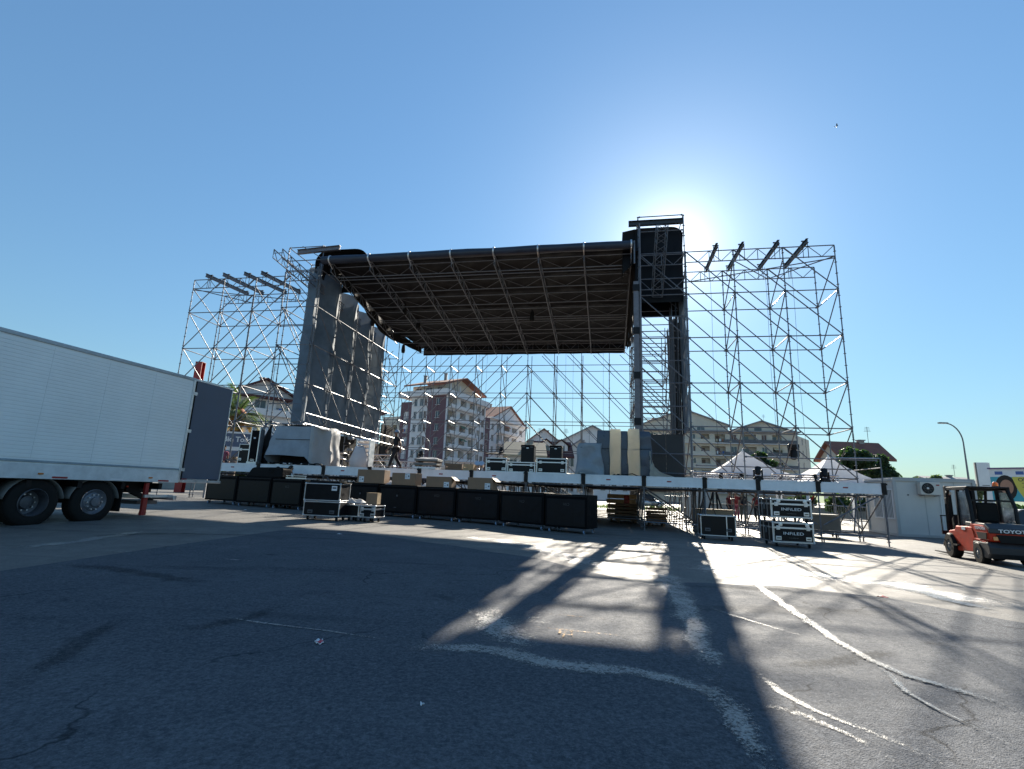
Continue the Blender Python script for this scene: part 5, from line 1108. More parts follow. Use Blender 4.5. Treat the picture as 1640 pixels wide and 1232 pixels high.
# cab
for x in (-.5, .5):
    ob('cab_pillar', MB().path([(x, .32, .75), (x, .24, 1.6), (x * .94, .05, 2.08)], .04, 8), M_['blkmetal'], t, smooth=True)
    ob('cab_pillar', MB().path([(x, -1.5, 1.05), (x, -1.46, 1.6), (x * .94, -1.25, 2.08)], .05, 8), M_['blkmetal'], t, smooth=True)
    ob('cab_pillar', MB().bar((x, -.62, .95), (x * .94, -.62, 2.08), .06, .09), M_['blkmetal'], t)
    ob('side_glass', MB().prism([(-.58, 1.0), (-.58, 2.0), (-1.24, 2.0), (-1.42, 1.1)], ((x * .985, 0, 0), (0, 1, 0), (0, 0, 1)), (.006, 0, 0)), mat('clear_glass', (.55, .6, .62), .06, trans=.9, var=.05), t)
    ob('roof_side', MB().bar((x * .94, .1, 2.09), (x * .94, -1.3, 2.09), .08, .07), M_['blkmetal'], t)
ob('roof', MB().box((0, -.6, 2.13), (1.0, 1.5, .05)), M_['blkmetal'], t, bevel=.02)
for k in range(5): ob('roof_bar', MB().box((0, -.05 - k * .26, 2.085), (.94, .04, .05)), M_['blkmetal'], t)
ob('rear_window_frame', MB().bar((-.5, -1.42, 1.75), (.5, -1.42, 1.75), .04, .05), M_['blkmetal'], t)
bc = ob('beacon', MB().lathe(((.07, 0), (.075, .03), (.065, .12), (.04, .15), (.01, .155)), (.30, -1.05, 2.15), 14), mat('beacon_orange', (.95, .22, .03), .25, trans=.3, var=.05), t, smooth=True); ob('beacon_base', MB().tube((.30, -1.05, 2.15), (.30, -1.05, 2.18), .085, 14), M_['blkmetal'], bc)
ob('seat', MB().box((0, -.85, 1.12), (.5, .5, .14)), M_['rubber'], t, bevel=.04); ob('seat_back', MB().box((0, -1.10, 1.42), (.5, .12, .55)), M_['rubber'], t, bevel=.05)
ob('dashboard', MB().prism([(0, .6), (.2, .6), (.2, 1.15), (.05, 1.25)], ((-.42, .02, 0), (0, 1, 0), (0, 0, 1)), (.84, 0, 0)), M_['blkmetal'], t, bevel=.02)
sw = MB(); sw.path([(.17 * math.cos(a / 14 * 6.283), -.22 + .09 * math.sin(a / 14 * 6.283), 1.32 + .14 * math.sin(a / 14 * 6.283)) for a in range(15)], .015, 6); sw.tube((0, -.22, 1.32), (0, .05, 1.15), .025, 8); ob('steering_wheel', sw, M_['rubber'], t)
ob('mirror', MB().box((-.57, .02, 1.72), (.03, .12, .18)), M_['blkmetal'], t, bevel=.01)
ob('work_lamp', MB().lathe(((.07, 0), (.08, .05), (.05, .09)), (-.42, .20, 1.98), 10, (0, -1, 0)), M_['alu'], t, smooth=True)
# ================================================================ site cabin with air conditioner
A, B, Cc = gp(1441, 859), gp(1388, 850), gp(1500, 866.5)
u1 = Vector((B.x - A.x, B.y - A.y, 0)); u2 = Vector((Cc.x - A.x, Cc.y - A.y, 0))
u2n = Vector((math.cos(R(-6)), math.sin(R(-6)), 0)); u1n = Vector((math.sin(R(6)), math.cos(R(6)), 0))
# local x along the face with the air conditioner, y along the barred face
t = thing('site_cabin', 'white site cabin with barred windows and an air conditioner on its wall', 'site cabin', (A.x, A.y, A.z), R(-13))
HC, LC, WC = 2.72, 3.3, 3.0
M_['cabin'] = mat('cabin_panel', (.56, .56, .54), .5, 0, .06, 1.2); M_['cabin2'] = mat('cabin_trim', (.42, .43, .43), .5, .1, .08, 2)
ob('wall', MB().box((LC / 2, WC / 2, HC / 2 + .05), (LC, WC, HC - .1)), M_['cabin'], t, bevel=.02)
for x in (0, LC):
    for y in (0, WC): ob('corner_post', MB().box((x, y, HC / 2), (.14, .14, HC)), M_['cabin2'], t, bevel=.01)
for z in (.06, HC - .06):
    for y in (0, WC): ob('frame_rail', MB().box((LC / 2, y, z), (LC - .14, .13, .12)), M_['cabin2'], t, bevel=.01)
    for x in (0, LC): ob('frame_rail', MB().box((x, WC / 2, z), (.13, WC - .14, .12)), M_['cabin2'], t, bevel=.01)
ob('roof', MB().box((LC / 2, WC / 2, HC + .03), (LC + .1, WC + .1, .05)), M_['cabin2'], t)
for x in (1.25, 2.5): ob('panel_seam', MB().box((x, -.004, HC / 2), (.03, .012, HC - .25)), M_['cabin2'], t)
ob('wall_cap', MB().box((.55, -.01, 1.95), (.07, .02, .05)), M_['blkmetal'], t)
for k, y in enumerate((.62, 1.72)):
    w = ob('window', MB().box((-.005, y, 1.5), (.03, .86, 1.35)), M_['glass'], t)
    f = MB()
    for yy in (-.45, .45): f.box((-.03, y + yy, 1.5), (.04, .06, 1.46))
    for zz in (-.70, .70): f.box((-.035, y, 1.5 + zz), (.05, .84, .06))
    ob('window_frame', f, M_['white'], w)
    bb = MB()
    for j in range(6): bb.box((-.03, y - .34 + j * .136, 1.5), (.02, .034, 1.36))
    ob('window_bars', bb, M_['white'], w)
ob('door', MB().box((-.02, 1.17, 1.1), (.03, .22, 2.1)), M_['cabin2'], t)
a = ob('air_conditioner', MB().box((1.34, -.24, 2.28), (.84, .32, .60)), mat('ac_beige', (.60, .58, .53), .5, 0, .05, 3), t, bevel=.02)
ob('fan_grille', MB().lathe(((.245, 0), (.25, .012), (.225, .014), (.22, .004), (.02, .004)), (1.22, -.402, 2.28), 26, (0, -1, 0)), M_['blkmetal'], a, smooth=True)
rg = MB()
for r in (.08, .13, .18): rg.path([(1.22 + r * math.cos(k / 20 * 6.283), -.412, 2.28 + r * math.sin(k / 20 * 6.283)) for k in range(21)], .006, 4)
for k in range(8): rg.tube((1.22 + .05 * math.cos(k * .785), -.412, 2.28 + .05 * math.sin(k * .785)), (1.22 + .24 * math.cos(k * .785), -.412, 2.28 + .24 * math.sin(k * .785)), .005, 4)
ob('grille_wire', rg, M_['greyplastic'], a); ob('fan_hub', MB().lathe(((.05, 0), (.05, .02), (.02, .03)), (1.22, -.405, 2.28), 12, (0, -1, 0)), M_['alu'], a, smooth=True); ob('badge', MB().box((1.64, -.405, 2.44), (.13, .006, .06)), M_['red'], a)
for x in (1.04, 1.64): ob('bracket', MB().bar((x, 0, 1.93), (x, -.42, 1.96), .03, .03), M_['steel'], a)
ob('cable_conduit', MB().path([(1.82, -.2, 2.1), (1.87, -.05, 1.9), (1.87, -.03, .3)], .02, 6), M_['white'], t)
# ================================================================ gazebos
def gazebo(label, px, py_top, py_eave, D, hw, rz):
    top = ay(px, py_top, D); gz = g(top.x, top.y); t = thing('gazebo', label, 'gazebo', (top.x, top.y, gz), rz, 'white peaked gazebos behind the stage')
    H = top.z - gz; E = ay(px, py_eave, D).z - gz
    def fn(u, v):
        a = u * 4; k = int(min(3.9999, a)); f = a - k; cs = [(-1, -1), (1, -1), (1, 1), (-1, 1), (-1, -1)]
        x = (cs[k][0] + (cs[k + 1][0] - cs[k][0]) * f) * hw; y = (cs[k][1] + (cs[k + 1][1] - cs[k][1]) * f) * hw
        s_ = v; z = E + (H - E) * ((1 - v) ** 1.55) - .10 * math.sin(f * 3.1416) * v * (1 - v) * 2
        return Vector((x * s_, y * s_, z + .02 * noise.noise((x, y, v * 3))))
    mb = MB(); mb.grid(fn, 48, 14); ob('canopy', mb, M_['whitecloth'], t, smooth=True)
    mb = MB(); mb.grid(lambda u, v: fn(u, 1) * 1.0 - Vector((0, 0, .32 * v + .02 * abs(math.sin(u * 60)) * v)), 96, 2); ob('valance', mb, M_['whitecloth'], t, recalc=False)
    ob('finial', MB().lathe(((.03, -.1), (.05, 0), (.02, .12), (.005, .15)), (0, 0, H), 8), M_['white'], t, smooth=True)
    for x in (-1, 1):
        for y in (-1, 1): ob('leg', MB().box((x * hw * .98, y * hw * .98, E / 2), (.10, .10, E)), M_['white'], t)
    for y in (-1, 1): ob('eave_rail', MB().box((0, y * hw * .98, E - .05), (hw * 1.9, .05, .05)), M_['white'], t); ob('eave_rail', MB().box((y * hw * .98, 0, E - .05), (.05, hw * 1.9, .05)), M_['white'], t)
    ob('mast', MB().tube((0, 0, E), (0, 0, H), .04, 8), M_['white'], t)
gazebo('white peaked gazebo in front of the cream apartment block, the left one of two', 1189, 722, 765, 34, 3.0, R(-14))
gazebo('white peaked gazebo beside the dark rounded tree, the right one of two', 1326, 731, 774, 30, 2.25, R(-8))
for px, D, lab in ((1252, 38, 'left of two gazebo tops far behind the stage'),): pass
# ================================================================ street things behind
def boxthing(name, label, cat, px0, px1, ytop, D, d, m, rz=0, zb=None, legs=False, group=None):
    a = ay(px0, ytop, D); b = ay(px1, ytop, D); c = (a + b) / 2; gz = g(c.x, c.y) if zb is None else zb; w = (b - a).length; h = c.z - gz
    t = thing(name, label, cat, (c.x, c.y + d / 2, gz), rz, group); return t, w, h
# grey wheeled bins / boxes under the wing
t, w, h = boxthing('wheeled_chest', 'long beige grey chest on wheels under the right end of the stage', 'chest', 1302, 1349, 824, 21.2, .9, 'beige', R(-20))
ob('body', MB().box((0, 0, h / 2 + .1), (w, .9, h - .2)), M_['greyplastic'], t, bevel=.06); ob('lid', MB().box((0, 0, h - .04), (w + .04, .94, .07)), M_['beige'], t, bevel=.02)
for x in (-.35, .35):
    for y in (-.3, .3): caster(t, x * w, y, .09)
# case on the ground under the deck, board leaning on it
q = gp(1153, 866); t = flight_case('flight_case', 'low open backed flight case on the ground under the stage, pale board lying behind it', q + Vector((.05, .35, 0)), R(-13), 1.05, .7, .76, None, style='rack', edge=.028, side_div=.24)
q2 = gp(1148, 852); t = thing('board', 'pale beige board standing behind the low flight case', 'board', q2 + Vector((.0, .35, 0)), R(-13)); ob('panel', MB().box((0, 0, .42), (1.55, .3, .84)), M_['beige'], t, bevel=.01); ob('capping', MB().box((0, 0, .86), (1.58, .34, .035)), M_['pine'], t, bevel=.004)
# stacked timber and boxes in the dark under the deck
for k, (px0, px1, yt, tt) in enumerate(((972, 1018, 790, 6.5), (985, 1022, 805, 5.2), (1035, 1066, 812, 4.5))):
    a = st(px0, yt, tt); b = st(px1, yt, tt); z0 = gs(a.x, tt)
    t = thing('timber_stack', ['pale planks stacked under the stage, a red strap round them', 'dark board stack in front of the pale planks under the stage', 'brown box of boards under the stage, right of the strapped planks'][k], 'timber stack', L((a.x + b.x) / 2, tt, z0), -PHI, 'timber stored under the stage')
    w, h = b.x - a.x, min(1.3, a.z - z0); n_ = 5
    for j in range(n_): ob('layer', MB().box((.02 * (-1) ** j, 0, .1 + (j + .5) * (h - .1) / n_), (w, 1.0, (h - .1) / n_ - .04)), M_['pine'] if k == 0 else M_['wood'], t, bevel=.006)
    for x in (-.35, .35): ob('bearer', MB().box((x * w, 0, .05), (.1, 1.0, .1)), M_['wood'], t)
    if k == 0: ob('strap', MB().box((.25, -.505, h / 2), (.25, .012, h * .9)), M_['red'], t)
# barrier fence behind
def barrier(i, px, D, rz, label):
    q = ay(px, 800, D); t = thing('crowd_barrier', label, 'barrier', (q.x, q.y, g(q.x, q.y)), rz, 'steel crowd barriers behind the stage')
    f = MB(); f.path([(-1.1, 0, .15), (-1.1, 0, 1.08), (-1.05, 0, 1.12), (1.05, 0, 1.12), (1.1, 0, 1.08), (1.1, 0, .15)], .022, 6); f.tube((-1.1, 0, .25), (1.1, 0, .25), .02, 6); ob('frame', f, M_['steel'], t)
    b = MB()
    for k in range(15): b.tube((-1 + k * .143, 0, .25), (-1 + k * .143, 0, 1.11), .009, 4)
    ob('bars', b, M_['steel'], t)
    for x in (-.85, .85): ob('foot', MB().bar((x, -.3, .02), (x, .3, .02), .05, .03), M_['steel'], t)
bl = ['steel barrier nearest the black trestle', 'steel barrier behind the person in the backpack', 'steel barrier behind the stacked lettered cases', 'steel barrier left of the wheeled chest', 'steel barrier behind the wheeled chest', 'steel barrier beside the leaning red prop', 'steel barrier nearest the site cabin']
for i, px in enumerate((1125, 1180, 1235, 1285, 1330, 1365, 1392)): barrier(i, px, 36 - i * .6, R(-6), bl[i])
# low concrete wall and hedge bank beyond
def wallthing(label, px0, px1, D0, D1, h, m, th=.3, name='low_wall', cat='wall', z=0):
    a = ay(px0, 800, D0); b = ay(px1, 800, D1); a.z = b.z = 0; d = b - a; t = thing(name, label, cat, (a + b) / 2, math.atan2(d.y, d.x))
    ob('wall_face', MB().box((0, 0, h / 2), (d.length, th, h)), m, t); ob('coping', MB().box((0, 0, h + .04), (d.length + .05, th + .1, .08)), M_['beige'], t); return t
M_['concrete'] = mat('concrete', (.30, .29, .27), .85, 0, .2, .8, .3, 8)
wallthing('low pale wall running behind the gazebos and barriers', 1090, 1480, 47, 44, .75, M_['concrete'])
wallthing('grey panel wall seen under the stage left of the black trestle', 1095, 1136, 31, 31, 2.0, M_['cabin'], name='panel_wall')
wallthing('long pale garden wall seen under the left part of the stage', 250, 640, 58, 62, 1.5, M_['concrete'], name='garden_wall')
# lamp posts
def lamp(label, px, py_top, py_base, D, arm, group=None, r=.07):
    q = ay(px, py_base, D); z1 = ay(px, py_top, D).z; t = thing('street_lamp', label, 'street lamp', (q.x, q.y, 0), 0, group)
    pts = [(0, 0, 0), (0, 0, z1 * .5), (0, 0, z1 * .80)] + [(-arm * (1 - math.cos(a)), 0, z1 * .80 + z1 * .19 * math.sin(a)) for a in [k / 7 * 1.45 for k in range(1, 8)]]
    ob('pole', MB().path(pts, r, 8, rs=[r * 1.3, r] + [r * .7] * (len(pts) - 2)), M_['steel'], t, smooth=True)
    e = Vector(pts[-1]); ob('lamp_head', MB().box((e.x - .35, 0, e.z + .02), (.75, .26, .10)), M_['greyplastic'], t, bevel=.03); ob('lamp_glass', MB().box((e.x - .4, 0, e.z - .035), (.5, .2, .02)), M_['white'], t)
lamp('tall curved street lamp against the open sky at the right', 1556, 678, 800, 42, 1.3)
lamp('small curved street lamp in front of the purple clad apartment block', 685, 698, 775, 75, 1.6, r=.10)
# pylon sign and billboard
q = ay(1580, 790, 46); t = thing('pylon_sign', 'plain white pylon sign beside the billboard', 'sign', (q.x, q.y, 0), R(-30)); zt = ay(1572, 741, 46).z
ob('panel', MB().box((0, 0, zt / 2 + .3), (.95, .3, zt - .6)), M_['white'], t, bevel=.03); ob('frame_post', MB().box((-.5, .02, zt / 2), (.12, .34, zt)), M_['greyplastic'], t); ob('pylon_base', MB().box((0, 0, .2), (1.2, .6, .4)), M_['concrete'], t)
for k, (z, w) in enumerate(((.62, .5), (.58, .35), (.35, .6), (.3, .4))): ob('faint_print', MB().box((.02, -.155, zt * z), (w, .006, .06)), M_['greyplastic'], t)
a = ay(1583, 752, 36); b = ay(1700, 752, 33); a.z = b.z = 0; d = b - a; t = thing('billboard', 'large billboard with turquoise and yellow advertisement reading OPEN, right edge', 'billboard', a, math.atan2(d.y, d.x))
zt = ay(1600, 752, 36).z; zb = ay(1600, 803, 36).z; Wb = d.length; hb = zt - zb
ob('board', MB().box((Wb / 2, .08, (zt + zb) / 2), (Wb, .14, hb)), M_['white'], t); ob('top_trim', MB().box((Wb / 2, .04, zt + .04), (Wb + .1, .28, .09)), mat('purple_trim', (.14, .10, .2), .5), t)
M_['turq'] = mat('turquoise_print', (.05, .36, .44), .5, 0, .05, 2); M_['yel'] = mat('yellow_print', (.62, .55, .09), .5, 0, .05, 2); M_['blu'] = mat('blue_print', (.06, .13, .36), .5, 0, .05, 2)
ad = ob('poster', MB().box((Wb / 2, .0, zb + hb * .38), (Wb - .05, .012, hb * .74)), M_['turq'], t)
mb = MB(); mb.prism([(Wb * .32, zb + hb * .75), (Wb - .03, zb + hb * .75), (Wb - .03, zb + .02 * hb), (Wb * .45, zb + .1 * hb), (Wb * .38, zb + hb * .35)], ((0, -.006, 0), (1, 0, 0), (0, 0, 1)), (0, -.006, 0)); ob('yellow_field', mb, M_['yel'], ad)
mb = MB(); mb.prism([(Wb * .42, zb + .01), (Wb - .05, zb + .01), (Wb - .05, zb + hb * .28), (Wb * .75, zb + hb * .34), (Wb * .55, zb + hb * .22)], ((0, -.013, 0), (1, 0, 0), (0, 0, 1)), (0, -.005, 0)); ob('blue_field', mb, M_['blu'], ad)
mb = MB(); mb.prism([(Wb * .22 + .55 * math.cos(k / 20 * 6.283), zb + hb * .42 + .85 * math.sin(k / 20 * 6.283)) for k in range(20)], ((0, -.006, 0), (1, 0, 0), (0, 0, 1)), (0, -.005, 0)); ob('printed_hair', mb, M_['hair'], ad)
mb = MB(); mb.prism([(Wb * .23 + .34 * math.cos(k / 20 * 6.283), zb + hb * .44 + .50 * math.sin(k / 20 * 6.283)) for k in range(20)], ((0, -.011, 0), (1, 0, 0), (0, 0, 1)), (0, -.005, 0)); ob('printed_face', mb, M_['skin'], ad)
ob('lettering', text_mb('OPEN SA', hb * .15, face_M((Wb * .40, -.013, zb + hb * .66), (1, 0, 0), (0, 0, 1)), .002, 'LEFT', .004), M_['ink'], ad, recalc=False)
for k in range(4): ob('printed_line', MB().box((Wb * .60, -.014, zb + hb * (.56 - .06 * k)), (Wb * (.3 - .04 * (k % 2)), .004, hb * .016)), M_['ink'], ad)
for k in range(3): ob('printed_mark', MB().box((Wb * (.14 + .3 * k), .004, zt - hb * .13), (.4, .012, .22)), M_['blu'], t)
for x in (.2, .5, .8): ob('board_post', MB().box((Wb * x, .25, zb / 2), (.14, .14, zb)), M_['steel_d'], t)
# parked cars
def car(label, px, py, D, rz, m, group='cars parked beyond the forklift'):
    q = ay(px, py, D); t = thing('parked_car', label, 'car', (q.x, q.y, g(q.x, q.y)), rz, group)
    sec = [(-2.05, .42, .62, .70), (-1.9, .30, .86, .82), (-1.2, .24, .96, .86), (-.2, .22, .95, .88), (.9, .22, .93, .88), (1.6, .26, .84, .84), (2.0, .34, .66, .74), (2.12, .45, .58, .6)]
    mb = MB(); vs = []
    for x, zb, zt, hw in sec: vs += [(x, -hw * .94, zb), (x, -hw, (zb + zt) / 2), (x, -hw * .93, zt), (x, hw * .93, zt), (x, hw, (zb + zt) / 2), (x, hw * .94, zb)]
    n = len(sec); fs = [(i * 6 + k, i * 6 + (k + 1) % 6, (i + 1) * 6 + (k + 1) % 6, (i + 1) * 6 + k) for i in range(n - 1) for k in range(6)] + [tuple(range(6)), tuple(range((n - 1) * 6, n * 6))]
    mb.add(vs, fs); o = ob('body', mb, m, t, smooth=True); s_ = o.modifiers.new('s', 'SUBSURF'); s_.levels = 1; s_.render_levels = 2
    gh = MB(); vs = []
    for x, zt, hw in ((-1.75, .92, .80), (-1.25, 1.34, .66), (-.4, 1.47, .64), (.35, 1.42, .64), (1.15, .95, .78)): vs += [(x, -hw, zt), (x, hw, zt)]
    vs += [(-1.75, -.82, .88), (-1.75, .82, .88), (1.15, -.8, .88), (1.15, .8, .88)]
    gh.add(vs, [(0, 1, 3, 2), (2, 3, 5, 4), (4, 5, 7, 6), (6, 7, 9, 8), (0, 2, 4, 6, 8, 12, 10), (1, 11, 13, 9, 7, 5, 3), (10, 12, 13, 11), (0, 10, 11, 1), (8, 9, 13, 12)]); ob('windows', gh, M_['glass'], t)
    rf_ = MB(); rf_.add([(-1.2, -.65, 1.37), (-1.2, .65, 1.37), (-.4, .63, 1.49), (-.4, -.63, 1.49), (.32, .63, 1.445), (.32, -.63, 1.445)], [(0, 1, 2, 3), (3, 2, 4, 5)]); o = ob('roof_panel', rf_, m, t, smooth='all'); o.modifiers.new('c', 'SOLIDIFY').thickness = .03
    pl = MB()
    for s_ in (-1, 1):
        for (x0, z0, y0), (x1, z1, y1) in (((.35, 1.43, .645), (1.15, .95, .79)), ((-.42, 1.47, .65), (-.42, .95, .82)), ((-1.25, 1.35, .67), (-1.75, .93, .81))): pl.bar((x0, s_ * y0, z0), (x1, s_ * y1, z1), .05, .06)
    ob('pillars', pl, m, t)
    for x in (-1.3, 1.35):
        for y in (-.78, .78):
            w = ob('wheel', MB().lathe(((.2, .1), (.3, .1), (.32, .06), (.32, -.06), (.3, -.1), (.2, -.1)), (x, y, .32), 20, (0, 1, 0), (0, 0)), M_['rubber'], t, smooth=True); ob('rim', MB().lathe(((.2, .09), (.17, .07), (.05, .1), (.01, .1)), (x, y, .32), 14, (0, 1 if y > 0 else -1, 0), (0, 1)), M_['alu'], w, smooth=True)
    for y in (-.6, .6): ob('headlight', MB().box((2.0, y, .68), (.16, .3, .12)), M_['white'], t, bevel=.03); ob('tail_light', MB().box((-2.02, y, .74), (.08, .26, .12)), M_['red'], t, bevel=.02)
    for y in (-.92, .92): ob('wing_mirror', MB().box((.75, y, .98), (.14, .16, .11)), m, t, bevel=.03)
M_['carblue'] = mat('dark_blue_paint', (.025, .035, .06), .25, .2, .05, 3, coat=.6); M_['carsilver'] = mat('silver_paint', (.42, .46, .50), .3, .5, .05, 3, coat=.6)
car('dark blue car with a pale windscreen behind the forklift cab', 1640, 830, 20.5, R(160), M_['carblue'])
car('silver car parked farther off, seen through the forklift cab', 1590, 815, 28, R(165), M_['carsilver'])
car('silver car standing far behind the stage left of the gazebos', 1030, 800, 52, R(10), M_['carsilver'], None)
# lorry banner at far left behind the deck
q = ay(384, 705, 30); t = thing('toilet_sign', 'blue grey sign with white lettering behind the left scaffold wing', 'sign', (q.x, q.y, 0), R(10)); zz = q.z
ob('board', MB().box((0, 0, zz - .3), (3.6, .08, 1.35)), mat('sign_blue', (.09, .12, .20), .5, 0, .1, 1), t); ob('top_edge', MB().box((0, 0, zz + .42), (3.7, .14, .10)), M_['white'], t)
ob('lettering', text_mb('Bio Toilet', .42, face_M((-.05, -.046, zz + .02), (1, 0, 0), (0, 0, 1)), .003, bold=.012), M_['white'], t, recalc=False)
ob('white_strip', MB().box((-.5, -.05, zz - .52), (1.5, .02, .22)), M_['white'], t)
for x in (-1.5, 1.5): ob('sign_post', MB().box((x, .1, (zz - .9) / 2), (.1, .1, zz - .9)), M_['steel'], t)
# bird
q = L(12.4, 10, 23.7); t = thing('bird', 'small dark bird gliding high in the sky above the right wing', 'bird', q, R(-30)); mb = MB()
mb.ball((0, 0, 0), .07, 8, (2.6, .9, .8)); mb.add([(.10, 0, .03), (-.06, 0, .03), (-.10, .34, .16), (-.02, .50, .06), (.06, .28, .15)], [(0, 1, 2, 3, 4)]); mb.add([(.10, 0, .03), (-.06, 0, .03), (-.10, -.34, .16), (-.02, -.50, .06), (.06, -.28, .15)], [(0, 4, 3, 2, 1)]); mb.add([(-.15, 0, 0), (-.34, .08, 0), (-.34, -.08, 0)], [(0, 1, 2)])
mb.v = [v * .40 for v in mb.v]; o = ob('body', mb, M_['hair'], t, smooth='all', recalc=False); o.modifiers.new('c', 'SOLIDIFY').thickness = .012
# ================================================================ buildings
M_['stucco'] = mat('pale_stucco', (.70, .68, .68), .85, 0, .08, .25, .1, 3); M_['stucco2'] = mat('cream_stucco', (.60, .54, .45), .85, 0, .08, .25, .1, 3)
M_['clad'] = mat('purple_brown_cladding', (.15, .085, .10), .8, 0, .15, .5, .2, 4); M_['tile'] = mat('terracotta_tile', (.22, .09, .065), .85, 0, .25, .8, .5, 6); M_['tile_d'] = mat('dark_maroon_tile', (.085, .03, .03), .85, 0, .25, .8, .4, 6)
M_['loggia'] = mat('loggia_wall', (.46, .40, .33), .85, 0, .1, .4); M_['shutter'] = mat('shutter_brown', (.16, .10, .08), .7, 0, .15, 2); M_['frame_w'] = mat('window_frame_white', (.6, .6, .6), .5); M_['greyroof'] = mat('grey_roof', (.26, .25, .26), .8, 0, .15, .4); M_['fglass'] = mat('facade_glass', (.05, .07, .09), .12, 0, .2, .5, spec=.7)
M_['plinth'] = mat('plinth', (.3, .28, .26), .85, 0, .15, .5)
M_['awn1'] = mat('terracotta_awning', (.36, .14, .08), .8); M_['awn2'] = mat('green_awning', (.10, .20, .14), .8); M_['awn3'] = mat('cream_awning', (.6, .5, .34), .8)
class Bld:
    def __init__(s, name, label, org, rz): s.t = thing(name, label, 'building', org, rz); s.n = 0
    # a facade lies on a frame: origin o, direction d (unit, left to right seen from outside), outward normal n = d x z
    def facade(s, o, d, W_, H0, H1, ops, m, extra=None, name='wall'):
        o = Vector(o); d = Vector(d); nn = Vector((d.y, -d.x, 0)); P = lambda u, z, k=0: o + d * u + Vector((0, 0, z)) - nn * k
        us = sorted({0, W_} | {x for q in ops for x in (q[0], q[1])}); zs = sorted({H0, H1} | {x for q in ops for x in (q[2], q[3])})
        mb = MB()
        for a, b in zip(us, us[1:]):
            for c, e in zip(zs, zs[1:]):
                um, zm = (a + b) / 2, (c + e) / 2
                if any(q[0] < um < q[1] and q[2] < zm < q[3] for q in ops): continue
                mb.add([P(a, c), P(b, c), P(b, e), P(a, e)], [(0, 1, 2, 3)])
        for q in ops:
            k = q[5] if len(q) > 5 else .22; a, b, c, e = q[:4]
            for x, y in (((a, c), (a, e)), ((a, e), (b, e)), ((b, e), (b, c)), ((b, c), (a, c))): mb.add([P(*x), P(*y), P(*y, k), P(*x, k)], [(0, 1, 2, 3)])
        ob(name, mb, m, s.t, recalc=False)
        for q in ops:
            kind = q[4]; k = q[5] if len(q) > 5 else .22; a, b, c, e = q[:4]
            if kind == 'loggia':
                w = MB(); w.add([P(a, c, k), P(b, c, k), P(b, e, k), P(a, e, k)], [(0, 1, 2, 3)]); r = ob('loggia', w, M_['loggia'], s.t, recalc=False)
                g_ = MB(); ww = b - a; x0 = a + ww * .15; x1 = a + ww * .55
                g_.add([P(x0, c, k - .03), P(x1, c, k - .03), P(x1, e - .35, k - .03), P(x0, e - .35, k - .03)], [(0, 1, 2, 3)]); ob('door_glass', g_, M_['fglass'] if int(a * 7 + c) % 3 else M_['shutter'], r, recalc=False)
                rl = MB(); rl.bar(P(a, c + 1.0, .06), P(b, c + 1.0, .06), .05, .06)
                for j in range(max(2, int(ww / .35))): uu = a + ww * (j + .5) / max(2, int(ww / .35)); rl.bar(P(uu, c, .06), P(uu, c + 1.0, .06), .03, .03)
                ob('railing', rl, M_['steel_d'], r)
                hsh = (int(a * 13) + int(c * 7)) % 9
                if hsh in (0, 4) and ww > 2.2:
                    aw = MB(); aw.add([P(a + .1, e - .05, .05), P(b - .1, e - .05, .05), P(b - .1, e - .75, -.95), P(a + .1, e - .75, -.95)], [(0, 1, 2, 3)]); ob('awning', aw, (M_['awn1'], M_['awn2'], M_['awn3'])[int(a + c) % 3], r, recalc=False)
                elif hsh in (2, 6):
                    for j in range(3): ln = MB(); u_ = a + .35 + j * ww * .27; ln.add([P(u_, c + 1.02, -.08), P(u_ + .42, c + 1.02, -.08), P(u_ + .42, c + .35 + .1 * j, -.10), P(u_, c + .3, -.10)], [(0, 1, 2, 3)]); ob('laundry', ln, (M_['white'], M_['awn1'], M_['blu'], M_['awn3'])[(j + int(c)) % 4], r, recalc=False)
            else:
                w = MB(); w.add([P(a, c, k), P(b, c, k), P(b, e, k), P(a, e, k)], [(0, 1, 2, 3)]); r = ob('window', w, M_['shutter'] if kind == 'shut' else M_['fglass'], s.t, recalc=False)
                f = MB(); f.bar(P((a + b) / 2, c, k - .04), P((a + b) / 2, e, k - .04), .08, .06)
                for x in (a + .04, b - .04): f.bar(P(x, c, k - .04), P(x, e, k - .04), .09, .06)
                f.bar(P(a, e - .05, k - .045), P(b, e - .05, k - .045), .09, .06); f.bar(P(a - .1, c - .04, -.06), P(b + .1, c - .04, -.06), .3, .08); ob('window_frame', f, M_['frame_w'], r)
    def slab(s, name, o, d, u0, u1, z, out, th, m, back=0):
        o = Vector(o); d = Vector(d); nn = Vector((d.y, -d.x, 0)); c = o + d * (u0 + u1) / 2 + nn * (out - back) / 2 + Vector((0, 0, z)); M = Matrix((d, -nn, Vector((0, 0, 1)))).transposed()
        return ob(name, MB().box(c, (u1 - u0, out + back, th), M=M), m, s.t)
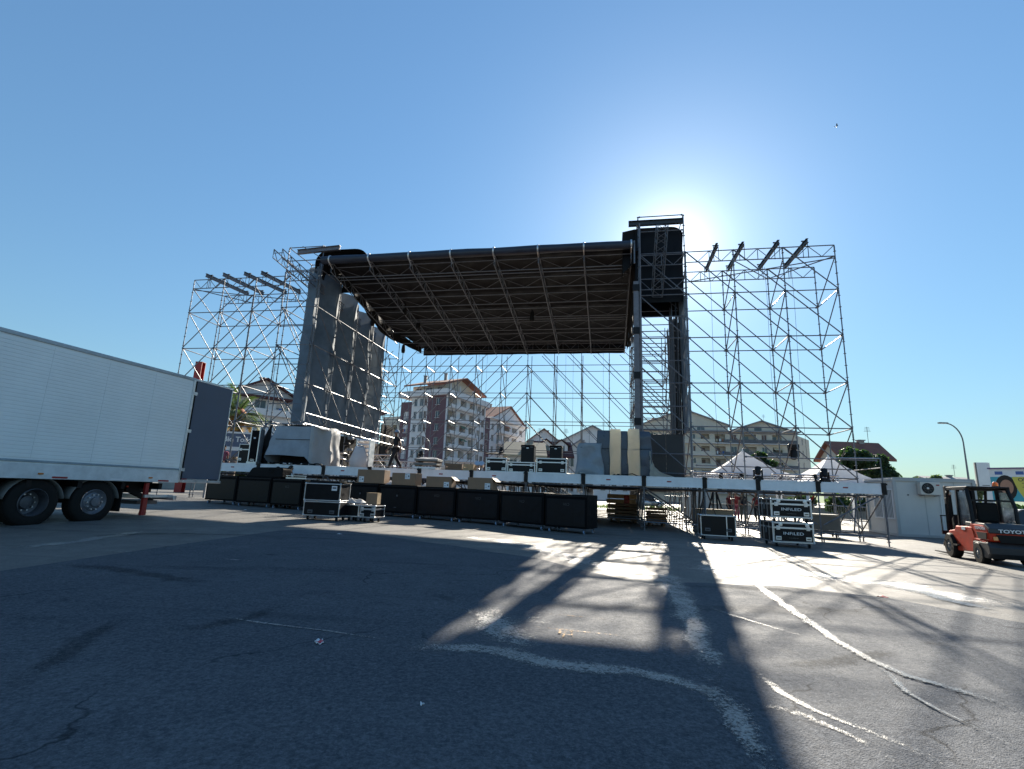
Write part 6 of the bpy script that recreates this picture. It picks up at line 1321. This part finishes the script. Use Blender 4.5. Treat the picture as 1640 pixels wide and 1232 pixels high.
    def gable(s, name, o, d, u0, u1, zb, zp, depth, m, mw, over=.6, along=False, th=.3):
        # gabled roof: along=False puts the gable triangle on the facade
        o = Vector(o); d = Vector(d); nn = Vector((d.y, -d.x, 0)); P = lambda u, k, z: o + d * u - nn * k + Vector((0, 0, z)); um = (u0 + u1) / 2
        mb = MB()
        if not along:
            for a in (u0 - over, u1 + over):
                zz = zb - (zp - zb) * over / (um - u0)
                q = [P(a, -over, zz), P(um, -over, zp), P(um, depth + over, zp), P(a, depth + over, zz)]; up = Vector((0, 0, th)); mb.add(q + [v + up for v in q], [(0, 1, 2, 3), (4, 5, 6, 7), (0, 1, 5, 4), (1, 2, 6, 5), (2, 3, 7, 6), (3, 0, 4, 7)])
            ob('gable_wall', MB().add([P(u0, 0, zb), P(u1, 0, zb), P(um, 0, zp)], [(0, 1, 2)]), mw, s.t, recalc=False); ob('gable_wall', MB().add([P(u0, depth, zb), P(u1, depth, zb), P(um, depth, zp)], [(0, 2, 1)]), mw, s.t, recalc=False)
        else:
            dm = depth / 2
            for k0 in (-over, depth + over):
                zz = zb - (zp - zb) * over / dm
                q = [P(u0 - over, k0, zz), P(u1 + over, k0, zz), P(u1 + over, dm, zp), P(u0 - over, dm, zp)]; up = Vector((0, 0, th)); mb.add(q + [v + up for v in q], [(0, 1, 2, 3), (4, 5, 6, 7), (0, 1, 5, 4), (1, 2, 6, 5), (2, 3, 7, 6), (3, 0, 4, 7)])
            ob('gable_wall', MB().add([P(u0, 0, zb), P(u0, depth, zb), P(u0, dm, zp)], [(0, 1, 2)]), mw, s.t, recalc=False); ob('gable_wall', MB().add([P(u1, 0, zb), P(u1, depth, zb), P(u1, dm, zp)], [(0, 2, 1)]), mw, s.t, recalc=False)
        return ob(name, mb, m, s.t)
    def chimney(s, p, h=1.6):
        q_ = Vector(p) + Vector((1.4, .3, 0)); am = MB(); am.tube(q_, q_ + Vector((0, 0, h + 2.2)), .035, 5)
        for k in range(4): am.tube(q_ + Vector((-.5 + .05 * k, 0, h + 1.5 + .2 * k)), q_ + Vector((.5 - .05 * k, 0, h + 1.5 + .2 * k)), .02, 4)
        ob('aerial', am, M_['steel_d'], s.t)
        o = ob('chimney', MB().box(Vector(p) + Vector((0, 0, h / 2)), (.7, .7, h)), M_['plinth'], s.t); ob('chimney_cap', MB().box(Vector(p) + Vector((0, 0, h + .08)), (.95, .95, .14)), M_['greyroof'], o)
def loc_frame(corner, az): return Vector((math.sin(az), math.cos(az), 0))
# --- central apartment block: corner towards the camera
C0 = ay(711, 700, 115); C0.z = 0
b = Bld('apartment_block', 'tall apartment block with purple brown cladding and terracotta roof, behind the stage', C0, 0)
dR = loc_frame(C0, R(27)); dL = loc_frame(C0, R(-60)); nR = Vector((dR.y, -dR.x, 0))
FL_ = 3.05; base = 1.2; HT = base + 7 * FL_ - .1
zs = [base + i * FL_ for i in range(7)]
ops = []
for z in zs:
    for u in (1.0, 6.2, 10.4): ops.append((u, u + (3.6 if u == 1.0 else 2.6), z + .2, z + 2.65, 'loggia', 1.3))
    ops += [(14.3, 15.9, z + .3, z + 2.5, 'loggia', 1.0), (16.4, 18.0, z + .5, z + 2.3, 'shut')]
b.facade((0, 0, 0), dR, 18.4, 0, HT, ops, M_['stucco'])
ops = [(.5, 1.9, z + .6, z + 2.3, 'shut') for z in zs[:6]]
b.facade(dR * 18.4, dR, 2.6, 0, HT - 2.6, ops, M_['clad'])
ops = []
for z in zs[:6]:
    ops += [(1.0, 2.4, z + .6, z + 2.3, 'win'), (4.0, 6.6, z + .2, z + 2.6, 'loggia', 1.2), (8.0, 11.5, z + .2, z + 2.6, 'loggia', 1.3), (13.2, 16.2, z + .2, z + 2.6, 'loggia', 1.3), (18.0, 20.0, z + .5, z + 2.4, 'shut')]
b.facade(dR * 21.0, dR, 22.5, 0, HT - 2.4, ops, M_['stucco'])
for i, z in enumerate(zs):
    b.slab('balcony_slab', (0, 0, 0), dR, .6, 13.4, z + .12, .9, .22, M_['stucco']); b.slab('balcony_parapet', nR * .9, dR, .6, 13.4, z + .55, .12, .7, M_['stucco'])
    if i < 6: b.slab('balcony_slab', dR * 21, dR, 3.6, 17.0, z + .12, .9, .22, M_['stucco']); b.slab('balcony_parapet', dR * 21 + nR * .9, dR, 3.6, 17.0, z + .55, .12, .7, M_['stucco'])
WL = 13.4
ops = []
for z in zs[:6]: ops += [(WL - 3.0, WL - 1.9, z + .7, z + 2.3, 'win')]
b.facade(dL * 5.4, -dL, 5.4, 0, HT, [(2.4, 3.6, z + .7, z + 2.3, 'win') for z in zs], M_['clad'])
b.facade(dL * 10.2, -dL, 4.8, 0, HT, [(x, x + 1.0, z + .6, z + 2.4, 'shut' if x > 3 else 'win') for z in zs for x in (.6, 2.3, 3.6)], M_['stucco'])
b.facade(dL * 13.6, -dL, 3.4, 0, HT - 1.2, [(.8, 2.6, z + .3, z + 2.5, 'loggia', 1.2) for z in zs[:6]], M_['clad'])
b.facade(dL * 19, -dL, 5.4, 0, HT - 4.6, [(x, x + 1.6, z + .3, z + 2.4, 'loggia', 1.1) for z in zs[:5] for x in (.6, 3.0)], M_['stucco2'])
ob('rear_block', MB().prism([(0, 0), (42.9, 0), (42.9, 12), (0, 12)], (dR * .3 + dL * 1.6 + Vector((0, 0, .05)), dR, dL), (0, 0, HT - 2.6)), M_['stucco'], b.t)
# cornice, terrace floor and penthouse
P2 = lambda u, v, z: dR * u + dL * v + Vector((0, 0, z))
ob('cornice', MB().prism([(-.9, -.9), (19, -.9), (19, 14), (-.9, 14)], (Vector((0, 0, HT - .1)), dR, dL), (0, 0, .45)), M_['stucco'], b.t)
ob('terrace_parapet', MB().prism([(-.9, -.9), (19, -.9), (19, -.6), (-.6, -.6), (-.6, 14), (-.9, 14)], (Vector((0, 0, HT + .35)), dR, dL), (0, 0, .9)), M_['stucco'], b.t)
ob('cornice', MB().prism([(20.8, -.8), (44.2, -.8), (44.2, 12.5), (20.8, 12.5)], (Vector((0, 0, HT - 2.5)), dR, dL), (0, 0, .4)), M_['stucco'], b.t)
b.facade(P2(2.2, 2.0, HT), dR, 15, 0, 3.0, [(1, 3.6, .2, 2.5, 'win'), (5, 7, .2, 2.5, 'shut'), (9, 11.5, .2, 2.5, 'win'), (12.5, 14, .2, 2.5, 'win')], M_['stucco2'])
b.facade(P2(2.2, 12.0, HT), -dL, 10, 0, 3.0, [(1, 2.6, .3, 2.5, 'shut'), (4, 6, .3, 2.5, 'win'), (7.4, 9, .3, 2.5, 'shut')], M_['stucco2'])
rf2 = MB(); q = [P2(.4, .2, HT + 2.7), P2(18.2, .2, HT + 3.0), P2(18.2, 7, HT + 6.0), P2(1.6, 7, HT + 5.6)]
for q in ([P2(.2, 0, HT + 2.75), P2(.2, 13.4, HT + 2.75), P2(8.6, 13.4, HT + 5.4), P2(8.6, 0, HT + 5.4)], [P2(18.6, 0, HT + 2.6), P2(18.6, 13.4, HT + 2.6), P2(8.6, 13.4, HT + 5.4), P2(8.6, 0, HT + 5.4)]):
    up = Vector((0, 0, .35)); rf2.add(q + [v + up for v in q], [(0, 1, 2, 3), (4, 5, 6, 7), (0, 1, 5, 4), (1, 2, 6, 5), (2, 3, 7, 6), (3, 0, 4, 7)])
ob('roof', rf2, M_['tile'], b.t)
w = MB(); w.add([P2(2.2, 2, HT + 3), P2(17.2, 2, HT + 3), P2(8.6, 2, HT + 5.3)], [(0, 1, 2)]); ob('gable_wall', w, M_['stucco2'], b.t, recalc=False)
for u in (2.4, 6.5, 12.5, 16.8): ob('terrace_post', MB().box(P2(u, .6, HT + 1.7), (.3, .3, 3.0)), M_['stucco'], b.t)
b.gable('roof', P2(22, .5, 0), dR, 1, 21, HT - 1.9, HT + 2.4, 11, M_['tile'], M_['stucco'])
for u, v, z in ((3, 9, HT + 3.7), (7.5, 6, HT + 5.1), (18, 4, HT + 1), (24, 6, HT + .5), (33, 7, HT + 1.6)): b.chimney(P2(u, v, z), 1.9)
# --- left pale block with maroon roof
C1 = ay(345, 680, 70); C1.z = 0
b = Bld('apartment_block', 'pale apartment block with dark maroon roof behind the palm tree', C1, 0); d = loc_frame(C1, R(52)); nn = Vector((d.y, -d.x, 0))
HT1 = ay(372, 628, 72).z
Wd_ = 24
zs = [HT1 - 3.1 * (k + 1) for k in range(4)]
b.facade((0, 0, 0), d, Wd_, 0, HT1 - .6, [(x, x + w, z + .35, z + 2.35, k, dp) for z in zs if z > 0 for x, w, k, dp in ((1, 2.2, 'loggia', 1.1), (4.5, 1.6, 'win', .2), (7.5, 2.6, 'loggia', 1.1), (11.2, 1.4, 'shut', .2), (14, 2.6, 'loggia', 1.1), (18, 1.5, 'win', .2), (20.5, 2.4, 'loggia', 1.1))], M_['stucco'])
for z in zs[:3]: b.slab('balcony_parapet', (0, 0, 0), d, .5, Wd_ - .5, z + .55, .8, .95, M_['stucco'], 0)
ob('rear_block', MB().prism([(0.2, -.5), (Wd_ - .2, -.5), (Wd_ - .2, -11), (.2, -11)], (Vector((0, 0, .05)), d, nn), (0, 0, HT1 - .8)), M_['stucco'], b.t)
b.slab('eave', (0, 0, 0), d, -.6, Wd_ + .6, HT1 - .45, 1.1, .35, M_['tile_d'], 12)
b.gable('roof', -nn * 1, d, 1, Wd_ * .45, HT1 - .2, HT1 + 2.4, 9, M_['tile_d'], M_['stucco'], .8)
b.gable('roof', -nn * .6, d, Wd_ * .42, Wd_ - 1, HT1 - .2, HT1 + 3.2, 9, M_['tile_d'], M_['stucco'], 1.2)
for u in (6, 13): b.chimney(d * u - nn * 4 + Vector((0, 0, HT1 + 1.5)), 1.6)
# --- cream block right
C2 = ay(1028, 720, 135); C2.z = 0
E2 = ay(1277, 720, 128); E2.z = 0
d = (E2 - C2); W2 = d.length; d.normalize(); nn = Vector((d.y, -d.x, 0))
b = Bld('apartment_block', 'wide cream apartment block with long balconies behind the right scaffold wing', C2, 0)
HT2 = ay(1150, 692, 132).z
zs = [HT2 - 3.15 * (k + 1) for k in range(6)]
ops = []
x = 1.0; k = 0
while x < W2 - 4:
    wd = (2.6, 1.5, 3.4, 1.3, 2.2)[k % 5]
    for j, z in enumerate(zs):
        if z > .5: ops.append((x, x + wd, z + .25, z + 2.5, 'loggia' if wd > 2 else ('win' if (k + j) % 2 else 'shut'), 1.2 if wd > 2 else .2))
    x += wd + 1.3; k += 1
b.facade((0, 0, 0), d, W2, 0, HT2, ops, M_['stucco2'])
dd = loc_frame(0, R(62))
b.facade(d * W2, (-nn * .85 + d * .53).normalized(), 13, 0, HT2 - .6, [(5, 6.4, z + .6, z + 2.3, 'shut') for z in zs if z > .5], M_['stucco2'])
for z in zs[:5]: b.slab('balcony_slab', (0, 0, 0), d, .5, W2 - .3, z + .1, 1.2, .22, M_['stucco']); b.slab('balcony_parapet', nn * 1.15, d, .5, W2 * .48, z + .6, .1, .9, M_['stucco2']); b.slab('balcony_rail', nn * 1.15, d, W2 * .54, W2 - .4, z + .6, .06, .9, M_['steel_d'])
ob('rear_block', MB().prism([(.2, -1.5), (W2 - .2, -1.5), (W2 + 3, -11.5), (.2, -11.5)], (Vector((0, 0, .05)), d, nn), (0, 0, HT2 - .3)), M_['stucco2'], b.t)
b.slab('eave', (0, 0, 0), d, -.5, W2 + .8, HT2 + .1, 1.0, .35, M_['greyroof'], 11)
P1 = lambda px: (W2 * (px - 1028) / 249.0)
zp = ay(1102, 656, 133).z
b.gable('roof', -nn * 1, d, P1(1030), P1(1172), HT2 + 1.8, zp, 10, M_['greyroof'], M_['stucco2'], .6)
b.facade(-nn * 1 + d * P1(1030), d, P1(1172) - P1(1030), HT2, HT2 + 1.8, [(8, 10, HT2 + .2, HT2 + 1.5, 'win'), (14, 16, HT2 + .2, HT2 + 1.5, 'win')], M_['stucco2'])
zp = ay(1212, 676, 131).z
b.gable('roof', -nn * .8, d, P1(1176), P1(1274), HT2 + .3, zp, 10, M_['greyroof'], M_['stucco2'], .8)
for a in (1090, 1140, 1230): b.chimney(d * P1(a) - nn * 5 + Vector((0, 0, HT2 + 1.5)), 1.8)
for k, a in enumerate((1201, 1217, 1222)):
    o = ob('gable_window', MB().box(d * P1(a) - nn * .78 + Vector((0, 0, HT2 + 1.0)), (1.0, .1, 1.1), rz=math.atan2(d.y, d.x)), M_['fglass'], b.t)
# --- houses in the middle distance
def house(label, px0, px1, py_eave, py_ridge, D, depth, mw, mr, along=False, wins=3, rz=0, floors=2, dormers=0, group=None):
    a = ay(px0, 750, D); c = ay(px1, 750, D); a.z = c.z = 0; w = (c - a).length; ze = ay((px0 + px1) / 2, py_eave, D).z; zr = ay((px0 + px1) / 2, py_ridge, D).z
    b = Bld('house', label, a, math.atan2(c.y - a.y, c.x - a.x)); d = Vector((1, 0, 0)); fh = ze / floors
    ops = [(w * (i + .5) / wins - .6, w * (i + .5) / wins + .6, fh * j + fh * .35, fh * j + fh * .8, 'win' if (i + j) % 2 else 'shut') for i in range(wins) for j in range(floors)]
    b.facade((0, 0, 0), d, w, 0, ze, ops, mw); ob('side_wall', MB().box((w / 2, depth / 2 + .3, ze / 2), (w - .02, depth - .6, ze - .02)), mw, b.t)
    b.gable('roof', (0, 0, 0), d, 0, w, ze, zr, depth, mr, mw, .7, along)
    for k in range(dormers):
        u = w * (k + .5) / dormers; o = ob('dormer', MB().prism([(-1.1, 0), (1.1, 0), (1.1, 1.6), (0, 2.5), (-1.1, 1.6)], ((u, 1.2, ze + .2), (1, 0, 0), (0, 0, 1)), (0, 2.5, 0)), mw, b.t); ob('dormer_window', MB().box((u, 1.15, ze + 1.1), (1.0, .1, 1.3)), M_['fglass'], o)
        dr = MB()
        for s_ in (-1, 1): dr.bar((u + s_ * 1.5, 2.3, ze + 1.65), (u, 2.3, ze + 2.9), 3.0, .14, up=(0, 1, 0)) if False else dr.prism([(0, 2.6), (s_ * 1.55, 1.5), (s_ * 1.55, 1.62), (0, 2.75)], ((u, .8, ze + .2), (1, 0, 0), (0, 0, 1)), (0, 3.0, 0))
        ob('dormer_roof', dr, M_['tile_d'], o)
    b.chimney((w * .7, depth * .5, zr - .6), 1.1); return b
house('broad grey roofed hall behind the wrapped load on the stage', 886, 1010, 715, 683, 120, 24, M_['stucco'], M_['greyroof'], wins=7)
house('small white gabled house left of the broad grey hall', 846, 893, 706, 688, 125, 14, M_['stucco'], M_['tile'], wins=3)
house('dark roofed house with two dormers above the flight cases', 862, 912, 730, 706, 85, 9, M_['stucco'], M_['tile_d'], True, wins=4, dormers=2)
house('white house with a low gable right of the dormers', 906, 952, 722, 706, 90, 10, M_['stucco'], M_['greyroof'], wins=3)
house('small house with pale tan roof behind the low flight case', 812, 868, 729, 707, 78, 9, M_['stucco'], mat('tan_roof', (.38, .30, .20), .8, 0, .2, 1), True, wins=3)
house('pale house seen through the tall right tower', 1018, 1075, 690, 672, 150, 14, M_['stucco2'], M_['tile'], wins=4, floors=4)
house('cream house with a long tiled roof behind the dark rounded tree', 1350, 1424, 732, 709, 72, 5, M_['stucco2'], M_['tile'], True, wins=4, floors=2)
house('low building with a cream front far behind the street lamp', 1500, 1568, 775, 765, 95, 8, M_['stucco2'], M_['greyroof'], True, wins=4, floors=1)
# ================================================================ trees
def leafmat(name, c, tr=.35):
    m = mat(name, c, .6, 0, .45, 1.6); nt = m.node_tree; t = nt.nodes.new('ShaderNodeBsdfTranslucent'); t.inputs[0].default_value = [c[0] * 1.6, c[1] * 2.0, c[2] * .9, 1]; a = nt.nodes.new('ShaderNodeMixShader'); a.inputs[0].default_value = tr
    nt.links.new(nt.nodes['Principled BSDF'].outputs[0], a.inputs[1]); nt.links.new(t.outputs[0], a.inputs[2]); nt.links.new(a.outputs[0], nt.nodes['Material Output'].inputs[0]); return m
M_['leaf_d'] = leafmat('dark_leaf', (.030, .055, .022)); M_['leaf_m'] = leafmat('mid_leaf', (.055, .085, .03)); M_['leaf_o'] = leafmat('olive_leaf', (.08, .10, .05)); M_['bark'] = mat('bark', (.10, .075, .055), .9, 0, .3, 3, .6, 12)
def crown_mb(blobs, n, sz, rnd):
    mb = MB(); tot = sum(b[1] ** 2 for b in blobs)
    for c, r, sq in blobs:
        for _ in range(int(n * r * r / tot)):
            v = Vector((rnd.gauss(0, 1), rnd.gauss(0, 1), rnd.gauss(0, 1))).normalized(); k = 1 + .28 * noise.noise(v * 2.6 + Vector(c)) ; rr = r * k * (.55 + .48 * rnd.random() ** .5)
            p = Vector(c) + Vector((v.x * rr, v.y * rr, v.z * rr * sq)); a = (v * .6 + Vector((rnd.uniform(-1, 1), rnd.uniform(-1, 1), rnd.uniform(-.6, 1)))).normalized(); b_ = a.orthogonal().normalized(); b_ = Matrix.Rotation(rnd.uniform(0, 6.28), 3, a) @ b_; c_ = a.cross(b_); s_ = sz * rnd.uniform(.6, 1.3)
            mb.add([p - b_ * s_, p + c_ * s_ * .5, p + b_ * s_, p - c_ * s_ * .5], [(0, 1, 2, 3)])
    return mb
def tree(label, q, h, blobs, n, sz, m, seed, name='tree', trunk_r=.2, group=None):
    rnd = random.Random(seed); t = thing(name, label, 'tree' if name != 'bush' else 'bush', q, 0, group)
    tb = MB(); tb.path([(0, 0, -.1), (.05, 0, h * .25), (0, .05, h * .55), (.1, 0, h * .8)], .1, 8, rs=[trunk_r * 1.3, trunk_r, trunk_r * .7, trunk_r * .3])
    for c, r, sq in blobs: tb.path([(0, .02, h * .32), tuple(Vector(c) * .5 + Vector((0, 0, h * .2))), c], .05, 6, rs=[trunk_r * .5, trunk_r * .35, trunk_r * .12])
    ob('trunk', tb, M_['bark'], t, smooth=True); ob('crown', crown_mb(blobs, n, sz, rnd), m, t, recalc=False); return t
def tpx(label, px, py_top, D, wpx, seed, m='leaf_d', n=2600, sz=.22, name='tree', group=None, lobes=6):
    top = ay(px, py_top, D); w = wpx / FPX * D / 2; q = (top.x, top.y, g(top.x, top.y)); h = top.z - q[2]; rnd = random.Random(seed)
    blobs = [((0, 0, h * .62), w * .62, min(1.2, h * .36 / (w * .62)))]
    for k in range(lobes):
        a = k / lobes * 6.283 + rnd.uniform(-.3, .3); rr = w * rnd.uniform(.35, .52); blobs.append(((math.cos(a) * (w - rr) * .95, math.sin(a) * (w - rr) * .9, h * rnd.uniform(.42, .78)), rr, rnd.uniform(.75, 1.0)))
    blobs.append(((rnd.uniform(-.2, .2) * w, 0, h * .82), w * .40, .75 if h > w else .5))
    return tree(label, q, h, blobs, n, sz, M_[m], seed, name, max(.06, w * .07), group)
tpx('dark rounded tree in front of the cream house with the tiled roof', 1362, 704, 46, 62, 1, n=4200, sz=.20)
tpx('dark tree joined to the right side of the rounded tree', 1408, 716, 47, 56, 2, n=3800, sz=.20)
tpx('dark bushy tree behind the left gazebo', 1218, 712, 52, 48, 3, n=3200, sz=.22)
tpx('pale green shrub left of the peak of the left gazebo', 1172, 728, 60, 26, 4, 'leaf_m', n=1200)
tpx('low olive shrub over the roof of the white cabin', 1497, 752, 45, 36, 5, 'leaf_o', n=1500, name='bush')
tpx('olive shrub at the foot of the street lamp', 1545, 768, 44, 40, 6, 'leaf_o', n=1500, name='bush')
tpx('small olive shrub just right of the air conditioner', 1470, 755, 48, 26, 7, 'leaf_o', n=900, name='bush')
for k, (px, py, D, w, lab) in enumerate(((1290, 792, 44, 34, 'green shrub under the deck right of the lettered cases'), (1340, 790, 43, 40, 'broad green shrub seen under the right end of the deck'), (1262, 795, 44, 22, 'small shrub behind the lettered cases'), (1385, 795, 44, 24, 'dark shrub at the left side of the white cabin'), (1625, 808, 30, 50, 'dark shrub behind the cars by the billboard'))):
    tpx(lab, px, py, D, w, 20 + k, 'leaf_m' if k < 3 else 'leaf_d', n=1300, sz=.16, name='bush')
for k, (px, py, D, w, lab) in enumerate(((345, 700, 48, 50, 'dark tree behind the white lettered sign'), (430, 712, 52, 60, 'green tree low behind the covered machine'), (395, 745, 45, 30, 'yellow green shrub seen under the left end of the deck'))):
    tpx(lab, px, py, D, w, 40 + k, 'leaf_m', n=1800, sz=.2)
# palm
top = ay(384, 640, 40); t = thing('palm_tree', 'palm tree with orange old fronds behind the left scaffold wing', 'palm tree', (top.x, top.y, g(top.x, top.y)), 0); rnd = random.Random(5)
HP = ay(384, 668, 40).z - g(top.x, top.y)
tr = MB(); tr.path([(0, 0, -.1), (.1, 0, HP * .5), (0, 0, HP)], .35, 10, rs=[.45, .36, .42])
for k in range(26): tr.lathe(((.36, -.03), (.43, .06), (.36, .08)), (.1 * math.sin(k / 26 * 3.14), 0, HP * k / 26), 10)
ob('trunk', tr, M_['bark'], t, smooth=True); ob('frond_boss', MB().ball((0, 0, HP - .1), .75, 12, (1, 1, 1.2)), mat('frond_bases', (.22, .07, .03), .9, 0, .3, 6, .5, 9), t, smooth='all')
M_['frond'] = leafmat('palm_frond', (.06, .085, .03), .3); M_['frond_old'] = leafmat('old_frond', (.28, .14, .04), .3)
def frond(az, el, ln, old):
    mb = MB(); P = []; p = Vector((0, 0, HP)); d = Vector((math.cos(az) * math.cos(el), math.sin(az) * math.cos(el), math.sin(el)))
    for k in range(13): P.append(p.copy()); p = p + d * (ln / 12); d = (d + Vector((0, 0, -.085 - .01 * k))).normalized()
    mb.path(P, .03, 5, rs=[.05 * (1 - k / 15) for k in range(13)])
    sd = Vector((-math.sin(az), math.cos(az), 0))
    for k in range(2, 12):
        for f in (0, .33, .66):
            c = P[k].lerp(P[k + 1] if k < 12 else P[k], f); dr = (P[min(12, k + 1)] - P[k - 1]).normalized(); L_ = .62 * math.sin((k + f) / 13 * 3.0) + .1
            for s_ in (-1, 1):
                e = c + sd * s_ * L_ * .75 + dr * L_ * .6 + Vector((0, 0, -.22 * L_ + .1)); w = dr * .035
                mb.add([c - w, c + w, e], [(0, 1, 2)])
    ob('frond', mb, M_['frond_old'] if old else M_['frond'], t, recalc=False)
for k in range(46):
    old = k < 13; frond(k * 2.4, rnd.uniform(-.45, .1) if old else rnd.uniform(.1, 1.35), rnd.uniform(2.2, 3.0), old)
# dry verge and hedge line
mb = MB(); rnd = random.Random(3)
for k in range(5000):
    x = rnd.uniform(8, 42); y = 47.5 + rnd.uniform(0, 6) - (x - 8) * .05; h = rnd.uniform(.15, .5); a = rnd.uniform(0, 6.28); mb.add([(x, y, 0), (x + .05 * math.cos(a), y + .05 * math.sin(a), 0), (x + rnd.uniform(-.15, .15), y + rnd.uniform(-.15, .15), h)], [(0, 1, 2)])
o = tag(ob('verge_grass', mb, M_['leaf_o'], recalc=False), 'tufts of dry grass along the verge beyond the low wall', 'grass', kind='stuff')
